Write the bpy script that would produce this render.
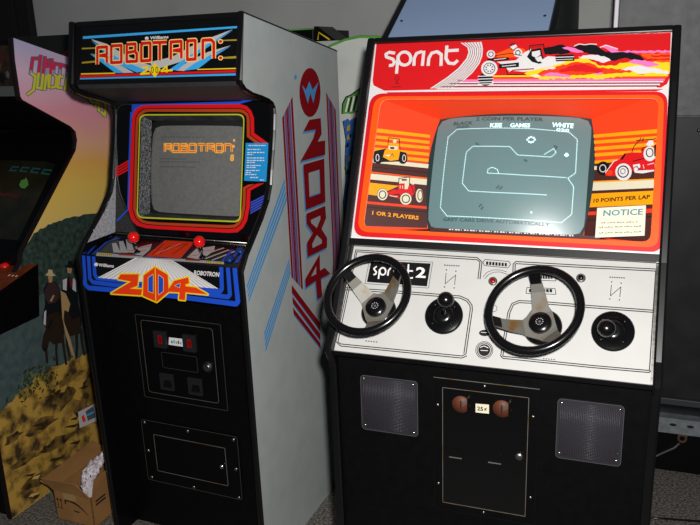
import bpy, bmesh, math, random
from mathutils import Vector, Matrix
for o in list(bpy.data.objects): bpy.data.objects.remove(o)
sc = bpy.context.scene
COL = sc.collection
random.seed(7)
# ---------------------------------------------------------------- camera, world, light, exposure
CAM_H, PITCH, ROLL, FPX = (1.6826,0.2719,-0.0362,746.4156)
cam = bpy.data.cameras.new('camera'); cam_o = bpy.data.objects.new('camera', cam); COL.objects.link(cam_o)
cam.sensor_width = 36; cam.sensor_fit = 'HORIZONTAL'; cam.lens = 36*FPX/700; cam.clip_start = .02
fw = Vector((0, math.cos(PITCH), -math.sin(PITCH))); rt0 = Vector((1, 0, 0)); up0 = rt0.cross(fw)
rt = rt0*math.cos(ROLL)+up0*math.sin(ROLL); up = up0*math.cos(ROLL)-rt0*math.sin(ROLL)
cam_rot = Matrix((rt, up, -fw)).transposed().to_4x4()
cam_o.matrix_world = Matrix.Translation((0, 0, CAM_H)) @ cam_rot
sc.camera = cam_o
world = bpy.data.worlds.new('room light'); sc.world = world; world.use_nodes = True
world.node_tree.nodes['Background'].inputs[0].default_value = (.75, .85, 1, 1)
world.node_tree.nodes['Background'].inputs[1].default_value = .06
fl = bpy.data.lights.new('camera_flash', 'SPOT'); fl.shadow_soft_size = .028; fl.spot_size = math.radians(150); fl.spot_blend = 1
fl.energy = 225; fl.color = (1, .98, .95)
fl_o = bpy.data.objects.new('camera_flash', fl); COL.objects.link(fl_o)
fl_o.matrix_world = Matrix.Translation(Vector((0, 0, CAM_H))+rt*.05+up*.105) @ cam_rot @ Matrix.Rotation(math.radians(-2), 4, 'Y')
sc.view_settings.view_transform = 'Standard'; sc.view_settings.look = 'None'
sc.view_settings.exposure = 0; sc.view_settings.gamma = 1
try: sc.view_settings.use_curve_mapping = False
except Exception: pass
# ---------------------------------------------------------------- materials
def lin(h):
    h = h.lstrip('#'); r = []
    for i in (0, 2, 4):
        c = int(h[i:i+2], 16)/255; r.append(c/12.92 if c <= .04045 else ((c+.055)/1.055)**2.4)
    return (*r, 1)
MATS = {}
def mat(name, col, rough=.5, metal=0, emit=0, coat=0, spec=.5):
    m = bpy.data.materials.new(name); m.use_nodes = True; b = m.node_tree.nodes['Principled BSDF']
    b.inputs['Base Color'].default_value = lin(col); b.inputs['Roughness'].default_value = rough; b.inputs['Metallic'].default_value = metal
    b.inputs['Specular IOR Level'].default_value = spec
    if coat: b.inputs['Coat Weight'].default_value = coat; b.inputs['Coat Roughness'].default_value = .06
    if emit: b.inputs['Emission Color'].default_value = lin(col); b.inputs['Emission Strength'].default_value = emit
    MATS[name] = m; return m
def N(m, t, **kw):
    n = m.node_tree.nodes.new(t)
    for k, v in kw.items():
        if k in n.inputs: n.inputs[k].default_value = v
        else: setattr(n, k, v)
    return n
def K(m, a, ao, b, bi): m.node_tree.links.new(a.outputs[ao], b.inputs[bi])
def noisy(name, c0, c1, scale=60, rough=.6, bump=0, detail=4, metal=0, lo=.35, hi=.65, spec=.5, stretch=None):
    m = mat(name, c0, rough, metal, spec=spec); b = m.node_tree.nodes['Principled BSDF']
    tc = N(m, 'ShaderNodeTexCoord'); mp = N(m, 'ShaderNodeMapping'); no = N(m, 'ShaderNodeTexNoise', Scale=scale, Detail=detail); cr = N(m, 'ShaderNodeValToRGB')
    if stretch: mp.inputs['Scale'].default_value = stretch
    K(m, tc, 'Object', mp, 'Vector'); K(m, mp, 'Vector', no, 'Vector'); K(m, no, 'Fac', cr, 'Fac'); K(m, cr, 'Color', b, 'Base Color')
    cr.color_ramp.elements[0].position = lo; cr.color_ramp.elements[1].position = hi
    cr.color_ramp.elements[0].color = lin(c0); cr.color_ramp.elements[1].color = lin(c1)
    if bump:
        bu = N(m, 'ShaderNodeBump', Strength=bump, Distance=.004); K(m, no, 'Fac', bu, 'Height'); K(m, bu, 'Normal', b, 'Normal')
    return m
PAL = dict(red='d8141a', darkred='8c1018', orange='ff5a06', orangered='ec3c12', orangeyellow='ffa300', yellow='f2d21c', lime='b8c02c', gold='a89028', flame='ffd478', crack='3a2a14', rocklight='d2b068',
    skyblue='3aa8e8', blue='1c4ec8', violetblue='3a50c0', sideblue='4f9ad6', navy='20206a', navyside='2c2470', sidemauve='7a5a96', cardblue='1f8fd0', rust='b0401a', grey='b9b9b9', palegrey='c4c0c6',
    white='e2dede', black='0c0c0d', pink='f07ac0', plum='5a2048', brown='4a2420', darkbrown='2a1412', cream='e0d8bc', ink='55565a', teal='4f8090', sidegrey='aeb4b4',
    titleblue='2c6a78', titlered='d8305a', titlemid='a8a0b8', titleyellow='dcd040', riderdark='15171a', horsebay='2c2018', riderbrown='3c2a2a', skin='b08a60', hat='c8b088', horsetan='b09060', maroon='702030')
for k_, v_ in PAL.items(): mat('print_'+k_, v_, .42, spec=.3)
mat('screenwhite', 'd4ffff', .4, emit=.75); mat('screendark', '3c5254', .4); mat('screenred', 'c04028', .4, emit=.3); mat('screengold', 'd8a03c', .4, emit=.42)
# black finishes
noisy('black_laminate', '040405', '070708', 40, .42, .02, spec=.2); mat('black_paint', '040405', .4, spec=.25); mat('black_plastic', '0a0a0b', .22, spec=.5); mat('black_edge', '0b0b0c', .3, spec=.5)
mat('black_gloss', '050506', .07, spec=.5)
noisy('grey_laminate', 'b0b7b6', 'b8bdbb', 14, .42, spec=.4)
noisy('wall_paint', 'b2b4b1', 'bcbebb', 3, .85, .05, detail=6)
noisy('charcoal_underside', '2c2d30', '343538', 30, .6)
noisy('textured_inner', '26272a', '8a8c90', 220, .4, .5, lo=.42, hi=.72)
noisy('inner_glare', '7c7e82', 'b8babe', 130, .42, .4, spec=.7, lo=.3, hi=.7)  # pale grey paints the flash glare on the cabinet's inner cheeks
mat('chrome', 'd8d8d8', .18, 1); noisy('brushed_steel', '8a8884', 'b4b2ae', 30, .34, metal=1, stretch=(1, 1, 6))
noisy('rusty_steel', '7a7872', '7a5a2c', 26, .5, metal=.4, lo=.5, hi=.68); mat('strip_metal', 'b4b0b6', .5, .3)
noisy('galvanized', '8f979c', 'aab2b6', 30, .45, metal=.7)
noisy('panel_white', 'b9b8b5', 'bfbebb', 8, .42, spec=.35)
mat('red_ball', 'e81410', .16, coat=.6); mat('red_lens', '96060c', .2); mat('blue_button', '14326a', .2)
noisy('speaker_mesh', '18161b', '222026', 260, .6); mat('rust_dial', '5a2c16', .6); mat('edge_line', '3c3b3a', .45); mat('frame_grey', '1e1e20', .4); mat('dull_rust', '4a3628', .7)
noisy('cardboard', '8e6436', '9a6e3e', 12, .8); mat('cardboard_inside', '7a552e', .85); mat('box_print', '231a14', .7); mat('packing_tape', 'a88858', .35)
noisy('bubble_wrap', 'b0a4ac', 'd4ccd2', 90, .3, .8); mat('white_paper', 'e4e2e0', .7)
noisy('vinyl_black', '242528', '4c4d50', 26, .5, .3, detail=12, spec=.5, lo=.3, hi=.75); noisy('case_smooth', '18181a', '242427', 9, .5, .1, detail=8, spec=.3); mat('dark_interior', '040404', .8)
noisy('dark_green_case', '121716', '171c1b', 12, .6); mat('maroon_black', '120a0b', .7)
mat('blue_grey_panel', 'a6bfe6', .35); mat('slate_side', '2f3436', .55); noisy('pale_side', 'bcbfba', 'c6c9c4', 10, .5); mat('green_edge', '58a03a', .4)
mat('art_green', '4e8c34', .5); mat('art_blue', '2c5a9c', .5); mat('dark_red_part', '8c1416', .5)
mat('print_funnel_red', 'f4441a', .42, spec=.3); mat('speaker_wire', '3c3840', .4, .3); mat('maroon_edge', '16080a', .4); mat('dim_red', '3c1410', .5); mat('dim_gold', '4a3618', .5)
m = noisy('concrete', '3c3936', '8a847c', 110, .85, .5, detail=9, lo=.38, hi=.68)
# sunset artwork printed on the far left machine's side
m = mat('sunset_sky', 'd0a0a0', .45); b = m.node_tree.nodes['Principled BSDF']
tc = N(m, 'ShaderNodeTexCoord'); sp = N(m, 'ShaderNodeSeparateXYZ'); no = N(m, 'ShaderNodeTexNoise', Scale=5, Detail=4); ma = N(m, 'ShaderNodeMath', operation='MULTIPLY_ADD'); mr = N(m, 'ShaderNodeMapRange'); cr = N(m, 'ShaderNodeValToRGB')
K(m, tc, 'Object', sp, 'Vector'); K(m, tc, 'Object', no, 'Vector'); ma.inputs[1].default_value = .14; K(m, no, 'Fac', ma, 0); K(m, sp, 'Z', ma, 2)
mr.inputs['From Min'].default_value = 1.1; mr.inputs['From Max'].default_value = 1.87; K(m, ma, 'Value', mr, 'Value'); K(m, mr, 'Result', cr, 'Fac'); K(m, cr, 'Color', b, 'Base Color')
el = cr.color_ramp.elements; el[0].position = 0; el[0].color = lin('e6c878'); el[1].position = 1; el[1].color = lin('a8b0d8')
for p_, c_ in ((.2, 'f0c860'), (.34, 'f0b45c'), (.46, 'eeb494'), (.6, 'ec9cac'), (.82, 'e0bcd0')):
    e_ = el.new(p_); e_.color = lin(c_)
noisy('hill_green', '1c2c2a', '3a4e44', 45, .6, detail=8); noisy('slate_scrub', '3a4c4e', '4c5e5c', 30, .6, detail=8)
noisy('rock_tan', '40301a', 'bc9440', 15, .6, detail=14, lo=.36, hi=.56); noisy('rock_shade', '20180e', '8a6a30', 22, .6, detail=8); mat('leaf_dark', '2c3418', .6); mat('leaf_light', '6a7030', .6)
noisy('screen_grey', '6a6a68', '727270', 80, .14, spec=.6); mat('screen_teal', '6c888a', .3, spec=.6, coat=.2); MATS['screen_teal'].node_tree.nodes['Principled BSDF'].inputs['Coat Roughness'].default_value = .13; noisy('screen_night', '141a14', '2c2618', 7, .15); mat('screen_border', '2a3a3c', .2)
mat('night_green', '4a7a3a', .4, emit=.12); mat('night_teal', '1f4a4c', .4, emit=.1); mat('night_red', '5a1a22', .4, emit=.08)
noisy('dim_picture', '0e0807', '2e1e10', 22, .5, detail=3); mat('dim_grey', '4c5450', .5); noisy('orange_deck', '6a2a10', '8a3a18', 20, .4); mat('deck_paper', '9a968e', .6)
g = bpy.data.materials.new('clear_pane'); g.use_nodes = True; MATS['clear_pane'] = g
nt = g.node_tree; nt.nodes.clear(); ou = nt.nodes.new('ShaderNodeOutputMaterial'); mx = nt.nodes.new('ShaderNodeMixShader'); tr = nt.nodes.new('ShaderNodeBsdfTransparent'); gl = nt.nodes.new('ShaderNodeBsdfGlossy')
gl.inputs['Roughness'].default_value = .03; mx.inputs[0].default_value = .035
nt.links.new(tr.outputs[0], mx.inputs[1]); nt.links.new(gl.outputs[0], mx.inputs[2]); nt.links.new(mx.outputs[0], ou.inputs[0])
def M_(n): return MATS[n] if n in MATS else MATS['print_'+n]
# ---------------------------------------------------------------- mesh helpers
class Fr:                                    # a flat frame: origin, two axes, outward normal
    def __init__(s, O, e1, e2, toward):
        s.O = Vector(O); s.a = Vector(e1).normalized(); b = Vector(e2); s.b = (b-s.a*b.dot(s.a)).normalized()
        s.n = s.a.cross(s.b)
        if s.n.dot(Vector(toward)-s.O) < 0: s.n = -s.n
    def at(s, a, b, h=0): return s.O+s.a*a+s.b*b+s.n*h
class MB:
    def __init__(s): s.v = []; s.f = []; s.m = []; s.s = []
    def add(s, vs, fs, mt, sm=False):
        o = len(s.v); s.v += [Vector(v) for v in vs]
        for f in fs: s.f.append([i+o for i in f]); s.m.append(mt); s.s.append(sm)
    def box(s, a, b, mt):
        x0, y0, z0 = a; x1, y1, z1 = b
        s.add([(x0,y0,z0),(x1,y0,z0),(x1,y1,z0),(x0,y1,z0),(x0,y0,z1),(x1,y0,z1),(x1,y1,z1),(x0,y1,z1)], [(3,2,1,0),(4,5,6,7),(0,1,5,4),(1,2,6,5),(2,3,7,6),(3,0,4,7)], mt); return s
    def loft(s, A, B, mt, cap=True, sm=False):
        n = len(A); f = [(i, (i+1) % n, n+(i+1) % n, n+i) for i in range(n)]
        s.add(list(A)+list(B), f, mt, sm)
        if cap: s.add(A, [tuple(range(n))[::-1]], mt); s.add(B, [tuple(range(n))], mt)
        return s
    def prism(s, prof, u0, u1, mt): return s.loft([(u0, v, z) for v, z in prof], [(u1, v, z) for v, z in prof], mt)
    def plate(s, F, pts, h0, h1, mt): return s.loft([F.at(a, b, h0) for a, b in pts], [F.at(a, b, h1) for a, b in pts], mt)
    def frame(s, F, outer, inner, h0, h1, mt, mi=None):          # plate with a hole
        n = len(outer)
        V = [F.at(a, b, h1) for a, b in outer]+[F.at(a, b, h1) for a, b in inner]+[F.at(a, b, h0) for a, b in outer]+[F.at(a, b, h0) for a, b in inner]
        f = []
        for i in range(n):
            j = (i+1) % n
            f += [(i, j, n+j, n+i), (2*n+j, 2*n+i, 3*n+i, 3*n+j), (j, i, 2*n+i, 2*n+j)]
        s.add(V, f, mt); s.add(V, [(n+i, n+(i+1) % n, 3*n+(i+1) % n, 3*n+i) for i in range(n)], mi or mt); return s
    def ringpts(s, c, ax, r, n):
        ax = Vector(ax).normalized(); x = ax.orthogonal().normalized(); y = ax.cross(x); c = Vector(c)
        return [c+x*r*math.cos(2*math.pi*i/n)+y*r*math.sin(2*math.pi*i/n) for i in range(n)]
    def lathe(s, c, ax, prof, mt, n=24, sm=True):       # prof: (radius, height) pairs along the axis
        c = Vector(c); ax = Vector(ax).normalized(); R = [s.ringpts(c+ax*h, ax, max(r, 1e-5), n) for r, h in prof]
        vs = [p for r in R for p in r]; f = []
        for k in range(len(R)-1):
            for i in range(n): f.append((k*n+i, k*n+(i+1) % n, (k+1)*n+(i+1) % n, (k+1)*n+i))
        s.add(vs, f, mt, sm); s.add(R[0], [tuple(range(n))[::-1]], mt); s.add(R[-1], [tuple(range(n))], mt); return s
    def tube(s, pts, r, mt, n=10, closed=False):
        P = [Vector(p) for p in pts]; R = []; prev = None
        for i, p in enumerate(P):
            t = (P[(i+1) % len(P)]-P[i-1]) if closed else (P[min(i+1, len(P)-1)]-P[max(i-1, 0)])
            t.normalize(); x = (prev-t*prev.dot(t)) if prev is not None else t.orthogonal(); x.normalize(); prev = x; y = t.cross(x)
            R.append([p+x*r*math.cos(2*math.pi*k/n)+y*r*math.sin(2*math.pi*k/n) for k in range(n)])
        m_ = len(R); f = []
        for i in range(m_ if closed else m_-1):
            for k in range(n): f.append((i*n+k, i*n+(k+1) % n, ((i+1) % m_)*n+(k+1) % n, ((i+1) % m_)*n+k))
        s.add([q for r_ in R for q in r_], f, mt, True)
        if not closed: s.add(R[0], [tuple(range(n))[::-1]], mt); s.add(R[-1], [tuple(range(n))], mt)
        return s
    def ball(s, c, r, mt, n=20, ax=(0, 0, 1)):
        k = n//2; return s.lathe(c, ax, [(r*math.sin(math.pi*i/k), -r*math.cos(math.pi*i/k)) for i in range(k+1)], mt, n)
    def edge(s, prof, u, t, mt, closed=False, out=.004):   # rounded edge moulding along a side panel's outline
        P = [Vector((0, v, z)) for v, z in prof]; n = len(P); R = []
        for i in range(n):
            a = P[max(i-1, 0)]; b_ = P[min(i+1, n-1)]; d = (b_-a).normalized(); nn = Vector((0, -d.z, d.y)) if True else None
            R.append([P[i]+Vector((du, 0, 0))+nn*h for du, h in ((u-.0012, -.003), (u-.0012, .001), (u+t*.2, out), (u+t*.8, out), (u+t+.0012, .001), (u+t+.0012, -.003))])
        k = 6; f = []
        for i in range(n-1):
            for j in range(k): f.append((i*k+j, i*k+(j+1) % k, (i+1)*k+(j+1) % k, (i+1)*k+j))
        s.add([q for r in R for q in r], f, mt, False); s.add(R[0], [tuple(range(k))], mt); s.add(R[-1], [tuple(range(k))], mt); return s
    def art(s, F, items, base=.0004, step=.00018, lift=None):
        for i_, it in enumerate(items):
            c, l, k = it[0], it[1], it[2]; h = base+step*l+(i_ % 9)*1e-5
            if k == 'P': s.add([F.at(a*1e-4, b*1e-4, h) for a, b in it[3]], [tuple(range(len(it[3])))], c)
            elif k == 'L':
                pts = [Vector((a*1e-4, b*1e-4)) for a, b in it[3]]; w = it[4]*.5e-4; n = len(pts); cl = it[5]
                for i in range(n if cl else n-1):
                    p, q = pts[i], pts[(i+1) % n]; d = q-p
                    if d.length < 1e-6: continue
                    d.normalize(); o = Vector((-d.y, d.x))*w
                    if lift: h = base+step*l+lift(p.x, p.y)
                    g_ = h+(i % 3)*4e-6
                    s.add([F.at(*(p+o), g_), F.at(*(q+o), g_), F.at(*(q-o), g_), F.at(*(p-o), g_)], [(0, 1, 2, 3)], c)
                if w > .0009:
                    for i, p in enumerate(pts):
                        if not cl and i in (0, n-1): continue
                        s.add([F.at(p.x+w*math.cos(t*math.pi/4), p.y+w*math.sin(t*math.pi/4), h-5e-6-(i % 3)*4e-6) for t in range(8)], [tuple(range(8))], c)
            else: s.text(F, it[3], c, it[4], it[5], it[6], h)
        return s
    def text(s, F, txt, c, bl, br, tl, h, k=1e-4, lift=None):
        V, f = glyphs(txt); bl = Vector(bl)*k; x = Vector(br)*k-bl; y = Vector(tl)*k-bl
        P = [bl+x*a+y*b for a, b in V]
        s.add([F.at(p.x, p.y, (lift(p.x, p.y) if lift else 0)+h) for p in P], f, c)
    def build(s, name, parent=None, label=None, bevel=0, off=(0, 0, 0), kind=None):
        me = bpy.data.meshes.new(name); of = Vector(off)
        me.from_pydata([v-of for v in s.v], [], s.f)
        slots = []
        for mt in s.m:
            if mt not in slots: slots.append(mt); me.materials.append(M_(mt))
        me.polygons.foreach_set('material_index', [slots.index(mt) for mt in s.m]); me.polygons.foreach_set('use_smooth', s.s)
        bm = bmesh.new(); bm.from_mesh(me); bmesh.ops.remove_doubles(bm, verts=bm.verts, dist=1e-6); bmesh.ops.recalc_face_normals(bm, faces=bm.faces); bm.to_mesh(me); bm.free()
        o = bpy.data.objects.new(name, me); COL.objects.link(o)
        if parent is not None: o.parent = parent
        if label: o['label'] = label
        if kind: o['kind'] = kind
        if bevel:
            bv = o.modifiers.new('soft edges', 'BEVEL'); bv.width = bevel; bv.segments = 2; bv.limit_method = 'ANGLE'
        return o
_gl = {}
def glyphs(txt):
    if txt not in _gl:
        cu = bpy.data.curves.new('t', 'FONT'); cu.body = txt; cu.resolution_u = 2; cu.offset = .028; o = bpy.data.objects.new('t', cu); COL.objects.link(o)
        me = bpy.data.meshes.new_from_object(o.evaluated_get(bpy.context.evaluated_depsgraph_get()))
        V = [(v.co.x, v.co.y) for v in me.vertices]; f = [tuple(p.vertices) for p in me.polygons]
        x0, x1 = min(v[0] for v in V), max(v[0] for v in V); y0, y1 = min(v[1] for v in V), max(v[1] for v in V)
        _gl[txt] = ([((x-x0)/(x1-x0), (y-y0)/(y1-y0)) for x, y in V], f)
        bpy.data.objects.remove(o); bpy.data.curves.remove(cu); bpy.data.meshes.remove(me)
    return _gl[txt]
def rrect(a0, b0, a1, b1, r, n=4):
    P = []
    for cx, cy, t in ((a1-r, b1-r, 0), (a0+r, b1-r, 90), (a0+r, b0+r, 180), (a1-r, b0+r, 270)):
        for k in range(n+1): P.append((cx+r*math.cos(math.radians(t+90*k/n)), cy+r*math.sin(math.radians(t+90*k/n))))
    return P
class Thing:
    """an Empty at a thing's base; its parts are given in the thing's own axes (u right, v back, z up)"""
    def __init__(s, name, pose, off, label, cat, group=None):
        x, y, a = pose; c, sn = math.cos(a), math.sin(a); s.off = Vector(off)
        e = bpy.data.objects.new(name, None); COL.objects.link(e); e.empty_display_size = .1
        e.location = (x+off[0]*c-off[1]*sn, y+off[0]*sn+off[1]*c, off[2]); e.rotation_euler = (0, 0, a)
        e['label'] = label; e['category'] = cat
        if group: e['group'] = group
        s.e = e
    def part(s, name, mb, parent=None, label=None, bevel=0): return mb.build(name, parent or s.e, label, bevel, s.off)
def put(name, pose, off, mb, label=None, cat=None, kind=None, group=None, bevel=0):
    o = mb.build(name, None, label, bevel, off, kind); x, y, a = pose; c, sn = math.cos(a), math.sin(a)
    o.location = (x+off[0]*c-off[1]*sn, y+off[0]*sn+off[1]*c, off[2]); o.rotation_euler = (0, 0, a)
    if cat: o['category'] = cat
    if group: o['group'] = group
    return o
RP = (-0.9081,2.3927,-0.4056); SP = (-0.0619,1.7987,-0.3622)          # where the two machines stand: x, y, turn
RW, SW = 0.6379, 0.7946           # their widths
CR_, CS_ = (1.7785,-1.8403,1.6826), (0.6953,-1.66,1.6826)     # points in front of them, used to turn printed faces outward
POS = {'coin_door': [(1610,8218),(4551,8343),(4384,5796),(1605,5689)],'coin_frame': [(1383,8500),(4803,8466),(4808,5475),(1050,5279)],'coin_btns': [(2423,7745),(3604,7750)],'coin_label': [(2752,7837),(3329,7845),(3289,7561),(2702,7565)],'coin_plate': [(2377,7232),(3829,7288),(3793,6712),(2351,6669)],'coin_lock': [(4210,6959)],'coin_cups': [(2492,6178),(3644,6173)],'coin_bolts': [(3033,8419),(1447,7004),(4678,6977),(3064,5559)],'svc_frame': [(1154,4499),(5064,4482),(5140,2129),(1062,1971)],'svc_door': [(1566,3987),(4557,3956),(4580,2485),(1620,2520)],'svc_lock': [(4374,3226)],'svc_bolts': [(1234,4382),(3077,4356),(4933,4359),(1261,3263),(4938,3236),(1275,2170),(3102,2146),(4955,2123)],'joy': [(2087,1216),(4584,1188)],'pbtn': [(5567,524),(5563,1171)],'fn': [-0.0,-0.8962,0.4436],'OW': [[0.046,0.3198,1.5641],[0.76,0.3198,1.5641],[0.76,0.1548,1.2307],[0.046,0.1548,1.2307]],'IW': [[0.203,0.3733,1.5019],[0.601,0.3733,1.5019],[0.601,0.2362,1.225],[0.203,0.2362,1.225]],'scr': [([(2354,2617),(2581,2403),(3866,2408),(4591,2424),(5107,2457),(5489,2480),(5704,2673),(5725,3572),(5550,3726),(5707,3928),(5705,4629),(5474,4861),(3883,4844),(2545,4809),(2347,4590),(2347,3610)],1),([(5054,4186),(3832,4178),(3087,4147),(2894,3939),(2912,3087),(3068,2917),(4051,2933),(4269,3163),(5104,3188),(5219,3057),(5148,2955),(4910,3142)],0),([(3819,3639),(3778,3556),(3640,3502),(3544,3558),(3534,3662),(4445,3699),(5518,3709)],0)],'scrtxt': [('KEE','screenwhite',[(3470,2379),(3783,2385),(3470,2259)]),('GAMES','screenwhite',[(3997,2386),(4510,2389),(3998,2266)]),('WHITE','screenwhite',[(5048,2357),(5580,2365),(5056,2224)]),('020','screenwhite',[(5172,2468),(5489,2480),(5171,2381)]),('2 COIN PER PLAYER','screendark',[(3072,2176),(4829,2203),(3066,2068)]),('BLACK','screendark',[(2456,2280),(2993,2279),(2464,2180)]),('020','screendark',[(2555,2371),(2898,2367),(2553,2302)]),('GREY CARS DRIVE AUTOMATICALLY','screendark',[(2448,4945),(5203,4985),(2448,4850)])],'scrdot': [('screenwhite',(4477,2732)),('screenwhite',(4511,2680)),('screenwhite',(4567,2657)),('screenwhite',(4627,2677)),('screenwhite',(4664,2727)),('screenwhite',(4624,2785)),('screenwhite',(4574,2808)),('screenwhite',(4521,2788)),('screenwhite',(5443,3113)),('screenwhite',(5472,3076)),('screenwhite',(5505,3109)),('screenwhite',(5476,3138)),('screenwhite',(5474,3111)),('screenwhite',(4728,4653)),('screendark',(3821,4050)),('screendark',(3858,4008)),('screendark',(3903,4075)),('screendark',(3939,4034)),('screendark',(3407,4544)),('screendark',(3444,4503)),('screendark',(3490,4570)),('screendark',(3466,4610)),('screendark',(4462,3291)),('screendark',(4503,3318)),('screendark',(5168,2884)),('screendark',(5220,2909)),('screendark',(5199,2953)),('screendark',(3163,2839)),('screendark',(3208,2869))],'sbtn': [(4011,724),(6069,492)],'grL': [(784,8825),(2292,8830),(2315,7297),(784,7282)],'grLs': [(877,8734),(2199,8726),(878,7407),(2211,7390)],'grR': [(5738,8797),(7224,8834),(7221,7306),(5736,7269)],'grRs': [(5831,8721),(7130,8726),(5828,7400),(7124,7412)],'sd_frame': [(2730,9013),(5285,9010),(5337,5396),(2737,5153)],'sd_door': [(2950,8763),(5065,8768),(5083,5498),(2990,5495)],'sd_slots': [(3428,8360),(4437,8381)],'sd_label': [(3789,8427),(4118,8443),(4122,8201),(3791,8192)],'sd_bolts': [(4007,8928),(2836,8270),(5183,8278),(2849,6044),(5186,6070),(4028,5412),(3171,5056)],'sd_cups': [(3294,6988),(4286,7003)],'sd_lock': [(4880,7152)],'sunprof': [(3083,17843),(2996,17053),(3016,15725),(3086,15593),(5353,14392),(5594,14166),(5607,13841),(5460,13452),(1988,10032),(1867,9671),(1818,8167)],'sunlow': [(-477,2964),(-541,-241)],'suntop': [(3083,17843),(5859,17072)],'sunsticker': [(3592,2576),(4690,2475),(4546,1687),(3561,1840)],'sunhill': [(2739,10639),(3453,10744),(4187,10801),(4939,10786),(6202,10694)],'sunrock': [(-196,4359),(844,4747),(2200,5094),(3570,4968),(4884,4901)],'sunbush': [(1752,5495)],'rscr': [(':','screengold',[(4598,1556),(4666,1555),(4588,1257)]),('8','screengold',[(4528,1994),(4665,1991),(4528,1765)])],'rlines': [[(1719,1950),(2864,1948)],[(1721,2052),(3425,2036)],[(1725,2222),(3271,2206)],[(1701,1203),(3559,1207)]],'sunblob': [(-6685,2087),(-6713,1866),(-6560,1774),(-6567,1688),(-6381,1854),(-6249,2044),(-6328,2242),(-6525,2227)],'suntext': [(-6296,1269),(-5215,1297),(-6330,957)],'suntext2': [(-7552,2675),(-6821,2519),(-7671,2472)]}
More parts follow.
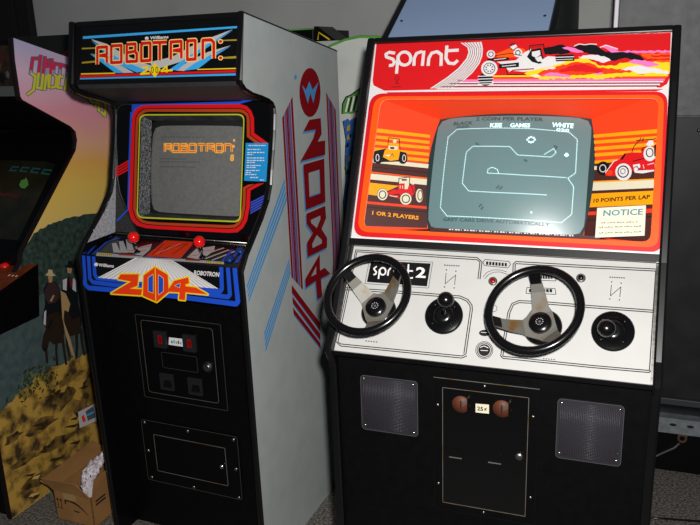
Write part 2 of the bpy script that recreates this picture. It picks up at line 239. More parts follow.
ART = {
 'marquee':[
  ('skyblue',1,'P',[(427,431),(6151,375),(6153,432),(428,512)]),
  ('skyblue',1,'P',[(324,1735),(6130,1716),(6134,1822),(325,1848)]),
  ('red',1,'P',[(322,1644),(6127,1622),(6129,1691),(324,1722)]),
  ('yellow',1,'P',[(362,1585),(1716,1592),(1717,1626),(363,1623)]),
  ('yellow',1,'P',[(4786,1559),(6125,1562),(6126,1594),(4751,1588)]),
  ('gold',1,'P',[(392,788),(994,794),(994,831),(392,834)]),
  ('gold',1,'P',[(398,1228),(960,1201),(961,1257),(399,1279)]),
  ('gold',1,'P',[(5591,749),(6131,747),(6132,793),(5592,777)]),
  ('gold',1,'P',[(5607,1241),(6113,1223),(6116,1292),(5608,1287)]),
  ('grey',1,'P',[(750,525),(1387,704),(1976,1000),(2668,1294),(3157,1428),(3049,1575),(2175,1371),(1509,984)]),
  ('skyblue',2,'P',[(751,562),(1431,951),(1980,1213),(2519,1411),(2937,1566),(2561,1612),(1983,1396),(1353,1010)]),
  ('grey',1,'P',[(757,975),(1395,1134),(1906,1364),(2447,1612),(2026,1611),(1357,1225)]),
  ('skyblue',2,'P',[(717,983),(1277,1177),(1673,1403),(2065,1612),(1736,1605),(1320,1348)]),
  ('grey',1,'P',[(5954,459),(5211,661),(4485,908),(3848,1180),(3043,1305),(3197,1549),(4140,1337),(5046,900),(5250,792)]),
  ('skyblue',2,'P',[(5954,488),(5150,918),(4425,1316),(4075,1577),(3749,1563),(4352,1226),(5045,871)]),
  ('grey',1,'P',[(5901,912),(5227,1166),(4710,1382),(4291,1606),(4003,1584),(4426,1345),(5120,1076)]),
  ('skyblue',2,'P',[(5902,932),(5298,1240),(4786,1559),(4291,1600),(4710,1368)]),
  ('flame',3,'L',[(1022,1324),(1014,798),(1388,793),(1393,1028),(1093,1059)],155,0),
  ('black',4,'L',[(1022,1324),(1014,798),(1388,793),(1393,1028),(1093,1059)],96,0),
  ('red',5,'L',[(1022,1324),(1014,798),(1388,793),(1393,1028),(1093,1059)],86,0),
  ('flame',3,'L',[(1187,1058),(1394,1080),(1397,1290)],155,0),
  ('black',4,'L',[(1187,1058),(1394,1080),(1397,1290)],96,0),
  ('red',5,'L',[(1187,1058),(1394,1080),(1397,1290)],86,0),
  ('flame',3,'L',[(1564,772),(1952,768),(1962,1280),(1574,1287),(1564,772)],155,0),
  ('black',4,'L',[(1564,772),(1952,768),(1962,1280),(1574,1287),(1564,772)],96,0),
  ('red',5,'L',[(1564,772),(1952,768),(1962,1280),(1574,1287),(1564,772)],86,0),
  ('flame',3,'L',[(2162,748),(2486,745),(2490,964),(2168,1000)],155,0),
  ('black',4,'L',[(2162,748),(2486,745),(2490,964),(2168,1000)],96,0),
  ('red',5,'L',[(2162,748),(2486,745),(2490,964),(2168,1000)],86,0),
  ('flame',3,'L',[(2491,996),(2549,1031),(2554,1267),(2173,1274),(2162,748)],155,0),
  ('black',4,'L',[(2491,996),(2549,1031),(2554,1267),(2173,1274),(2162,748)],96,0),
  ('red',5,'L',[(2491,996),(2549,1031),(2554,1267),(2173,1274),(2162,748)],86,0),
  ('flame',3,'L',[(2712,739),(3048,734),(3060,1258),(2724,1266),(2712,739)],155,0),
  ('black',4,'L',[(2712,739),(3048,734),(3060,1258),(2724,1266),(2712,739)],96,0),
  ('red',5,'L',[(2712,739),(3048,734),(3060,1258),(2724,1266),(2712,739)],86,0),
  ('flame',3,'L',[(3141,734),(3655,736)],155,0),
  ('black',4,'L',[(3141,734),(3655,736)],96,0),
  ('red',5,'L',[(3141,734),(3655,736)],86,0),
  ('flame',3,'L',[(3399,735),(3412,1271)],155,0),
  ('black',4,'L',[(3399,735),(3412,1271)],96,0),
  ('red',5,'L',[(3399,735),(3412,1271)],86,0),
  ('flame',3,'L',[(3813,1262),(3800,736),(4177,733),(4184,968),(3883,998)],155,0),
  ('black',4,'L',[(3813,1262),(3800,736),(4177,733),(4184,968),(3883,998)],96,0),
  ('red',5,'L',[(3813,1262),(3800,736),(4177,733),(4184,968),(3883,998)],86,0),
  ('flame',3,'L',[(3977,997),(4185,1020),(4191,1230)],155,0),
  ('black',4,'L',[(3977,997),(4185,1020),(4191,1230)],96,0),
  ('red',5,'L',[(3977,997),(4185,1020),(4191,1230)],86,0),
  ('flame',3,'L',[(4391,730),(4673,724),(4689,1268),(4406,1277),(4391,730)],155,0),
  ('black',4,'L',[(4391,730),(4673,724),(4689,1268),(4406,1277),(4391,730)],96,0),
  ('red',5,'L',[(4391,730),(4673,724),(4689,1268),(4406,1277),(4391,730)],86,0),
  ('flame',3,'L',[(4953,1279),(4936,731),(5222,729),(5319,810),(5334,1273)],155,0),
  ('black',4,'L',[(4953,1279),(4936,731),(5222,729),(5319,810),(5334,1273)],96,0),
  ('red',5,'L',[(4953,1279),(4936,731),(5222,729),(5319,810),(5334,1273)],86,0),
  ('flame',3,'P',[(5637,793),(5633,814),(5621,833),(5602,847),(5578,856),(5550,858),(5523,854),(5498,843),(5477,827),(5464,808),(5459,786),(5463,765),(5475,746),(5494,732),(5519,723),(5546,721),(5573,725),(5598,736),(5619,752),(5632,772)]),
  ('red',4,'P',[(5606,792),(5604,806),(5596,818),(5583,828),(5567,834),(5550,836),(5532,833),(5515,825),(5502,815),(5493,802),(5490,787),(5492,773),(5500,761),(5513,751),(5529,745),(5547,744),(5565,747),(5581,754),(5594,765),(5603,778)]),
  ('flame',3,'P',[(5652,1266),(5648,1287),(5636,1306),(5617,1320),(5593,1329),(5565,1332),(5538,1328),(5513,1317),(5493,1301),(5479,1282),(5474,1260),(5478,1239),(5490,1220),(5509,1206),(5534,1197),(5561,1194),(5589,1198),(5614,1209),(5634,1225),(5647,1244)]),
  ('red',4,'P',[(5621,1265),(5619,1279),(5611,1292),(5599,1301),(5583,1307),(5565,1309),(5547,1306),(5530,1299),(5517,1289),(5508,1276),(5505,1261),(5507,1247),(5515,1235),(5528,1225),(5544,1219),(5562,1217),(5580,1220),(5596,1227),(5609,1238),(5618,1251)]),
  ('yellow',6,'P',[(3229,1325),(3455,1540),(3251,1775),(3011,1559)]),
  ('black',7,'L',[(3186,1549),(3179,1601),(3160,1634),(3134,1633),(3113,1600),(3104,1547),(3111,1494),(3130,1462),(3156,1462),(3177,1496)],22,1),
  ('black',7,'L',[(3356,1553),(3350,1605),(3330,1638),(3305,1637),(3284,1604),(3275,1551),(3281,1498),(3301,1466),(3326,1467),(3347,1500)],22,1),
  ('yellow',6,'L',[(2766,1472),(2953,1459),(2937,1557),(2714,1658),(3051,1644)],60,0),
  ('yellow',6,'L',[(3678,1638),(3673,1442),(3475,1592),(3894,1575)],60,0),
  ('white',3,'P',[(2985,597),(2982,612),(2972,626),(2957,637),(2937,643),(2916,645),(2894,642),(2874,634),(2858,622),(2847,607),(2843,591),(2846,576),(2856,562),(2872,551),(2891,545),(2913,543),(2935,547),(2955,555),(2971,567),(2981,581)]),
  ('black',4,'P',[(2877,575),(2900,623),(2914,588),(2930,625),(2951,575),(2934,631),(2897,629)]),
  ('white',3,'T','Williams',(3027,634),(3706,626),(3036,542)),
],
 'bezel':[
  ('blue',1,'P',[(826,167),(5049,106),(5052,194),(1163,257),(957,424),(819,694)]),
  ('blue',1,'P',[(5049,106),(5847,-46),(5777,25),(5052,194)]),
  ('blue',1,'P',[(759,424),(831,424),(780,2397),(775,3688),(695,3726),(712,2399)]),
  ('blue',1,'P',[(767,3688),(760,3768),(259,4216),(258,4140)]),
  ('red',1,'P',[(831,864),(858,525),(994,593),(966,863)]),
  ('red',1,'P',[(858,525),(997,307),(1104,425),(994,593)]),
  ('red',1,'P',[(997,307),(1245,208),(1310,319),(1104,425)]),
  ('red',1,'P',[(1245,208),(1576,190),(1579,300),(1310,319)]),
  ('red',1,'P',[(1576,190),(5088,188),(5093,314),(1579,300)]),
  ('red',1,'P',[(5088,188),(5348,253),(5279,363),(5093,314)]),
  ('red',1,'P',[(5348,253),(5518,411),(5430,489),(5279,363)]),
  ('red',1,'P',[(5518,411),(5617,631),(5491,663),(5430,489)]),
  ('red',1,'P',[(5617,631),(5645,1103),(5515,1161),(5491,663)]),
  ('red',1,'P',[(5645,1103),(5930,1274),(5824,1353),(5515,1161)]),
  ('red',1,'P',[(5930,1274),(6151,1413),(5953,1415),(5824,1353)]),
  ('red',1,'P',[(6071,2674),(5572,2929),(5431,2886),(5781,2709)]),
  ('red',1,'P',[(5572,2929),(5565,3458),(5431,3432),(5431,2886)]),
  ('red',1,'P',[(5565,3458),(5473,3913),(5352,3855),(5431,3432)]),
  ('red',1,'P',[(5473,3913),(5332,4147),(5236,4055),(5352,3855)]),
  ('red',1,'P',[(5332,4147),(5131,4298),(5071,4174),(5236,4055)]),
  ('red',1,'P',[(5131,4298),(4774,4335),(4770,4211),(5071,4174)]),
  ('red',1,'P',[(4774,4335),(2083,4367),(2081,4251),(4770,4211)]),
  ('red',1,'P',[(2083,4367),(1501,4365),(1540,4246),(2081,4251)]),
  ('red',1,'P',[(1501,4365),(1120,4296),(1245,4193),(1540,4246)]),
  ('red',1,'P',[(1120,4296),(882,4115),(1042,4038),(1245,4193)]),
  ('red',1,'P',[(882,4115),(751,3775),(913,3733),(1042,4038)]),
  ('red',1,'P',[(751,3775),(793,2397),(937,2393),(913,3733)]),
  ('red',1,'P',[(793,2397),(831,864),(966,863),(937,2393)]),
  ('rust',1,'P',[(995,863),(1024,608),(1136,664),(1107,863)]),
  ('rust',1,'P',[(1024,608),(1127,451),(1216,549),(1136,664)]),
  ('rust',1,'P',[(1127,451),(1324,343),(1378,435),(1216,549)]),
  ('rust',1,'P',[(1324,343),(1579,324),(1581,416),(1378,435)]),
  ('rust',1,'P',[(1579,324),(5094,342),(5097,447),(1581,416)]),
  ('rust',1,'P',[(5094,342),(5263,387),(5205,478),(5097,447)]),
  ('rust',1,'P',[(5263,387),(5410,507),(5336,572),(5205,478)]),
  ('rust',1,'P',[(5410,507),(5463,670),(5357,696),(5336,572)]),
  ('rust',1,'P',[(5463,670),(5486,1173),(5378,1222),(5357,696)]),
  ('rust',1,'P',[(5486,1173),(5801,1371),(5713,1437),(5378,1222)]),
  ('rust',1,'P',[(5801,1371),(5909,1415),(5744,1417),(5713,1437)]),
  ('rust',1,'P',[(5717,2716),(5399,2877),(5288,2843),(5489,2744)]),
  ('rust',1,'P',[(5399,2877),(5401,3426),(5296,3406),(5288,2843)]),
  ('rust',1,'P',[(5401,3426),(5325,3842),(5231,3796),(5296,3406)]),
  ('rust',1,'P',[(5325,3842),(5214,4035),(5139,3963),(5231,3796)]),
  ('rust',1,'P',[(5214,4035),(5058,4147),(5010,4051),(5139,3963)]),
  ('rust',1,'P',[(5058,4147),(4769,4183),(4766,4087),(5010,4051)]),
  ('rust',1,'P',[(4769,4183),(2080,4226),(2078,4136),(4766,4087)]),
  ('rust',1,'P',[(2080,4226),(1549,4220),(1580,4127),(2078,4136)]),
  ('rust',1,'P',[(1549,4220),(1272,4170),(1369,4090),(1580,4127)]),
  ('rust',1,'P',[(1272,4170),(1077,4021),(1202,3961),(1369,4090)]),
  ('rust',1,'P',[(1077,4021),(948,3724),(1074,3692),(1202,3961)]),
  ('rust',1,'P',[(948,3724),(969,2392),(1081,2389),(1074,3692)]),
  ('rust',1,'P',[(969,2392),(995,863),(1100,863),(1081,2389)]),
  ('lime',2,'P',[(1144,735),(1153,663),(1199,698),(1191,765)]),
  ('lime',2,'P',[(1153,663),(1178,604),(1223,643),(1199,698)]),
  ('lime',2,'P',[(1178,604),(1219,558),(1261,601),(1223,643)]),
  ('lime',2,'P',[(1219,558),(1276,525),(1314,570),(1261,601)]),
  ('lime',2,'P',[(1276,525),(1350,506),(1382,552),(1314,570)]),
  ('lime',2,'P',[(1350,506),(1438,499),(1464,546),(1382,552)]),
  ('lime',2,'P',[(1438,499),(5017,498),(4993,543),(1464,546)]),
  ('lime',2,'P',[(5017,498),(5096,505),(5066,548),(4993,543)]),
  ('lime',2,'P',[(5096,505),(5161,523),(5126,565),(5066,548)]),
  ('lime',2,'P',[(5161,523),(5211,554),(5173,594),(5126,565)]),
  ('lime',2,'P',[(5211,554),(5246,597),(5206,634),(5173,594)]),
  ('lime',2,'P',[(5246,597),(5267,652),(5225,685),(5206,634)]),
  ('lime',2,'P',[(5267,652),(5274,719),(5231,748),(5225,685)]),
  ('lime',2,'P',[(5274,719),(5246,3750),(5200,3717),(5231,748)]),
  ('lime',2,'P',[(5246,3750),(5238,3820),(5193,3781),(5200,3717)]),
  ('lime',2,'P',[(5238,3820),(5216,3876),(5172,3834),(5193,3781)]),
  ('lime',2,'P',[(5216,3876),(5179,3921),(5138,3876),(5172,3834)]),
  ('lime',2,'P',[(5179,3921),(5128,3953),(5090,3905),(5138,3876)]),
  ('lime',2,'P',[(5128,3953),(5062,3973),(5029,3924),(5090,3905)]),
  ('lime',2,'P',[(5062,3973),(4982,3980),(4954,3931),(5029,3924)]),
  ('lime',2,'P',[(4982,3980),(1393,4031),(1421,3980),(4954,3931)]),
  ('lime',2,'P',[(1393,4031),(1303,4025),(1338,3975),(1421,3980)]),
  ('lime',2,'P',[(1303,4025),(1229,4006),(1270,3958),(1338,3975)]),
  ('lime',2,'P',[(1229,4006),(1172,3974),(1217,3927),(1270,3958)]),
  ('lime',2,'P',[(1172,3974),(1132,3927),(1179,3884),(1217,3927)]),
  ('lime',2,'P',[(1132,3927),(1108,3867),(1157,3829),(1179,3884)]),
  ('lime',2,'P',[(1108,3867),(1101,3794),(1150,3760),(1157,3829)]),
  ('lime',2,'P',[(1101,3794),(1144,735),(1191,765),(1150,3760)]),
  ('cardblue',3,'P',[(5351,1422),(6169,1412),(6160,2630),(5329,2624)]),
  ('white',4,'P',[(5463,1485),(5558,1485),(5559,1513),(5464,1513)]),
  ('white',4,'P',[(5584,1484),(5642,1484),(5643,1512),(5585,1511)]),
  ('white',4,'P',[(5668,1483),(5792,1482),(5793,1510),(5669,1510)]),
  ('white',4,'P',[(5817,1481),(5893,1481),(5894,1508),(5818,1508)]),
  ('white',4,'P',[(5918,1480),(6012,1479),(6013,1507),(5919,1507)]),
  ('white',4,'P',[(6038,1478),(6081,1479),(6082,1506),(6039,1506)]),
  ('white',4,'P',[(5423,1613),(5519,1612),(5520,1640),(5424,1640)]),
  ('white',4,'P',[(5544,1611),(5603,1611),(5604,1639),(5545,1639)]),
  ('white',4,'P',[(5628,1610),(5752,1609),(5753,1636),(5629,1637)]),
  ('white',4,'P',[(5778,1608),(5854,1607),(5855,1635),(5779,1635)]),
  ('white',4,'P',[(5879,1606),(5898,1607),(5899,1634),(5880,1634)]),
  ('white',4,'P',[(5421,1708),(5516,1708),(5517,1735),(5422,1736)]),
  ('white',4,'P',[(5542,1706),(5601,1706),(5602,1734),(5543,1734)]),
  ('white',4,'P',[(5626,1705),(5750,1704),(5751,1731),(5627,1732)]),
  ('white',4,'P',[(5776,1702),(5852,1702),(5853,1730),(5777,1730)]),
  ('white',4,'P',[(5877,1701),(5972,1700),(5973,1728),(5878,1728)]),
  ('white',4,'P',[(5997,1699),(6040,1699),(6041,1726),(5998,1726)]),
  ('white',4,'P',[(5419,1772),(5515,1771),(5516,1799),(5420,1799)]),
  ('white',4,'P',[(5541,1770),(5599,1770),(5600,1797),(5542,1797)]),
  ('white',4,'P',[(5625,1768),(5639,1769),(5640,1796),(5626,1796)]),
  ('white',4,'P',[(5417,1883),(5512,1882),(5513,1910),(5418,1911)]),
  ('white',4,'P',[(5538,1881),(5597,1881),(5598,1908),(5539,1908)]),
  ('white',4,'P',[(5622,1879),(5746,1878),(5747,1905),(5623,1907)]),
  ('white',4,'P',[(5772,1876),(5848,1876),(5849,1903),(5773,1904)]),
  ('white',4,'P',[(5874,1874),(5968,1873),(5969,1901),(5875,1902)]),
  ('white',4,'P',[(5993,1872),(6036,1872),(6037,1900),(5994,1899)]),
  ('white',4,'P',[(5415,1963),(5511,1962),(5511,1989),(5416,1990)]),
  ('white',4,'P',[(5536,1960),(5595,1960),(5596,1987),(5537,1988)]),
  ('white',4,'P',[(5620,1958),(5745,1957),(5746,1984),(5621,1986)]),
  ('white',4,'P',[(5770,1955),(5846,1955),(5847,1982),(5771,1983)]),
  ('white',4,'P',[(5872,1953),(5966,1952),(5967,1980),(5873,1981)]),
  ('white',4,'P',[(5991,1951),(6049,1951),(6050,1978),(5992,1978)]),
  ('white',4,'P',[(5413,2026),(5509,2025),(5510,2053),(5414,2054)]),
  ('white',4,'P',[(5535,2024),(5593,2023),(5594,2051),(5536,2051)]),
  ('white',4,'P',[(5619,2022),(5707,2021),(5708,2049),(5620,2049)]),
  ('white',4,'P',[(5411,2122),(5507,2121),(5508,2148),(5412,2150)]),
  ('white',4,'P',[(5532,2119),(5591,2119),(5592,2146),(5533,2147)]),
  ('white',4,'P',[(5617,2117),(5741,2115),(5742,2143),(5618,2145)]),
  ('white',4,'P',[(5767,2114),(5843,2113),(5844,2140),(5768,2141)]),
  ('white',4,'P',[(5868,2111),(5923,2111),(5924,2139),(5869,2139)]),
  ('white',4,'P',[(5410,2186),(5505,2184),(5506,2212),(5410,2213)]),
  ('white',4,'P',[(5531,2183),(5590,2182),(5591,2210),(5532,2210)]),
  ('white',4,'P',[(5615,2181),(5740,2179),(5741,2206),(5616,2208)]),
  ('white',4,'P',[(5389,2282),(5485,2280),(5486,2308),(5390,2310)]),
  ('white',4,'P',[(5510,2279),(5569,2278),(5570,2306),(5511,2306)]),
  ('white',4,'P',[(5595,2277),(5719,2274),(5720,2302),(5596,2304)]),
  ('white',4,'P',[(5745,2273),(5821,2272),(5822,2299),(5746,2300)]),
  ('white',4,'P',[(5847,2270),(5883,2270),(5884,2298),(5848,2298)]),
  ('white',4,'P',[(5387,2346),(5483,2344),(5484,2372),(5388,2373)]),
  ('white',4,'P',[(5509,2343),(5568,2342),(5569,2370),(5510,2370)]),
  ('white',4,'P',[(5367,2410),(5463,2408),(5464,2436),(5368,2438)]),
  ('white',4,'P',[(5489,2407),(5548,2406),(5549,2434),(5490,2435)]),
  ('white',4,'P',[(5574,2404),(5698,2402),(5699,2430),(5574,2432)]),
  ('white',4,'P',[(5724,2400),(5771,2400),(5772,2428),(5725,2428)]),
  ('white',4,'P',[(5549,2501),(5645,2499),(5646,2527),(5550,2528)]),
  ('white',4,'P',[(5670,2497),(5729,2497),(5730,2524),(5671,2525)]),
  ('white',4,'P',[(5754,2495),(5842,2493),(5843,2521),(5755,2522)]),
  ('white',4,'P',[(5913,2569),(6007,2568),(6008,2595),(5914,2597)]),
  ('white',4,'P',[(6033,2566),(6058,2566),(6059,2594),(6034,2593)]),
  ('violetblue',2,'P',[(5600,3296),(6127,3030),(6122,3083),(5598,3351)]),
  ('violetblue',2,'P',[(5597,3380),(6120,3111),(6115,3163),(5595,3434)]),
  ('violetblue',2,'P',[(5594,3463),(6113,3192),(6108,3244),(5592,3518)]),
  ('violetblue',2,'P',[(5591,3547),(6105,3273),(6101,3325),(5589,3601)]),
  ('violetblue',2,'P',[(5588,3631),(6098,3354),(6094,3407),(5586,3685)]),
  ('red',2,'P',[(182,2326),(714,2056),(712,2123),(178,2391)]),
  ('red',2,'P',[(176,2421),(711,2155),(708,2222),(172,2486)]),
  ('red',2,'P',[(171,2516),(707,2253),(705,2320),(167,2581)]),
  ('red',2,'P',[(165,2612),(704,2352),(701,2419),(161,2676)]),
],
 'bezel_open':[
(1191,765),(1199,698),(1223,643),(1261,601),(1314,570),(1382,552),(1464,546),(4993,543),(5066,548),(5126,565),(5173,594),(5206,634),(5225,685),(5231,748),(5200,3717),(5193,3781),(5172,3834),(5138,3876),(5090,3905),(5029,3924),(4954,3931),(1421,3980),(1338,3975),(1270,3958),(1217,3927),(1179,3884),(1157,3829),(1150,3760)],
 'deck':[
  ('blue',1,'L',[(382,1635),(10,546),(220,161)],90,0),
  ('blue',1,'L',[(589,1633),(371,620),(621,233)],90,0),
  ('blue',1,'L',[(223,1646),(-157,659),(-91,208)],90,0),
  ('blue',1,'L',[(5910,1369),(5680,270)],110,0),
  ('blue',1,'L',[(5666,1375),(5485,380)],110,0),
  ('blue',1,'L',[(5431,1401),(5258,496)],110,0),
  ('orangered',1,'P',[(2445,159),(3621,127),(3891,1381),(2579,1488)]),
  ('navy',2,'L',[(2371,170),(2553,1516),(3921,1399),(3683,101)],40,0),
  ('darkred',3,'L',[(2970,1188),(2899,638),(3205,507),(3390,313)],40,0),
  ('white',4,'L',[(2830,1211),(3191,311)],16,0),
  ('darkred',3,'L',[(2740,1305),(2600,438)],40,0),
  ('darkred',3,'L',[(3436,1189),(3436,264)],40,0),
  ('grey',1,'P',[(652,704),(780,641),(1533,1347),(1239,1364)]),
  ('grey',1,'P',[(798,513),(927,450),(1785,1306),(1493,1322)]),
  ('grey',1,'P',[(945,321),(1074,257),(2035,1264),(1745,1280)]),
  ('grey',1,'P',[(1901,1246),(1890,801),(2164,507),(2412,961),(2476,1428),(2177,1399)]),
  ('grey',1,'P',[(4065,1275),(3982,625),(4503,299),(4691,667),(4669,1287),(4435,1326)]),
  ('grey',1,'L',[(4735,1275),(5156,513)],80,0),
  ('grey',1,'L',[(5030,1337),(5434,546)],80,0),
  ('grey',1,'L',[(4437,1098),(4901,396)],80,0),
  ('orangered',2,'L',[(1675,1163),(1981,1031)],50,0),
  ('orangered',2,'L',[(1836,892),(2226,705)],50,0),
  ('orangered',2,'L',[(4087,1195),(4325,1040)],50,0),
  ('orangered',2,'L',[(4258,817),(4613,601)],50,0),
  ('orangered',2,'L',[(2160,1163),(2269,985)],50,0),
  ('grey',1,'P',[(637,1464),(2451,1448),(3810,1403),(5476,1356),(5583,1535),(798,1710)]),
  ('navy',3,'L',[(601,1421),(2496,1456),(3921,1399),(5549,1359)],40,0),
  ('yellow',4,'P',[(739,1512),(1288,1476),(1388,1603),(843,1639)]),
  ('black',5,'P',[(790,1543),(828,1545),(886,1615),(848,1614)]),
  ('black',5,'P',[(868,1538),(907,1540),(964,1610),(926,1609)]),
  ('black',5,'P',[(947,1533),(985,1535),(1042,1605),(1004,1604)]),
  ('black',5,'P',[(1025,1528),(1064,1530),(1120,1600),(1082,1599)]),
  ('black',5,'P',[(1104,1523),(1142,1525),(1198,1595),(1160,1593)]),
  ('black',5,'P',[(1182,1518),(1220,1520),(1276,1590),(1238,1588)]),
  ('black',5,'P',[(1260,1513),(1298,1515),(1353,1585),(1316,1583)]),
  ('yellow',4,'P',[(4841,1414),(5100,1421),(5174,1541),(4917,1534)]),
  ('black',5,'P',[(4882,1444),(4916,1446),(4957,1512),(4924,1511)]),
  ('black',5,'P',[(4952,1439),(4986,1441),(5027,1508),(4993,1506)]),
  ('black',5,'P',[(5022,1435),(5055,1436),(5097,1503),(5063,1501)]),
  ('yellow',4,'P',[(5227,1421),(5483,1429),(5554,1547),(5300,1541)]),
  ('black',5,'P',[(5267,1451),(5300,1453),(5341,1519),(5308,1517)]),
  ('black',5,'P',[(5336,1447),(5370,1448),(5410,1514),(5376,1513)]),
  ('black',5,'P',[(5405,1442),(5438,1444),(5478,1510),(5445,1508)]),
  ('rust',4,'P',[(1500,1409),(2074,1369),(2169,1495),(1599,1536)]),
  ('black',5,'P',[(1549,1441),(1587,1442),(1642,1513),(1604,1511)]),
  ('black',5,'P',[(1626,1436),(1664,1438),(1718,1508),(1681,1506)]),
  ('black',5,'P',[(1703,1431),(1741,1433),(1795,1503),(1758,1501)]),
  ('black',5,'P',[(1780,1426),(1818,1428),(1872,1498),(1834,1496)]),
  ('black',5,'P',[(1857,1421),(1895,1423),(1948,1493),(1911,1491)]),
  ('black',5,'P',[(1934,1416),(1971,1418),(2024,1488),(1987,1486)]),
  ('black',5,'P',[(2010,1411),(2048,1413),(2101,1483),(2063,1481)]),
  ('rust',4,'P',[(4078,1380),(4611,1341),(4689,1463),(4159,1502)]),
  ('black',5,'P',[(4120,1410),(4155,1412),(4200,1479),(4165,1478)]),
  ('black',5,'P',[(4192,1406),(4227,1407),(4271,1475),(4237,1473)]),
  ('black',5,'P',[(4264,1401),(4298,1402),(4343,1470),(4308,1468)]),
  ('black',5,'P',[(4335,1396),(4370,1398),(4414,1465),(4379,1464)]),
  ('black',5,'P',[(4406,1392),(4441,1393),(4485,1461),(4450,1459)]),
  ('black',5,'P',[(4478,1387),(4512,1388),(4555,1456),(4521,1454)]),
  ('black',5,'P',[(4549,1382),(4583,1384),(4626,1451),(4592,1450)]),
],
 'apron':[
  ('blue',1,'L',[(223,43),(247,1003),(379,1120),(1398,1105),(3647,1084),(6061,1127),(6132,1043),(6039,18)],163,0),
  ('blue',1,'L',[(450,44),(462,798),(581,913),(1407,927),(3654,889),(5782,935),(5854,851),(5800,21)],142,0),
  ('blue',1,'L',[(662,45),(679,663),(757,757),(1416,763),(3660,728),(5500,789),(5573,705),(5564,23)],142,0),
  ('white',2,'P',[(800,741),(2378,-40),(3764,-62),(5448,703),(4410,724),(1417,737)]),
  ('black',3,'L',[(2495,-38),(882,751)],11,0),
  ('black',3,'L',[(2552,-39),(1100,749)],11,0),
  ('black',3,'L',[(2609,-40),(1317,747)],11,0),
  ('black',3,'L',[(2666,-40),(1532,745)],11,0),
  ('black',3,'L',[(2723,-41),(1745,743)],11,0),
  ('black',3,'L',[(2779,-42),(1957,741)],11,0),
  ('black',3,'L',[(2836,-42),(2168,739)],11,0),
  ('black',3,'L',[(2892,-43),(2377,737)],11,0),
  ('black',3,'L',[(2949,-44),(2585,736)],11,0),
  ('black',3,'L',[(3005,-44),(2792,734)],11,0),
  ('black',3,'L',[(3061,-45),(2997,732)],11,0),
  ('black',3,'L',[(3117,-46),(3201,730)],11,0),
  ('black',3,'L',[(3173,-46),(3403,728)],11,0),
  ('black',3,'L',[(3229,-47),(3605,727)],11,0),
  ('black',3,'L',[(3284,-48),(3805,725)],11,0),
  ('black',3,'L',[(3340,-48),(4003,723)],11,0),
  ('black',3,'L',[(3395,-49),(4201,721)],11,0),
  ('black',3,'L',[(3451,-50),(4397,720)],11,0),
  ('black',3,'L',[(3506,-50),(4592,718)],11,0),
  ('black',3,'L',[(3561,-51),(4785,716)],11,0),
  ('black',3,'L',[(3616,-52),(4978,715)],11,0),
  ('black',3,'L',[(3671,-52),(5169,713)],11,0),
  ('black',3,'L',[(3726,-53),(5359,711)],11,0),
  ('white',3,'T','Williams',(843,362),(1478,354),(861,254)),
  ('white',3,'P',[(842,296),(837,315),(824,332),(805,347),(781,357),(756,362),(730,361),(707,354),(689,342),(679,326),(676,308),(681,289),(694,271),(713,257),(737,246),(763,242),(788,243),(811,249),(828,261),(839,277)]),
  ('white',3,'T','ROBOTRON',(4569,344),(5475,340),(4596,198)),
  ('yellow',5,'L',[(1752,551),(2471,493),(2407,872),(2090,998),(2591,974),(2535,1176),(1326,1225),(2162,754),(1622,720)],90,1),
  ('orangered',6,'P',[(1752,551),(2471,493),(2407,872),(2090,998),(2591,974),(2535,1176),(1326,1225),(2162,754),(1622,720)]),
  ('yellow',5,'L',[(3114,210),(3599,422),(3614,961),(3138,1336),(2605,1189),(2659,517)],90,1),
  ('orangered',6,'P',[(3114,210),(3599,422),(3614,961),(3138,1336),(2605,1189),(2659,517)]),
  ('yellow',5,'L',[(3832,595),(4364,437),(4391,625),(4256,665),(4254,732),(4632,737),(5065,916),(4248,924),(4218,1176),(3992,1178),(4023,944),(3614,961),(3617,864)],90,1),
  ('orangered',6,'P',[(3832,595),(4364,437),(4391,625),(4256,665),(4254,732),(4632,737),(5065,916),(4248,924),(4218,1176),(3992,1178),(4023,944),(3614,961),(3617,864)]),
  ('yellow',7,'L',[(2843,580),(3035,448),(3010,1054),(2825,1012)],30,1),
  ('blue',8,'P',[(2843,580),(3035,448),(3010,1054),(2825,1012)]),
  ('yellow',7,'L',[(3243,451),(3423,552),(3407,960),(3218,1094)],30,1),
  ('blue',8,'P',[(3243,451),(3423,552),(3407,960),(3218,1094)]),
  ('yellow',7,'L',[(3124,248),(3105,1300)],30,0),
  ('blue',8,'P',[(3849,747),(4055,653),(4028,790)]),
  ('yellow',7,'L',[(3849,747),(4055,653),(4028,790)],25,1),
],
 'side':[
  ('darkred',1,'P',[(6067,15563),(6024,15377),(5940,15203),(5818,15051),(5666,14928),(5491,14842),(5305,14796),(5115,14791),(4933,14828),(4767,14903),(4625,15012),(4513,15150),(4437,15309),(4399,15482),(4400,15660),(4441,15835),(4519,16000),(4631,16146),(4772,16267),(4936,16357),(5116,16411),(5302,16426),(5485,16400),(5658,16334),(5809,16231),(5932,16094),(6019,15932),(6065,15752)]),
  ('sideblue',2,'P',[(4617,15895),(4901,15712),(5200,15987),(5422,15683),(5931,15935),(5678,15630),(5434,15245),(5231,15604),(4997,15263),(4827,15578)]),
  ('sideblue',1,'P',[(4267,16156),(4243,16109),(4192,16080),(4134,16083),(4091,16115),(4079,16164),(4102,16212),(4153,16240),(4211,16238),(4255,16206)]),
  ('darkred',1,'P',[(3080,14940),(3214,15044),(3212,9515),(3080,9632)]),
  ('sidemauve',1,'P',[(3238,15062),(3365,15161),(3361,9383),(3235,9495)]),
  ('darkred',1,'P',[(3373,15167),(3493,15260),(3489,9270),(3369,9376)]),
  ('navyside',1,'P',[(3501,15266),(3557,15310),(3553,9213),(3497,9263)]),
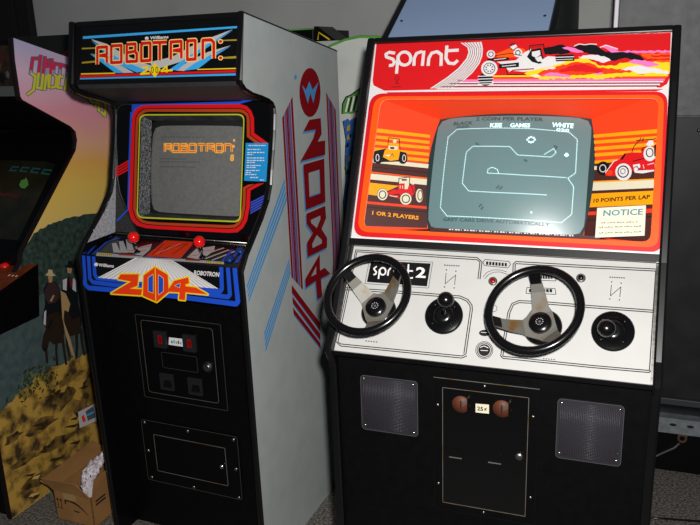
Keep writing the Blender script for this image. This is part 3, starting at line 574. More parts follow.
  ('sidemauve',1,'P',[(3573,15323),(3703,15423),(3699,9084),(3569,9199)]),
  ('darkred',1,'P',[(3735,15448),(3882,15562),(3879,8924),(3731,9055)]),
  ('darkred',1,'P',[(6541,15536),(6670,15423),(6655,9193),(6522,9229)]),
  ('sidemauve',1,'P',[(6693,15404),(6816,15297),(6805,9153),(6678,9187)]),
  ('darkred',1,'P',[(6824,15290),(6940,15189),(6932,9119),(6813,9151)]),
  ('navyside',1,'P',[(6948,15182),(7002,15134),(6996,9101),(6940,9116)]),
  ('sidemauve',1,'P',[(7018,15121),(7144,15011),(7141,9062),(7012,9097)]),
  ('darkred',1,'P',[(7176,14983),(7320,14858),(7320,9013),(7174,9053)]),
  ('darkred',1,'P',[(6522,9229),(6655,9193),(6088,6009),(5906,5953)]),
  ('sidemauve',1,'P',[(6678,9187),(6805,9153),(6295,6073),(6121,6019)]),
  ('darkred',1,'P',[(6813,9151),(6932,9119),(6471,6127),(6306,6076)]),
  ('navyside',1,'P',[(6940,9116),(6996,9101),(6559,6154),(6482,6130)]),
  ('sidemauve',1,'P',[(7012,9097),(7141,9062),(6760,6215),(6582,6161)]),
  ('darkred',1,'P',[(7174,9053),(7320,9013),(7009,6292),(6805,6229)]),
  ('sideblue',1,'P',[(4979,14637),(5905,14614),(5911,14051),(5559,13824),(6192,13791),(6138,13279),(4114,13325),(5225,13988),(5443,14259),(4457,14292)]),
  ('darkred',2,'P',[(5058,14705),(5988,14683),(5995,14120),(5642,13891),(6278,13860),(6223,13348),(4190,13388),(5306,14055),(5524,14327),(4534,14358)]),
  ('sideblue',1,'P',[(4327,13192),(6038,13156),(5974,11575),(4344,11611)]),
  ('darkred',2,'P',[(4404,13255),(6123,13224),(6061,11640),(4423,11673)]),
  ('sidegrey',3,'P',[(4780,12909),(5659,12894),(5635,12051),(4766,12081)]),
  ('sideblue',4,'L',[(5659,12894),(5635,12051),(4766,12081)],40,0),
  ('sideblue',1,'P',[(4360,11477),(5943,11443),(5981,10974),(5544,10659),(5990,10213),(5935,9863),(4284,9922),(4288,10444),(4803,10683),(4350,11112)]),
  ('darkred',2,'P',[(4439,11538),(6029,11508),(6068,11039),(5629,10722),(6078,10277),(6023,9925),(4363,9982),(4367,10504),(4884,10745),(4429,11173)]),
  ('sidegrey',3,'P',[(4776,11242),(5563,11235),(5567,11108),(5223,10851),(4796,11129)]),
  ('sidegrey',3,'P',[(4791,10364),(5195,10599),(5603,10315),(5589,10190),(4808,10212)]),
  ('sideblue',1,'P',[(5293,9781),(4016,9206),(4017,8874),(4844,8885),(4891,8163),(5324,8140),(5295,8847),(6141,8783),(5656,9163),(5252,9166)]),
  ('darkred',2,'P',[(5377,9842),(4095,9264),(4096,8931),(4927,8944),(4975,8221),(5410,8199),(5381,8906),(6231,8844),(5742,9224),(5337,9226)]),
  ('sidegrey',3,'P',[(5029,9483),(4562,9217),(4996,9189)]),
  ('sideblue',1,'P',[(3084,9280),(5165,7157),(5132,6851),(3051,9014)]),
  ('darkred',2,'P',[(3064,9357),(5140,7245),(5107,6940),(3031,9091)]),
  ('sideblue',1,'P',[(3074,8872),(5120,6738),(5092,6482),(3083,8619)]),
  ('darkred',2,'P',[(3054,8950),(5094,6828),(5067,6572),(3063,8698)]),
  ('sideblue',1,'P',[(3066,8480),(5083,6400),(5105,6156),(3096,8227)]),
  ('darkred',2,'P',[(3046,8559),(5058,6490),(5079,6246),(3076,8307)]),
  ('sideblue',1,'P',[(2993,12991),(3011,12865),(178,10094),(167,10194)]),
  ('sideblue',1,'P',[(3020,12805),(3039,12678),(192,9947),(182,10047)]),
  ('sideblue',1,'P',[(3048,12618),(3067,12491),(207,9798),(197,9899)]),
  ('sideblue',1,'P',[(3076,12431),(3095,12302),(222,9649),(212,9750)]),
  ('sideblue',1,'P',[(2993,10299),(3002,10206),(1013,8247),(1012,8369)]),
  ('sideblue',1,'P',[(3007,10162),(3016,10068),(1015,8067),(1014,8189)]),
  ('sideblue',1,'P',[(3021,10024),(3031,9930),(1017,7886),(1016,8009)]),
  ('sideblue',1,'P',[(3035,9886),(3045,9792),(1019,7704),(1018,7828)]),
],
 'face':[
  ('red',1,'P',[(215,45),(7729,85),(7760,1350),(7710,1502),(7582,1591),(4745,1561),(1885,1539),(659,1545),(426,1512),(299,1414),(239,1252)]),
  ('white',4,'L',[(791,460),(620,428),(531,479),(558,564),(746,633),(810,727),(759,813),(658,818)],86,0),
  ('white',4,'L',[(888,522),(902,1061)],86,0),
  ('white',4,'L',[(1368,848),(1352,633),(1400,490),(1553,438)],86,0),
  ('white',4,'L',[(1599,423),(1603,855)],86,0),
  ('white',4,'L',[(1765,860),(1758,647),(1821,498),(1966,458),(2092,548),(2118,871)],86,0),
  ('white',4,'L',[(2218,296),(2229,663),(2320,800),(2469,821),(2559,727)],86,0),
  ('white',4,'L',[(2199,446),(2553,439)],86,0),
  ('white',4,'L',[(1259,634),(1255,699),(1231,756),(1188,797),(1131,818),(1068,816),(1006,791),(953,747),(915,688),(896,622),(899,556),(924,499),(968,458),(1025,437),(1088,439),(1150,464),(1203,509),(1241,568)],86,1),
  ('darkred',3,'L',[(991,1192),(984,1231),(956,1254),(917,1253),(883,1228),(867,1189),(874,1150),(902,1127),(941,1128),(975,1153)],20,1),
  ('darkred',3,'L',[(928,1182),(948,1355)],20,0),
  ('darkred',3,'L',[(901,1363),(942,1297),(1006,1365)],20,0),
  ('darkred',3,'P',[(801,1427),(1069,1427),(1072,1452),(804,1453)]),
  ('white',2,'P',[(2577,233),(2778,369),(3194,428),(3139,228)]),
  ('white',2,'P',[(2778,369),(2821,512),(3197,624),(3194,428)]),
  ('white',2,'P',[(2821,512),(2782,680),(3143,832),(3197,624)]),
  ('white',2,'P',[(2782,680),(2597,942),(2993,1079),(3143,832)]),
  ('white',2,'P',[(2597,942),(2311,1202),(2776,1297),(2993,1079)]),
  ('white',2,'P',[(2311,1202),(1882,1505),(2477,1509),(2776,1297)]),
  ('darkred',3,'L',[(2656,232),(2837,377),(2874,528),(2833,702),(2653,961),(2377,1215),(1966,1506)],15,0),
  ('darkred',3,'L',[(2741,232),(2899,386),(2931,545),(2887,724),(2712,982),(2447,1230),(2056,1506)],15,0),
  ('darkred',3,'L',[(2825,231),(2962,395),(2987,562),(2941,747),(2772,1003),(2517,1244),(2145,1507)],15,0),
  ('darkred',3,'L',[(2910,230),(3024,404),(3044,579),(2995,770),(2831,1023),(2586,1258),(2235,1507)],15,0),
  ('darkred',3,'L',[(2994,230),(3087,413),(3100,595),(3049,793),(2890,1044),(2656,1272),(2324,1508)],15,0),
  ('darkred',3,'L',[(3072,229),(3145,421),(3152,611),(3100,814),(2945,1063),(2721,1286),(2406,1508)],15,0),
  ('yellow',2,'P',[(3498,1179),(7721,1267),(7723,1308),(3554,1224)]),
  ('orange',2,'P',[(3504,1245),(7688,1328),(7690,1358),(3559,1280)]),
  ('pink',2,'P',[(2603,1268),(7655,1368),(7657,1416),(2608,1321)]),
  ('white',2,'P',[(2497,1330),(7622,1426),(7624,1459),(2500,1366)]),
  ('plum',2,'P',[(2388,1369),(7588,1463),(7589,1484),(2390,1392)]),
  ('white',2,'P',[(2278,1401),(7554,1493),(7556,1531),(2282,1443)]),
  ('plum',2,'P',[(2170,1449),(7521,1538),(7522,1559),(2172,1472)]),
  ('white',2,'P',[(2059,1481),(7487,1568),(7489,1612),(2064,1529)]),
  ('white',1,'P',[(250,1369),(428,1529),(436,1593),(7762,1650),(7760,1609),(4747,1588),(1888,1562),(662,1568)]),
  ('red',2,'P',[(664,1591),(7650,1633),(7475,1685),(785,1651)]),
  ('yellow',3,'P',[(4313,1156),(4363,1116),(4413,1076),(4453,1024),(4530,1022),(4605,1013),(4676,991),(4752,984),(4820,953),(4879,910),(4952,902),(5025,896),(5084,854),(5151,852),(5218,855),(5278,815),(5346,822),(5410,806),(5477,811),(5542,801),(5605,801),(5664,775),(5727,780),(5790,780),(5853,785),(5906,841),(5968,878),(6038,900),(6087,962),(6151,994),(6216,982),(6283,1003),(6348,985),(6413,982),(6479,1004),(6547,990),(6599,938),(6661,911),(6728,894),(6796,925),(6866,934),(6937,924),(7005,962),(7075,957),(7143,951),(7212,948),(7276,921),(7348,941),(7412,916),(7478,931),(7544,949),(7610,953),(7675,938),(7740,953),(7745,1027),(7752,1101),(7753,1175),(7742,1247),(7682,1270),(7619,1267),(7555,1262),(7496,1291),(7431,1278),(7364,1264),(7296,1270),(7228,1264),(7160,1238),(7091,1243),(7031,1250),(6972,1263),(6910,1262),(6848,1260),(6791,1291),(6725,1262),(6670,1305),(6604,1283),(6542,1286),(6486,1324),(6419,1300),(6360,1323),(6297,1321),(6239,1350),(6173,1337),(6107,1352),(6039,1343),(5970,1309),(5903,1335),(5834,1309),(5766,1299),(5698,1312),(5633,1295),(5571,1319),(5507,1319),(5442,1312),(5376,1302),(5315,1329),(5247,1304),(5182,1302),(5117,1300),(5055,1333),(4986,1297),(4924,1332),(4858,1322),(4791,1311),(4725,1316),(4661,1273),(4587,1269),(4524,1220),(4452,1208),(4381,1190)]),
  ('orangered',4,'P',[(4593,1218),(4648,1172),(4704,1128),(4761,1086),(4829,1062),(4897,1028),(4976,1030),(5052,1023),(5114,971),(5190,965),(5256,928),(5339,945),(5405,908),(5475,884),(5547,869),(5619,866),(5692,888),(5765,905),(5837,898),(5909,907),(5971,939),(6038,962),(6088,1027),(6154,1047),(6222,1034),(6289,1058),(6357,1078),(6423,1055),(6491,1085),(6558,1099),(6624,1087),(6690,1092),(6757,1098),(6820,1072),(6887,1085),(6951,1074),(7018,1101),(7082,1087),(7030,1122),(6972,1144),(6908,1152),(6861,1198),(6797,1185),(6734,1181),(6673,1202),(6610,1201),(6546,1192),(6483,1203),(6421,1211),(6357,1207),(6294,1218),(6229,1210),(6165,1205),(6096,1188),(6028,1191),(5962,1206),(5895,1213),(5828,1222),(5761,1234),(5691,1219),(5625,1234),(5553,1220),(5485,1222),(5419,1248),(5348,1237),(5279,1244),(5212,1260),(5144,1248),(5075,1244),(5007,1236),(4939,1247),(4870,1229),(4801,1241),(4732,1228),(4662,1212)]),
  ('red',5,'P',[(5104,1124),(5173,1100),(5233,1055),(5310,1049),(5370,1008),(5433,972),(5501,967),(5563,935),(5634,948),(5699,928),(5767,929),(5831,964),(5898,985),(5963,1015),(6034,1049),(6107,1064),(6178,1092),(6252,1103),(6163,1179),(6098,1180),(6033,1163),(5967,1154),(5901,1146),(5836,1160),(5770,1135),(5704,1129),(5638,1138),(5571,1129),(5504,1115),(5438,1114),(5372,1130),(5305,1128),(5240,1141),(5170,1112)]),
  ('red',3,'P',[(5528,599),(5601,625),(5673,615),(5746,631),(5818,641),(5891,640),(5950,677),(6017,686),(6071,737),(6135,755),(6072,763),(6009,771),(5949,792),(5884,795),(5820,800),(5760,822),(5679,796),(5598,772),(5515,760),(5504,676)]),
  ('red',5,'P',[(6100,940),(6159,900),(6228,884),(6295,866),(6353,823),(6421,807),(6487,816),(6552,815),(6615,793),(6681,811),(6746,813),(6812,833),(6877,857),(6935,903),(6873,923),(6808,921),(6745,931),(6680,936),(6614,929),(6553,956),(6485,948),(6421,960),(6355,959),(6291,972),(6227,958),(6163,961)]),
  ('white',6,'P',[(5610,737),(5680,744),(5739,700),(5809,708),(5874,694),(5942,695),(6014,703),(6086,704),(6157,744),(6229,742),(6288,777),(6351,805),(6400,859),(6319,884),(6240,918),(6177,911),(6120,872),(6058,858),(5998,830),(5927,818),(5855,794),(5782,790),(5710,794)]),
  ('white',6,'P',[(6626,1126),(6685,1095),(6751,1080),(6805,1040),(6875,1041),(6942,1026),(7009,1013),(7079,1022),(7147,1039),(7216,1050),(7284,1077),(7352,1090),(7421,1084),(7484,1111),(7550,1124),(7610,1166),(7680,1156),(7739,1196),(7742,1247),(7681,1257),(7621,1234),(7560,1227),(7499,1240),(7438,1216),(7377,1200),(7315,1210),(7241,1222),(7166,1226),(7090,1230),(7026,1212),(6964,1182),(6903,1147),(6834,1123),(6765,1141),(6695,1113)]),
  ('white',6,'P',[(4752,1033),(4838,1030),(4915,998),(4995,975),(5097,1032),(5019,1055),(4931,1040),(4855,1073)]),
  ('white',6,'P',[(4467,1201),(4533,1194),(4599,1185),(4665,1182),(4743,1232),(4658,1246),(4571,1244)]),
  ('pink',6,'P',[(4740,1195),(4813,1199),(4874,1165),(4938,1143),(5007,1137),(5077,1149),(5147,1147),(5215,1180),(5284,1185),(5353,1200),(5421,1215),(5483,1257),(5551,1269),(5478,1255),(5408,1287),(5334,1265),(5262,1274),(5186,1247),(5115,1263),(5041,1238),(4965,1246),(4890,1231),(4815,1222)]),
  ('pink',6,'P',[(5998,1185),(6079,1201),(6154,1171),(6233,1176),(6214,1233),(6143,1227),(6072,1229)]),
  ('pink',6,'P',[(6798,909),(6864,877),(6932,846),(6993,863),(7055,872),(7116,889),(7178,876),(7238,912),(7299,913),(7359,930),(7414,963),(7474,980),(7529,1010),(7465,1032),(7396,1036),(7330,1052),(7262,1064),(7192,1045),(7126,1007),(7055,988),(6984,967),(6920,966),(6859,938)]),
  ('pink',4,'P',[(6166,504),(6258,457),(6319,481),(6379,509),(6475,556),(6548,611),(6610,630),(6671,630),(6731,618),(6790,599),(6852,631),(6912,619),(6972,627),(7032,634),(7092,632),(7151,628),(7212,647),(7270,628),(7329,630),(7390,650),(7447,626),(7506,631),(7566,654),(7623,626),(7683,658),(7741,646),(7744,703),(7682,694),(7621,702),(7559,706),(7496,685),(7434,678),(7374,706),(7311,691),(7248,687),(7185,687),(7123,692),(7060,683),(6996,694),(6931,675),(6866,664),(6803,691),(6738,682),(6672,656),(6607,655),(6542,657),(6478,680),(6411,659),(6354,613),(6296,565),(6235,526)]),
  ('orange',3,'P',[(7061,699),(7123,708),(7184,684),(7248,716),(7308,693),(7371,711),(7433,724),(7494,716),(7554,695),(7615,703),(7678,728),(7737,713),(7753,793),(7742,871),(7749,950),(7687,952),(7625,959),(7562,940),(7500,960),(7436,940),(7374,924),(7319,884),(7257,864),(7204,819),(7124,772)]),
  ('red',4,'P',[(7291,757),(7356,760),(7421,767),(7485,773),(7547,744),(7612,756),(7676,752),(7740,760),(7742,811),(7675,808),(7609,812),(7540,795),(7475,817),(7407,813),(7344,800)]),
  ('red',4,'P',[(7182,844),(7246,852),(7307,832),(7371,852),(7434,848),(7497,865),(7559,852),(7621,855),(7682,842),(7744,853),(7746,894),(7679,891),(7613,902),(7545,883),(7478,891),(7412,905),(7343,891),(7262,877)]),
  ('black',5,'P',[(4733,474),(4818,452),(4904,440),(4980,433),(5050,408),(5133,387),(5221,393),(5282,433),(5348,458),(5421,469),(5494,469),(5588,429),(5650,410),(5717,431),(5780,421),(5860,412),(5940,420),(6020,442),(6121,526),(6193,580),(6269,627),(6332,625),(6395,657),(6458,650),(6535,649),(6612,642),(6690,648),(6759,673),(6831,656),(6900,688),(6980,725),(7063,746),(7136,829),(7209,910),(7097,935),(7001,864),(6931,866),(6861,848),(6792,820),(6722,802),(6654,821),(6572,843),(6495,878),(6423,871),(6353,842),(6277,827),(6212,766),(6135,755),(6072,724),(6009,692),(5941,679),(5874,675),(5812,637),(5746,624),(5680,611),(5614,597),(5550,568),(5493,594),(5430,602),(5374,632),(5313,645),(5249,651),(5186,662),(5119,635),(5055,644),(4990,638),(4927,654),(4860,638),(4797,654),(4766,564)]),
  ('pink',6,'P',[(5203,479),(5323,451),(5409,475),(5496,490),(5562,523),(5626,558),(5695,579),(5746,624),(5666,623),(5586,630),(5504,609),(5424,592),(5353,539),(5276,520)]),
  ('white',6,'L',[(5493,447),(5610,393),(5756,420),(5875,404),(6043,421)],24,0),
  ('white',6,'L',[(6119,504),(6257,451),(6402,510),(6546,569)],24,0),
  ('orange',4,'P',[(3548,581),(3846,453),(3996,404),(4256,469),(4398,667),(3970,696),(3582,677)]),
  ('white',5,'P',[(3528,591),(3526,626),(3513,656),(3491,680),(3462,695),(3429,699),(3394,693),(3362,676),(3335,650),(3317,618),(3308,583),(3311,549),(3323,518),(3345,494),(3375,479),(3408,475),(3443,482),(3475,499),(3501,525),(3520,557)]),
  ('black',6,'L',[(3481,590),(3476,622),(3455,644),(3424,652),(3392,642),(3367,618),(3356,585),(3361,553),(3382,530),(3412,523),(3445,533),(3470,557)],20,1),
  ('black',6,'L',[(3527,636),(3909,580),(4221,661)],20,0),
  ('black',3,'P',[(3326,713),(3662,696),(3891,677),(3899,760),(3567,790),(3358,783)]),
  ('white',5,'L',[(3511,747),(3818,718)],20,0),
  ('darkred',5,'P',[(4081,390),(4079,419),(4067,445),(4046,465),(4018,477),(3987,481),(3955,475),(3925,460),(3901,439),(3884,412),(3876,382),(3879,353),(3891,327),(3912,307),(3939,295),(3971,291),(4003,297),(4033,312),(4057,334),(4074,361)]),
  ('white',6,'P',[(3893,399),(4041,339),(4083,407),(3977,486)]),
  ('black',7,'L',[(3925,473),(4043,505)],16,0),
  ('white',6,'P',[(4224,578),(4222,616),(4209,649),(4187,675),(4157,691),(4123,696),(4087,689),(4055,670),(4028,642),(4009,608),(4000,570),(4002,532),(4015,499),(4038,473),(4068,457),(4102,452),(4137,459),(4170,478),(4197,506),(4216,540)]),
  ('black',7,'L',[(4171,576),(4166,608),(4146,630),(4118,638),(4088,628),(4064,604),(4054,572),(4059,540),(4078,518),(4107,510),(4137,520),(4160,544)],22,1),
  ('white',4,'P',[(3594,805),(4079,780),(4265,580),(4433,476),(4602,701),(4808,790),(4976,725),(5174,748),(5329,872),(4993,959),(4605,1055),(4308,1102),(3898,1049),(3810,923)]),
  ('black',6,'P',[(3652,879),(4160,840),(4171,966),(3662,990)]),
  ('white',7,'L',[(3735,937),(4090,909)],22,0),
  ('darkred',6,'L',[(4001,1052),(4553,1027)],30,0),
  ('black',6,'L',[(3841,979),(3909,1167),(4365,1174)],22,0),
  ('white',7,'L',[(3927,1091),(4071,985)],24,0),
  ('black',5,'P',[(4350,693),(4435,504),(4682,458),(4752,707),(4886,847),(4667,894),(4487,834)]),
  ('white',6,'P',[(4465,560),(4662,523),(4687,650),(4579,728),(4474,670)]),
  ('white',6,'P',[(4555,741),(4700,678),(4760,816),(4638,839)]),
  ('black',7,'L',[(4400,530),(4401,392),(4737,367),(4774,517)],26,0),
  ('darkred',7,'L',[(4448,504),(4455,438),(4704,415)],20,0),
  ('black',6,'P',[(5046,674),(5508,669),(5535,841),(5083,843)]),
  ('white',7,'L',[(5075,734),(5513,733)],22,0),
  ('white',7,'L',[(5080,799),(5493,797)],16,0),
  ('white',6,'P',[(4685,813),(4875,695),(5073,718),(5014,905),(4847,981)]),
  ('white',6,'P',[(3626,989),(3622,1055),(3597,1115),(3554,1161),(3498,1190),(3433,1199),(3366,1187),(3303,1155),(3251,1105),(3215,1044),(3198,976),(3203,909),(3228,849),(3271,803),(3328,774),(3393,765),(3460,778),(3522,811),(3574,860),(3610,922)]),
  ('black',7,'L',[(3559,987),(3556,1032),(3539,1072),(3510,1104),(3471,1124),(3427,1130),(3381,1121),(3338,1099),(3303,1066),(3278,1024),(3267,978),(3270,933),(3287,892),(3316,860),(3355,841),(3399,835),(3445,844),(3488,866),(3523,899),(3547,941)],20,1),
  ('black',7,'L',[(3474,1007),(3519,1025)],26,0),
  ('black',7,'L',[(3445,1044),(3469,1087)],26,0),
  ('black',7,'L',[(3397,1045),(3385,1089)],26,0),
  ('black',7,'L',[(3359,1009),(3318,1028)],26,0),
  ('black',7,'L',[(3352,958),(3306,940)],26,0),
  ('black',7,'L',[(3381,921),(3357,878)],26,0),
  ('black',7,'L',[(3429,920),(3441,876)],26,0),
  ('black',7,'L',[(3467,956),(3508,937)],26,0),
  ('black',5,'P',[(3529,1290),(3525,1344),(3503,1393),(3464,1431),(3414,1455),(3356,1462),(3296,1453),(3241,1426),(3195,1386),(3163,1336),(3149,1281),(3153,1226),(3175,1177),(3214,1139),(3265,1115),(3323,1108),(3383,1118),(3438,1145),(3484,1185),(3515,1235)]),
  ('white',6,'L',[(3135,1197),(3538,1191)],24,0),
  ('white',6,'L',[(3143,1275),(3545,1268)],24,0),
  ('white',6,'L',[(3150,1353),(3552,1345)],24,0),
  ('white',6,'L',[(3156,1414),(3558,1406)],24,0),
  ('red',3,'P',[(226,1991),(236,1878),(360,1946),(350,2050)]),
  ('red',3,'P',[(236,1878),(268,1785),(390,1860),(360,1946)]),
  ('red',3,'P',[(268,1785),(320,1713),(438,1794),(390,1860)]),
  ('red',3,'P',[(320,1713),(393,1662),(505,1747),(438,1794)]),
  ('red',3,'P',[(393,1662),(486,1631),(591,1719),(505,1747)]),
  ('red',3,'P',[(486,1631),(600,1622),(696,1710),(591,1719)]),
  ('red',3,'P',[(600,1622),(7453,1692),(7399,1773),(696,1710)]),
  ('red',3,'P',[(7453,1692),(7542,1702),(7481,1782),(7399,1773)]),
  ('red',3,'P',[(7542,1702),(7615,1731),(7549,1808),(7481,1782)]),
  ('red',3,'P',[(7615,1731),(7672,1777),(7601,1850),(7549,1808)]),
  ('red',3,'P',[(7672,1777),(7713,1841),(7639,1910),(7601,1850)]),
  ('red',3,'P',[(7713,1841),(7739,1923),(7662,1986),(7639,1910)]),
  ('red',3,'P',[(7739,1923),(7749,2024),(7671,2078),(7662,1986)]),
  ('red',3,'P',[(7749,2024),(7815,5322),(7720,5236),(7671,2078)]),
  ('red',3,'P',[(7815,5322),(7809,5416),(7714,5323),(7720,5236)]),
  ('red',3,'P',[(7809,5416),(7788,5492),(7693,5394),(7714,5323)]),
  ('red',3,'P',[(7788,5492),(7750,5552),(7659,5449),(7693,5394)]),
  ('red',3,'P',[(7750,5552),(7697,5594),(7609,5489),(7659,5449)]),
  ('red',3,'P',[(7697,5594),(7628,5620),(7545,5512),(7609,5489)]),
  ('red',3,'P',[(7628,5620),(7543,5628),(7466,5520),(7545,5512)]),
  ('red',3,'P',[(7543,5628),(588,5624),(667,5495),(7466,5520)]),
  ('red',3,'P',[(588,5624),(478,5615),(565,5486),(667,5495)]),
  ('red',3,'P',[(478,5615),(387,5585),(481,5458),(565,5486)]),
  ('red',3,'P',[(387,5585),(316,5537),(416,5413),(481,5458)]),
  ('red',3,'P',[(316,5537),(265,5468),(370,5350),(416,5413)]),
  ('red',3,'P',[(265,5468),(235,5380),(342,5268),(370,5350)]),
  ('red',3,'P',[(235,5380),(224,5272),(333,5169),(342,5268)]),
  ('red',3,'P',[(224,5272),(226,1991),(350,2050),(333,5169)]),
  ('orange',3,'P',[(350,2050),(360,1946),(551,1972),(542,2050)]),
  ('orange',3,'P',[(360,1946),(390,1860),(573,1908),(551,1972)]),
  ('orange',3,'P',[(390,1860),(438,1794),(609,1858),(573,1908)]),
  ('orange',3,'P',[(438,1794),(505,1747),(660,1823),(609,1858)]),
  ('orange',3,'P',[(505,1747),(591,1719),(724,1803),(660,1823)]),
  ('orange',3,'P',[(591,1719),(696,1710),(802,1796),(724,1803)]),
  ('orange',3,'P',[(696,1710),(7399,1773),(7351,1865),(802,1796)]),
  ('orange',3,'P',[(7399,1773),(7481,1782),(7412,1872),(7351,1865)]),
  ('orange',3,'P',[(7481,1782),(7549,1808),(7462,1891),(7412,1872)]),
  ('orange',3,'P',[(7549,1808),(7601,1850),(7501,1924),(7462,1891)]),
  ('orange',3,'P',[(7601,1850),(7639,1910),(7529,1968),(7501,1924)]),
  ('orange',3,'P',[(7639,1910),(7662,1986),(7546,2025),(7529,1968)]),
  ('orange',3,'P',[(7662,1986),(7671,2078),(7551,2094),(7546,2025)]),
  ('orange',3,'P',[(7671,2078),(7720,5236),(7550,5178),(7551,2094)]),
  ('orange',3,'P',[(7720,5236),(7714,5323),(7544,5244),(7550,5178)]),
  ('orange',3,'P',[(7714,5323),(7693,5394),(7528,5297),(7544,5244)]),
  ('orange',3,'P',[(7693,5394),(7659,5449),(7501,5339),(7528,5297)]),
  ('orange',3,'P',[(7659,5449),(7609,5489),(7463,5369),(7501,5339)]),
  ('orange',3,'P',[(7609,5489),(7545,5512),(7414,5387),(7463,5369)]),
  ('orange',3,'P',[(7545,5512),(7466,5520),(7355,5393),(7414,5387)]),
  ('orange',3,'P',[(7466,5520),(667,5495),(744,5394),(7355,5393)]),
  ('orange',3,'P',[(667,5495),(565,5486),(667,5387),(744,5394)]),
  ('orange',3,'P',[(565,5486),(481,5458),(605,5367),(667,5387)]),
  ('orange',3,'P',[(481,5458),(416,5413),(557,5333),(605,5367)]),
  ('orange',3,'P',[(416,5413),(370,5350),(522,5286),(557,5333)]),
  ('orange',3,'P',[(370,5350),(342,5268),(502,5225),(522,5286)]),
  ('orange',3,'P',[(342,5268),(333,5169),(496,5151),(502,5225)]),
  ('orange',3,'P',[(333,5169),(350,2050),(542,2050),(496,5151)]),
  ('cream',5,'P',[(6329,4638),(7401,4534),(7410,5257),(6329,5360)]),
  ('grey',6,'L',[(6329,4638),(7401,4534),(7410,5257),(6329,5360)],12,1),
  ('teal',6,'T','NOTICE',(6469,4834),(7346,4764),(6473,4682)),
  ('ink',6,'L',[(6435,5012),(6449,4989),(6465,5010),(6484,4992)],15,0),
  ('ink',6,'L',[(6501,5007),(6507,4972),(6517,5006),(6526,4978)],15,0),
  ('ink',6,'L',[(6563,5002),(6581,4984),(6601,5000),(6625,4985)],15,0),
  ('ink',6,'L',[(6639,4996),(6648,4969),(6661,4995),(6674,4973)],15,0),
  ('ink',6,'L',[(6691,4992),(6710,4969),(6732,4990),(6759,4971)],15,0),
  ('ink',6,'L',[(6795,4984),(6808,4949),(6825,4983),(6842,4954)],15,0),
  ('ink',6,'L',[(6857,4979),(6864,4962),(6873,4978),(6883,4964)],15,0),
  ('ink',6,'L',[(6899,4976),(6916,4948),(6937,4974),(6960,4952)],15,0),
  ('ink',6,'L',[(6996,4968),(7006,4946),(7018,4967),(7031,4949)],15,0),
  ('ink',6,'L',[(7045,4964),(7063,4930),(7086,4963),(7112,4934)],15,0),
  ('ink',6,'L',[(7128,4958),(7142,4940),(7157,4957),(7176,4942)],15,0),
  ('ink',6,'L',[(7212,4952),(7218,4925),(7227,4951),(7237,4929)],15,0),
  ('ink',6,'L',[(6397,5123),(6411,5100),(6427,5121),(6446,5103)],15,0),
  ('ink',6,'L',[(6463,5117),(6469,5083),(6479,5117),(6488,5089)],15,0),
  ('ink',6,'L',[(6525,5112),(6543,5095),(6563,5111),(6587,5096)],15,0),
  ('ink',6,'L',[(6601,5106),(6611,5079),(6623,5105),(6636,5083)],15,0),
  ('ink',6,'L',[(6653,5102),(6672,5080),(6694,5100),(6721,5082)],15,0),
  ('ink',6,'L',[(6757,5094),(6770,5059),(6787,5093),(6805,5065)],15,0),
  ('ink',6,'L',[(6820,5089),(6826,5072),(6835,5088),(6845,5074)],15,0),
  ('ink',6,'L',[(6862,5086),(6879,5058),(6899,5084),(6922,5062)],15,0),
  ('ink',6,'L',[(6959,5078),(6968,5056),(6980,5077),(6993,5059)],15,0),
  ('ink',6,'L',[(7007,5074),(7026,5039),(7048,5072),(7074,5044)],15,0),
  ('ink',6,'L',[(7091,5068),(7104,5050),(7120,5066),(7138,5052)],15,0),
  ('ink',6,'L',[(7174,5061),(7180,5034),(7190,5060),(7199,5039)],15,0),
  ('ink',6,'L',[(7213,5058),(7230,5035),(7250,5056),(7273,5038)],15,0),
  ('ink',6,'L',[(7290,5052),(7298,5018),(7310,5051),(7323,5023)],15,0),
  ('ink',6,'L',[(6406,5259),(6420,5236),(6436,5258),(6455,5239)],15,0),
  ('ink',6,'L',[(6471,5254),(6477,5219),(6488,5253),(6497,5225)],15,0),
  ('ink',6,'L',[(6534,5249),(6552,5231),(6572,5247),(6596,5232)],15,0),
  ('ink',6,'L',[(6610,5242),(6619,5215),(6632,5241),(6644,5219)],15,0),
  ('ink',6,'L',[(6661,5238),(6681,5215),(6703,5236),(6729,5217)],15,0),
  ('ink',6,'L',[(6766,5230),(6778,5195),(6795,5228),(6813,5200)],15,0),
  ('ink',6,'L',[(6828,5225),(6835,5207),(6844,5224),(6854,5210)],15,0),
  ('ink',6,'L',[(6870,5221),(6887,5194),(6907,5219),(6930,5197)],15,0),
  ('ink',6,'L',[(6967,5213),(6976,5191),(6988,5212),(7001,5194)],15,0),
  ('ink',6,'L',[(7015,5209),(7034,5174),(7056,5207),(7082,5179)],15,0),
  ('ink',6,'L',[(7099,5202),(7112,5185),(7127,5201),(7146,5186)],15,0),
  ('ink',6,'L',[(7182,5195),(7188,5169),(7197,5195),(7207,5173)],15,0),
  ('ink',6,'L',[(7221,5192),(7238,5170),(7258,5190),(7281,5172)],15,0),
  ('ink',6,'L',[(7297,5186),(7306,5152),(7318,5185),(7330,5157)],15,0),
  ('brown',3,'P',[(2289,5294),(6433,5316),(6438,5403),(2301,5404)]),
  ('white',4,'P',[(2786,5305),(2842,5304),(2845,5333),(2789,5333)]),
  ('white',4,'P',[(2863,5305),(2899,5306),(2902,5334),(2866,5333)]),
  ('white',4,'P',[(2940,5305),(3007,5305),(3010,5333),(2943,5334)]),
  ('white',4,'P',[(3017,5306),(3063,5306),(3066,5334),(3020,5334)]),
  ('white',4,'P',[(3094,5306),(3115,5308),(3118,5336),(3097,5334)]),
  ('white',4,'P',[(3171,5306),(3227,5306),(3230,5335),(3174,5335)]),
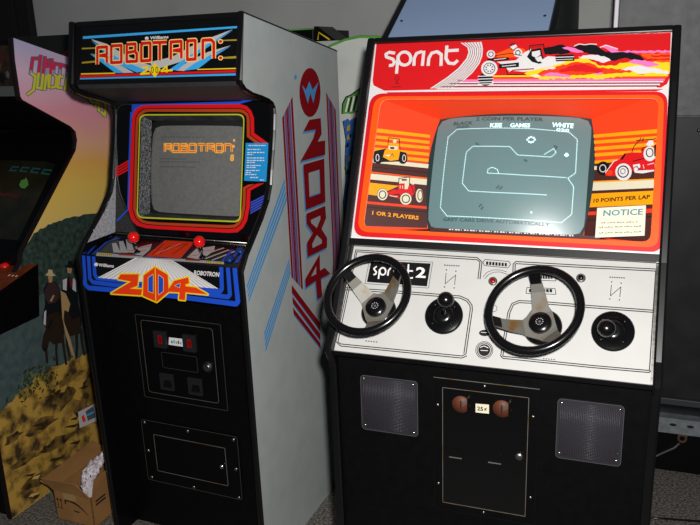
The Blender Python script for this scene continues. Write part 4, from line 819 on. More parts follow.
  ('white',4,'P',[(3247,5307),(3283,5308),(3286,5336),(3250,5335)]),
  ('white',4,'P',[(3323,5307),(3389,5307),(3392,5335),(3326,5335)]),
  ('white',4,'P',[(3399,5307),(3445,5308),(3447,5336),(3402,5336)]),
  ('white',4,'P',[(3475,5308),(3495,5309),(3498,5338),(3478,5336)]),
  ('white',4,'P',[(3551,5308),(3606,5308),(3608,5336),(3553,5336)]),
  ('white',4,'P',[(3626,5309),(3661,5309),(3664,5338),(3629,5337)]),
  ('white',4,'P',[(3701,5309),(3766,5308),(3769,5337),(3704,5337)]),
  ('white',4,'P',[(3776,5309),(3821,5310),(3823,5338),(3779,5337)]),
  ('white',4,'P',[(3851,5310),(3871,5311),(3873,5339),(3853,5338)]),
  ('white',4,'P',[(3925,5310),(3980,5310),(3982,5338),(3928,5338)]),
  ('white',4,'P',[(4000,5310),(4034,5311),(4037,5339),(4002,5338)]),
  ('white',4,'P',[(4074,5311),(4138,5310),(4140,5338),(4076,5339)]),
  ('white',4,'P',[(4148,5311),(4192,5312),(4194,5339),(4150,5339)]),
  ('white',4,'P',[(4221,5312),(4241,5313),(4243,5341),(4224,5339)]),
  ('white',4,'P',[(4295,5312),(4349,5312),(4351,5340),(4297,5340)]),
  ('white',4,'P',[(4368,5312),(4402,5313),(4405,5341),(4370,5340)]),
  ('white',4,'P',[(4441,5313),(4504,5312),(4507,5340),(4444,5340)]),
  ('white',4,'P',[(4514,5313),(4558,5313),(4560,5341),(4516,5341)]),
  ('white',4,'P',[(4587,5313),(4606,5315),(4609,5343),(4589,5341)]),
  ('white',4,'P',[(4659,5314),(4712,5314),(4715,5341),(4662,5341)]),
  ('white',4,'P',[(4732,5314),(4765,5315),(4768,5342),(4734,5342)]),
  ('white',4,'P',[(4804,5314),(4866,5314),(4868,5341),(4806,5342)]),
  ('white',4,'P',[(4876,5315),(4919,5315),(4921,5343),(4878,5342)]),
  ('white',4,'P',[(4947,5315),(4967,5317),(4969,5344),(4950,5343)]),
  ('white',4,'P',[(5019,5315),(5071,5315),(5073,5343),(5021,5343)]),
  ('white',4,'P',[(5090,5316),(5124,5317),(5126,5344),(5092,5343)]),
  ('white',4,'P',[(5161,5316),(5223,5316),(5225,5343),(5164,5343)]),
  ('white',4,'P',[(5232,5316),(5275,5317),(5277,5344),(5235,5344)]),
  ('white',4,'P',[(5303,5317),(5322,5318),(5324,5346),(5305,5344)]),
  ('white',4,'P',[(5374,5317),(5425,5317),(5427,5344),(5376,5344)]),
  ('white',4,'P',[(5444,5317),(5477,5318),(5479,5346),(5446,5345)]),
  ('white',4,'P',[(5514,5318),(5575,5317),(5577,5344),(5516,5345)]),
  ('white',4,'P',[(5584,5318),(5626,5319),(5628,5346),(5586,5345)]),
  ('white',4,'P',[(5654,5318),(5673,5320),(5675,5347),(5656,5346)]),
  ('white',4,'P',[(5724,5319),(5775,5319),(5777,5346),(5726,5346)]),
  ('white',4,'P',[(5793,5319),(5826,5320),(5828,5347),(5795,5346)]),
],
 'face_open':[
(542,2050),(551,1972),(573,1908),(609,1858),(660,1823),(724,1803),(802,1796),(7351,1865),(7412,1872),(7462,1891),(7501,1924),(7529,1968),(7546,2025),(7551,2094),(7550,5178),(7544,5244),(7528,5297),(7501,5339),(7463,5369),(7414,5387),(7355,5393),(744,5394),(667,5387),(605,5367),(557,5333),(522,5286),(502,5225),(496,5151)],
 'wall_l':[
  ('orangeyellow',1,'P',[(860,-56),(805,1521),(889,1530),(974,-57)]),
  ('orangeyellow',1,'P',[(1060,-57),(976,1527),(1060,1537),(1145,-58)]),
  ('orangeyellow',1,'P',[(1230,-58),(1132,1534),(1216,1543),(1324,-59)]),
  ('orangeyellow',1,'P',[(1400,-59),(1315,1544),(1399,1553),(1505,-60)]),
  ('orangeyellow',1,'P',[(1569,-61),(1484,1552),(1568,1561),(1665,-61)]),
  ('brown',2,'P',[(1697,24),(1616,1614),(3388,1716),(3585,-8)]),
  ('cream',3,'P',[(1708,24),(1630,1614),(1745,1621),(1826,22)]),
  ('orange',3,'P',[(2079,18),(2008,1636),(2047,1638),(2118,17)]),
  ('cream',3,'P',[(2135,17),(2053,1639),(2214,1648),(2297,14)]),
  ('darkbrown',3,'P',[(1933,20),(1857,1627),(1880,1629),(1956,20)]),
  ('orangeyellow',3,'P',[(2389,-37),(2356,833),(2577,475),(2715,301),(2711,-39)]),
  ('orangered',3,'P',[(2906,4),(2801,1682),(2873,1686),(2975,3)]),
  ('darkbrown',3,'P',[(3052,2),(2939,1690),(2966,1692),(3080,1)]),
  ('orangeyellow',4,'T','1 OR 2 PLAYERS',(3248,201),(3205,1460),(3139,199)),
  ('black',4,'P',[(1551,30),(1481,92),(1372,394),(1427,558),(1396,752),(1408,931),(1647,958),(1817,74)]),
  ('black',5,'P',[(1660,310),(1708,310),(1754,297),(1793,274),(1820,242),(1834,205),(1832,166),(1816,128),(1786,97),(1746,74),(1699,63),(1650,63),(1604,76),(1565,99),(1538,131),(1524,168),(1526,207),(1542,245),(1572,276),(1613,299)]),
  ('black',5,'P',[(1563,977),(1612,976),(1658,963),(1697,939),(1724,907),(1738,869),(1736,830),(1720,793),(1690,761),(1649,739),(1602,727),(1553,728),(1507,740),(1468,764),(1441,797),(1427,834),(1428,874),(1445,911),(1475,943),(1516,965)]),
  ('white',6,'L',[(1664,205),(1721,203),(1758,186),(1762,159),(1732,134),(1678,119),(1621,121),(1584,138),(1579,165),(1610,190)],18,1),
  ('white',6,'L',[(1563,925),(1620,923),(1657,905),(1661,879),(1631,853),(1576,839),(1520,841),(1482,858),(1478,885),(1509,911)],18,1),
  ('orangeyellow',6,'P',[(1443,332),(1303,445),(1283,699),(1437,749),(1642,732),(1705,511),(1628,306)]),
  ('cream',7,'P',[(1296,417),(1270,678),(1369,670),(1398,436)]),
  ('black',8,'P',[(1320,467),(1310,584),(1366,583),(1374,481)]),
  ('black',7,'L',[(1290,404),(1067,398),(1061,694),(1356,747)],20,0),
  ('cream',8,'P',[(1132,628),(1149,627),(1165,622),(1178,612),(1188,598),(1193,583),(1193,566),(1188,551),(1178,538),(1165,529),(1149,525),(1132,526),(1116,531),(1102,541),(1093,555),(1087,570),(1087,587),(1093,602),(1103,615),(1116,624)]),
  ('cream',8,'P',[(1564,330),(1532,531),(1596,459)]),
  ('black',8,'L',[(1598,499),(1490,546),(1583,596)],15,0),
  ('red',5,'P',[(2595,517),(2481,687),(2478,816),(2270,820),(2240,1064),(2302,1130),(2253,1242),(2478,1287),(2611,1195),(2701,861),(2667,564)]),
  ('cream',6,'P',[(2144,805),(2099,1099),(2247,1100),(2411,1071),(2423,994),(2266,976),(2291,814)]),
  ('black',7,'P',[(2161,878),(2138,1025),(2183,1018),(2203,890)]),
  ('cream',6,'P',[(2081,1136),(2080,1223),(2254,1234),(2265,1165)]),
  ('cream',7,'T','11',(2423,860),(2418,946),(2337,851)),
  ('cream',6,'P',[(2640,560),(2691,559),(2740,543),(2781,516),(2810,478),(2825,434),(2824,389),(2807,346),(2775,310),(2733,284),(2684,271),(2632,272),(2583,287),(2542,315),(2513,352),(2498,396),(2499,442),(2516,485),(2548,521),(2590,547)]),
  ('black',7,'L',[(2648,505),(2693,501),(2733,480),(2757,447),(2764,407),(2749,369),(2718,340),(2675,326),(2630,329),(2591,350),(2566,384),(2560,424),(2574,462),(2605,491)],26,1),
  ('black',7,'L',[(2640,560),(2704,556),(2762,531),(2804,488),(2825,434),(2821,378),(2793,327),(2744,289),(2684,271),(2619,274),(2562,299),(2519,342),(2498,396),(2502,453),(2530,504),(2579,542)],12,1),
  ('cream',6,'P',[(2660,1216),(2713,1214),(2764,1197),(2807,1165),(2837,1123),(2853,1073),(2852,1023),(2835,975),(2803,935),(2760,907),(2708,893),(2655,895),(2604,912),(2561,944),(2530,986),(2514,1035),(2515,1086),(2532,1134),(2565,1174),(2608,1203)]),
  ('black',7,'L',[(2669,1155),(2716,1150),(2757,1126),(2783,1088),(2790,1044),(2776,1001),(2743,969),(2699,954),(2652,959),(2611,983),(2585,1021),(2578,1065),(2592,1108),(2625,1140)],26,1),
  ('black',7,'L',[(2660,1216),(2726,1211),(2787,1182),(2831,1134),(2853,1073),(2850,1010),(2821,954),(2771,912),(2708,893),(2642,898),(2581,927),(2537,975),(2514,1035),(2518,1099),(2547,1156),(2597,1197)],12,1),
  ('cream',5,'P',[(2524,1509),(2582,1511),(2636,1502),(2681,1485),(2711,1461),(2725,1432),(2720,1401),(2698,1371),(2660,1345),(2610,1325),(2553,1314),(2495,1312),(2441,1320),(2396,1337),(2366,1362),(2352,1391),(2356,1422),(2379,1452),(2417,1478),(2467,1498)]),
  ('black',6,'L',[(2518,1492),(2588,1491),(2642,1474),(2665,1445),(2651,1412),(2605,1383),(2537,1368),(2467,1368),(2414,1386),(2391,1415),(2404,1448),(2451,1476)],22,1),
  ('black',6,'L',[(2689,547),(2584,847),(2676,897)],30,0),
  ('cream',7,'L',[(2661,602),(2660,817)],20,0),
  ('black',6,'L',[(2296,1168),(2520,1272)],20,0),
  ('black',7,'L',[(2291,814),(2152,806),(2067,1096),(2247,1100)],20,0),
],
 'wall_r':[
  ('orangeyellow',1,'P',[(759,1749),(877,41),(977,40),(845,1743)]),
  ('orangeyellow',1,'P',[(921,1737),(1049,31),(1139,31),(1007,1730)]),
  ('orangeyellow',1,'P',[(1093,1724),(1210,22),(1300,22),(1185,1717)]),
  ('orangeyellow',1,'P',[(1260,1711),(1375,13),(1460,13),(1351,1705)]),
  ('orangeyellow',1,'P',[(1458,1697),(1550,3),(1625,4),(1538,1690)]),
  ('brown',2,'P',[(1539,1723),(1625,40),(3662,31),(3405,1725)]),
  ('cream',3,'P',[(1597,1723),(1744,39),(1842,39),(1697,1723)]),
  ('orangeyellow',3,'P',[(1991,1723),(2103,38),(2138,37),(2033,1723)]),
  ('cream',3,'P',[(2033,1723),(2138,37),(2334,37),(2243,1723)]),
  ('orangeyellow',3,'P',[(2321,1724),(2402,36),(2733,35),(2674,1724)]),
  ('orangered',3,'P',[(2788,1724),(2835,35),(2937,34),(2876,1724)]),
  ('darkbrown',3,'P',[(2995,1724),(3014,34),(3038,34),(3020,1724)]),
  ('black',4,'T','10 POINTS PER LAP',(2570,1543),(2595,119),(2462,1541)),
  ('red',5,'P',[(1819,1279),(1611,1163),(1513,1059),(1512,931),(1379,823),(1380,633),(1418,401),(1333,371),(1334,232),(1571,64),(1891,46),(1848,410),(1859,620),(1941,1011),(1900,1273)]),
  ('black',6,'L',[(1380,633),(1229,589),(1119,472),(1036,424)],22,0),
  ('black',6,'L',[(1090,544),(1120,107),(1091,57)],22,0),
  ('black',6,'L',[(1132,383),(1044,371)],22,0),
  ('black',6,'L',[(1532,911),(1382,801)],22,0),
  ('black',6,'L',[(1609,601),(1573,322)],22,0),
  ('black',6,'P',[(1514,912),(1382,801),(1421,784),(1540,856)]),
  ('white',6,'P',[(1496,40),(1552,44),(1601,62),(1638,92),(1659,133),(1662,178),(1647,225),(1615,269),(1569,305),(1514,330),(1455,341),(1398,337),(1349,318),(1312,287),(1292,246),(1289,200),(1305,153),(1337,110),(1383,74),(1438,50)]),
  ('black',7,'L',[(1458,109),(1503,114),(1536,135),(1552,166),(1548,203),(1523,238),(1483,263),(1436,274),(1391,268),(1357,247),(1341,215),(1346,178),(1371,144),(1411,119)],24,1),
  ('white',7,'P',[(1235,300),(1138,226),(1153,122),(1264,99),(1285,200)]),
  ('black',7,'L',[(1382,403),(1299,356),(1286,269)],24,0),
  ('black',6,'P',[(1282,97),(1253,48),(1575,30),(1552,75)]),
  ('black',6,'P',[(1721,1169),(1776,1174),(1824,1195),(1860,1230),(1880,1277),(1883,1330),(1868,1385),(1836,1436),(1791,1478),(1737,1507),(1679,1520),(1623,1515),(1574,1494),(1538,1458),(1518,1410),(1516,1357),(1532,1302),(1564,1251),(1609,1210),(1663,1182)]),
  ('white',7,'L',[(1709,1270),(1754,1278),(1785,1307),(1793,1348),(1775,1391),(1737,1425),(1688,1440),(1642,1432),(1611,1403),(1604,1362),(1622,1318),(1660,1285)],20,1),
  ('orangered',7,'P',[(1842,1081),(1865,1084),(1885,1097),(1899,1119),(1907,1147),(1907,1179),(1900,1212),(1885,1242),(1866,1267),(1842,1283),(1817,1290),(1794,1287),(1774,1273),(1759,1251),(1751,1222),(1751,1190),(1759,1158),(1774,1128),(1794,1104),(1817,1087)]),
  ('white',7,'P',[(1879,603),(1934,607),(1985,624),(2026,654),(2056,694),(2073,743),(2074,796),(2061,850),(2034,902),(1994,948),(1944,984),(1888,1009),(1830,1020),(1774,1017),(1723,1000),(1681,969),(1651,928),(1635,878),(1634,825),(1648,770),(1677,719),(1717,674),(1766,638),(1821,614)]),
  ('black',8,'L',[(1862,686),(1905,690),(1943,706),(1971,733),(1987,768),(1990,808),(1978,850),(1954,888),(1919,920),(1876,941),(1831,951),(1787,947),(1749,931),(1721,904),(1705,868),(1703,827),(1715,786),(1740,748),(1775,717),(1817,696)],30,1),
  ('black',8,'L',[(1842,765),(1874,771),(1896,792),(1901,822),(1889,853),(1862,877),(1828,887),(1795,881),(1773,860),(1768,830),(1781,799),(1808,775)],16,1),
  ('white',6,'P',[(1701,588),(1696,419),(1778,396),(1857,479),(1889,63),(1925,54),(1946,334),(1905,529)]),
  ('black',7,'L',[(1793,571),(1749,486),(1828,428)],20,0),
  ('white',7,'L',[(1745,225),(1719,66)],16,0),
  ('white',8,'L',[(1819,1279),(1667,1159),(1548,1075),(1523,985)],22,0),
  ('white',7,'L',[(1732,330),(1824,307)],16,0),
],
 'control':[
  ('black',1,'L',[(3636,686),(3631,233),(3549,179),(350,157),(297,2644),(387,2688),(3495,2669),(3584,2610)],23,0),
  ('black',1,'L',[(3688,689),(3682,226),(3546,122),(310,107),(240,2641),(392,2742),(3498,2721),(3612,2654)],23,0),
  ('black',1,'L',[(164,1181),(1700,1160),(3248,1164),(3457,1238),(3573,1371),(3599,1498),(3584,2610)],23,0),
  ('black',1,'L',[(172,1239),(1705,1216),(3248,1218),(3432,1284),(3528,1396),(3547,1496),(3534,2608)],23,0),
  ('black',2,'P',[(791,374),(2385,358),(2380,980),(778,979)]),
  ('black',2,'L',[(739,332),(2434,317),(2428,1022),(732,1027)],12,1),
  ('white',3,'L',[(970,532),(902,596),(935,646),(989,690),(977,750),(921,766)],42,0),
  ('white',3,'L',[(1061,605),(1076,874)],42,0),
  ('white',3,'L',[(1310,766),(1306,628),(1367,533),(1423,521)],42,0),
  ('white',3,'L',[(1456,511),(1460,767)],42,0),
  ('white',3,'L',[(1236,653),(1235,696),(1219,732),(1190,753),(1154,756),(1118,739),(1090,706),(1075,664),(1075,620),(1092,584),(1121,563),(1157,561),(1193,577),(1221,610)],42,1),
  ('white',3,'L',[(1567,838),(1550,632),(1628,540),(1717,569),(1774,823)],42,0),
  ('white',3,'L',[(1810,415),(1841,715),(1903,796),(1983,774)],42,0),
  ('white',3,'L',[(1789,598),(1955,595)],42,0),
  ('white',3,'T','2',(2050,764),(2311,761),(2026,476)),
  ('black',2,'L',[(2819,584),(2834,879),(3069,620),(3075,887)],15,0),
  ('black',2,'P',[(2831,502),(2827,516),(2816,522),(2802,518),(2795,505),(2798,491),(2810,485),(2824,490)]),
  ('black',2,'P',[(2848,958),(2845,971),(2833,977),(2820,973),(2813,960),(2816,947),(2828,940),(2841,945)]),
  ('black',2,'P',[(3078,518),(3075,531),(3063,538),(3050,533),(3043,520),(3046,507),(3058,500),(3071,505)]),
  ('black',2,'P',[(3093,965),(3089,979),(3078,985),(3065,980),(3058,968),(3061,955),(3073,948),(3086,953)]),
  ('ink',2,'P',[(2737,362),(2778,362),(2782,395),(2741,395)]),
  ('ink',2,'P',[(2796,362),(2837,362),(2841,394),(2800,394)]),
  ('ink',2,'P',[(2855,361),(2896,361),(2901,393),(2859,393)]),
  ('ink',2,'P',[(2914,360),(2955,360),(2959,392),(2918,392)]),
  ('ink',2,'P',[(2973,360),(3014,360),(3018,392),(2977,392)]),
  ('ink',2,'P',[(3032,359),(3073,359),(3077,391),(3036,391)]),
  ('ink',2,'P',[(3090,358),(3131,358),(3135,390),(3095,390)]),
  ('black',2,'L',[(6760,606),(6755,880),(6973,640),(6961,887)],15,0),
  ('black',2,'P',[(6775,530),(6771,543),(6761,549),(6750,545),(6744,533),(6748,520),(6759,514),(6770,519)]),
  ('black',2,'P',[(6761,953),(6758,965),(6747,971),(6736,967),(6731,955),(6734,943),(6745,937),(6756,941)]),
  ('black',2,'P',[(6988,544),(6984,557),(6973,563),(6962,559),(6957,547),(6961,534),(6971,528),(6982,533)]),
  ('black',2,'P',[(6972,960),(6968,972),(6958,978),(6947,974),(6942,962),(6945,950),(6956,944),(6967,948)]),
  ('ink',2,'P',[(6703,401),(6738,400),(6740,430),(6705,431)]),
  ('ink',2,'P',[(6754,400),(6789,400),(6791,430),(6756,430)]),
  ('ink',2,'P',[(6805,399),(6840,399),(6842,429),(6807,429)]),
  ('ink',2,'P',[(6856,399),(6891,398),(6893,428),(6857,428)]),
  ('ink',2,'P',[(6907,398),(6942,398),(6944,428),(6908,428)]),
  ('ink',2,'P',[(6957,397),(6992,397),(6994,427),(6959,427)]),
  ('ink',2,'P',[(7008,396),(7043,396),(7045,426),(7010,426)]),
  ('black',1,'L',[(4483,676),(4450,232),(4511,164),(6250,158),(7687,141),(7749,186),(7738,1137),(7720,2536),(7670,2600),(6425,2622),(4466,2623),(4407,2571),(4433,2028),(4458,1474),(4530,1252),(4687,1165),(5342,1145),(6321,1152),(7722,1148)],23,0),
  ('black',1,'L',[(4533,674),(4501,238),(4516,220),(6251,212),(7686,193),(7704,190),(7694,1137),(7677,2536),(7669,2553),(6426,2573),(4467,2573),(4456,2569),(4483,2031),(4508,1482),(4569,1285),(4695,1217),(5344,1198),(6321,1204),(7721,1198)],23,0),
  ('black',1,'L',[(4209,2451),(4207,2516),(4185,2577),(4146,2628),(4093,2663),(4032,2680),(3968,2677),(3908,2653),(3858,2612),(3821,2557),(3803,2493),(3805,2427),(3827,2365),(3867,2314),(3920,2278),(3982,2261),(4046,2265),(4106,2290),(4156,2331),(4192,2387)],14,1),
  ('black',1,'L',[(4176,2454),(4174,2509),(4156,2560),(4123,2602),(4079,2632),(4028,2646),(3975,2643),(3924,2624),(3882,2589),(3852,2543),(3837,2490),(3838,2434),(3857,2383),(3890,2340),(3934,2310),(3986,2296),(4039,2299),(4090,2319),(4132,2354),(4162,2401)],20,1),
  ('black',2,'P',[(4148,2457),(4146,2503),(4131,2545),(4104,2581),(4067,2606),(4024,2617),(3980,2615),(3938,2598),(3903,2570),(3878,2531),(3865,2487),(3866,2441),(3882,2398),(3909,2362),(3946,2337),(3989,2325),(4034,2328),(4076,2345),(4111,2374),(4136,2413)]),
  ('white',3,'L',[(3898,2419),(3988,2370),(4097,2408)],16,0),
  ('white',3,'L',[(3920,2486),(4096,2477)],14,0),
  ('black',1,'P',[(4115,2034),(4111,2059),(4094,2083),(4064,2103),(4026,2119),(3982,2127),(3938,2127),(3897,2120),(3863,2106),(3840,2085),(3830,2062),(3834,2036),(3851,2012),(3881,1992),(3920,1976),(3963,1968),(4008,1968),(4049,1975),(4083,1990),(4105,2010)]),
  ('white',2,'L',[(3876,2042),(4067,2033)],12,0),
  ('grey',1,'L',[(4230,1402),(4227,1453),(4207,1498),(4173,1529),(4130,1543),(4085,1537),(4045,1512),(4015,1472),(4000,1422),(4003,1371),(4023,1326),(4057,1294),(4100,1280),(4145,1287),(4186,1312),(4216,1353)],20,1),
  ('ink',1,'L',[(4187,1406),(4182,1450),(4160,1483),(4125,1498),(4088,1490),(4058,1461),(4043,1418),(4048,1374),(4071,1341),(4105,1326),(4143,1334),(4173,1364)],14,1),
  ('black',1,'L',[(3747,158),(4341,173),(4389,249),(4336,345),(3756,321),(3707,244)],16,1),
  ('black',2,'P',[(3783,207),(3838,208),(3843,299),(3788,297)]),
  ('black',2,'P',[(3860,209),(3915,210),(3920,301),(3866,299)]),
  ('black',2,'P',[(3937,211),(3992,212),(3997,303),(3943,301)]),
  ('black',2,'P',[(4014,212),(4069,214),(4074,304),(4019,303)]),
  ('black',2,'P',[(4091,214),(4145,216),(4150,306),(4096,304)]),
  ('black',2,'P',[(4167,216),(4222,218),(4227,308),(4172,306)]),
  ('black',2,'P',[(4244,218),(4298,220),(4303,310),(4249,308)]),
  ('black',1,'L',[(3753,624),(3837,497),(3977,423),(4147,411),(4323,452)],13,0),
  ('black',1,'L',[(3799,674),(3883,552),(4008,479),(4153,464),(4355,518)],13,0),
  ('black',1,'L',[(4842,814),(5497,794),(5532,938),(4833,969)],16,1),
  ('black',2,'P',[(4893,851),(4956,852),(4964,933),(4901,933)]),
  ('black',2,'P',[(4973,845),(5036,845),(5044,926),(4981,926)]),
  ('black',2,'P',[(5054,839),(5116,839),(5124,920),(5061,920)]),
  ('black',2,'P',[(5134,833),(5196,833),(5204,914),(5141,914)]),
  ('black',2,'P',[(5213,826),(5276,827),(5283,908),(5221,907)]),
  ('black',2,'P',[(5293,820),(5355,820),(5362,901),(5300,901)]),
  ('black',2,'P',[(5372,814),(5434,814),(5441,895),(5379,895)]),
  ('black',1,'L',[(4949,460),(5467,454),(5503,600),(4941,616)],16,1),
  ('black',2,'P',[(5001,498),(5048,499),(5056,582),(5009,580)]),
  ('black',2,'P',[(5061,493),(5109,495),(5116,577),(5069,576)]),
  ('black',2,'P',[(5122,489),(5169,491),(5177,573),(5129,571)]),
  ('black',2,'P',[(5182,485),(5229,486),(5237,568),(5189,567)]),
  ('black',2,'P',[(5242,480),(5289,482),(5296,564),(5249,562)]),
  ('black',2,'P',[(5302,476),(5349,478),(5356,560),(5309,558)]),
  ('black',2,'P',[(5362,472),(5409,474),(5416,555),(5369,554)]),
  ('ink',1,'P',[(1018,2529),(1061,2530),(1066,2559),(1023,2558)]),
  ('ink',1,'P',[(1087,2529),(1130,2530),(1135,2558),(1092,2557)]),
  ('ink',1,'P',[(1156,2529),(1199,2530),(1204,2558),(1161,2557)]),
  ('ink',1,'P',[(1225,2528),(1267,2529),(1272,2557),(1230,2556)]),
  ('ink',1,'P',[(1294,2528),(1336,2529),(1341,2557),(1298,2556)]),
  ('ink',1,'P',[(5376,2515),(5412,2516),(5414,2542),(5378,2541)]),
  ('ink',1,'P',[(5435,2515),(5471,2516),(5473,2542),(5437,2541)]),
  ('ink',1,'P',[(5493,2515),(5529,2516),(5531,2542),(5495,2541)]),
  ('ink',1,'P',[(5552,2514),(5588,2515),(5590,2541),(5554,2540)]),
  ('ink',1,'P',[(5610,2514),(5646,2515),(5648,2541),(5612,2540)]),
],
 'sunside':[
  ('titleblue',2,'P',[(4206,17161),(4006,17163),(3979,17018),(4178,17015)]),
  ('titleblue',2,'P',[(4145,17162),(3945,17163),(3920,17018),(4119,17016)]),
  ('titleblue',2,'P',[(4084,17163),(3885,17163),(3861,17018),(4060,17017)]),
  ('titleblue',2,'P',[(4023,17163),(3824,17162),(3802,17017),(4001,17018)]),
  ('titleblue',2,'P',[(3806,17151),(3718,16920),(3909,16896),(3998,17129)]),
  ('titleblue',2,'P',[(3756,17020),(3668,16788),(3859,16764),(3947,16996)]),
  ('titleblue',2,'P',[(3706,16888),(3618,16657),(3808,16631),(3897,16864)]),
  ('titleblue',2,'P',[(3656,16757),(3568,16525),(3758,16499),(3847,16732)]),
  ('titleblue',2,'P',[(3564,16535),(3716,16442),(3851,16558),(3698,16650)]),
  ('titleblue',2,'P',[(3616,16501),(3773,16413),(3903,16532),(3745,16620)]),
  ('titleblue',2,'P',[(3669,16469),(3831,16386),(3955,16508),(3792,16591)]),
  ('titleblue',2,'P',[(3723,16439),(3890,16361),(4008,16487),(3840,16564)]),
  ('titleblue',2,'P',[(3815,16513),(3731,16287),(3923,16260),(4008,16487)]),
  ('titleblue',2,'P',[(3768,16388),(3684,16162),(3876,16133),(3961,16361)]),
  ('titleblue',2,'P',[(3721,16262),(3637,16036),(3829,16007),(3914,16235)]),
  ('titleblue',2,'P',[(3675,16136),(3591,15910),(3782,15880),(3867,16108)]),
  ('titleblue',2,'P',[(3720,16035),(3520,15946),(3612,15822),(3813,15910)]),
  ('titleblue',2,'P',[(3641,16000),(3442,15911),(3535,15787),(3735,15876)]),
  ('titleblue',2,'P',[(3562,15965),(3364,15875),(3458,15752),(3657,15842)]),
  ('titleblue',2,'P',[(3484,15930),(3287,15839),(3381,15716),(3579,15807)]),
  ('titlered',3,'P',[(4176,17136),(4025,17138),(4008,17043),(4158,17041)]),
  ('titlered',3,'P',[(4116,17137),(3965,17138),(3948,17043),(4099,17042)]),
  ('titlered',3,'P',[(4055,17138),(3905,17137),(3889,17043),(4040,17043)]),
  ('titlered',3,'P',[(3995,17138),(3845,17137),(3830,17043),(3980,17043)]),
  ('titlered',3,'P',[(3833,17130),(3758,16933),(3882,16918),(3957,17115)]),
  ('titlered',3,'P',[(3783,16998),(3708,16802),(3832,16786),(3907,16983)]),
  ('titlered',3,'P',[(3733,16867),(3658,16670),(3782,16653),(3857,16851)]),
  ('titlemid',3,'P',[(3683,16735),(3608,16538),(3731,16521),(3806,16718)]),
  ('titlemid',3,'P',[(3605,16544),(3722,16473),(3810,16549),(3693,16619)]),
  ('titleyellow',3,'P',[(3657,16512),(3777,16444),(3861,16522),(3741,16589)]),
  ('titleyellow',3,'P',[(3709,16480),(3833,16417),(3914,16497),(3789,16560)]),
  ('titleyellow',3,'P',[(3763,16451),(3891,16392),(3968,16474),(3839,16533)]),
  ('titleyellow',3,'P',[(3842,16491),(3771,16300),(3896,16282),(3967,16474)]),
  ('titleyellow',3,'P',[(3795,16365),(3724,16174),(3849,16156),(3920,16348)]),
  ('titleyellow',3,'P',[(3748,16240),(3677,16048),(3802,16030),(3874,16222)]),
  ('titleyellow',3,'P',[(3702,16114),(3631,15922),(3755,15903),(3827,16095)]),
  ('titleyellow',3,'P',[(3715,16004),(3557,15934),(3617,15853),(3775,15923)]),
  ('titleyellow',3,'P',[(3636,15969),(3479,15899),(3540,15818),(3697,15889)]),
  ('titleyellow',3,'P',[(3558,15934),(3402,15863),(3463,15783),(3619,15854)]),
  ('titleyellow',3,'P',[(3479,15899),(3324,15827),(3385,15747),(3541,15819)]),
  ('titleblue',2,'P',[(4218,17231),(4081,16844),(4278,16822),(4415,17212)]),
  ('titleblue',2,'P',[(4117,16945),(3981,16558),(4177,16535),(4314,16924)]),
  ('titleblue',2,'P',[(4016,16660),(3880,16273),(4075,16247),(4213,16637)]),
  ('titleblue',2,'P',[(3916,16374),(3780,15988),(3974,15961),(4111,16349)]),
  ('titleblue',2,'P',[(3791,15972),(3972,15925),(4050,16066),(3869,16111)]),
  ('titleblue',2,'P',[(3843,15958),(4025,15913),(4101,16054),(3918,16098)]),
  ('titleblue',2,'P',[(3895,15944),(4079,15901),(4153,16043),(3968,16085)]),
  ('titleblue',2,'P',[(3948,15931),(4133,15890),(4205,16032),(4019,16073)]),
  ('titleblue',2,'P',[(4183,15911),(4320,16300),(4122,16326),(3986,15939)]),
  ('titleblue',2,'P',[(4284,16198),(4422,16588),(4223,16611),(4086,16224)]),
  ('titleblue',2,'P',[(4386,16485),(4523,16874),(4323,16896),(4187,16509)]),
  ('titleblue',2,'P',[(4487,16772),(4624,17161),(4424,17181),(4287,16794)]),
  ('titlered',3,'P',[(4246,17210),(4122,16858),(4250,16844),(4374,17197)]),
  ('titlered',3,'P',[(4145,16924),(4021,16572),(4148,16557),(4273,16910)]),
  ('titleyellow',3,'P',[(4044,16638),(3920,16286),(4047,16270),(4172,16623)]),
  ('titleyellow',3,'P',[(3944,16352),(3820,16001),(3946,15983),(4071,16336)]),
  ('titleyellow',3,'P',[(3827,15990),(3963,15956),(4014,16047),(3878,16081)]),
  ('titleyellow',3,'P',[(3879,15977),(4016,15943),(4065,16035),(3928,16068)]),
  ('titleyellow',3,'P',[(3931,15964),(4069,15931),(4117,16023),(3979,16055)]),
  ('titleyellow',3,'P',[(3983,15951),(4122,15920),(4169,16012),(4030,16043)]),
  ('titleyellow',3,'P',[(4155,15934),(4279,16287),(4151,16303),(4026,15952)]),
  ('titleyellow',3,'P',[(4256,16220),(4380,16574),(4251,16589),(4127,16237)]),
  ('titlered',3,'P',[(4357,16507),(4482,16860),(4352,16875),(4228,16523)]),
  ('titlered',3,'P',[(4458,16794),(4583,17147),(4452,17160),(4328,16808)]),
  ('titleblue',2,'P',[(4344,15864),(4472,16243),(4271,16267),(4144,15891)]),
  ('titleblue',2,'P',[(4437,16139),(4565,16518),(4364,16540),(4237,16164)]),
  ('titleblue',2,'P',[(4530,16414),(4659,16793),(4457,16814),(4329,16438)]),
  ('titleblue',2,'P',[(4624,16690),(4752,17068),(4549,17088),(4422,16711)]),
  ('titleblue',2,'P',[(4537,17078),(4482,16708),(4690,16707),(4745,17079)]),
  ('titleblue',2,'P',[(4497,16811),(4447,16448),(4654,16446),(4705,16812)]),
  ('titleblue',2,'P',[(4461,16552),(4413,16194),(4621,16191),(4669,16551)]),
  ('titleblue',2,'P',[(4427,16298),(4378,15943),(4586,15938),(4635,16295)]),
  ('titleblue',2,'P',[(4573,15928),(4698,16292),(4495,16317),(4370,15955)]),
  ('titleblue',2,'P',[(4662,16189),(4788,16553),(4584,16576),(4459,16214)]),
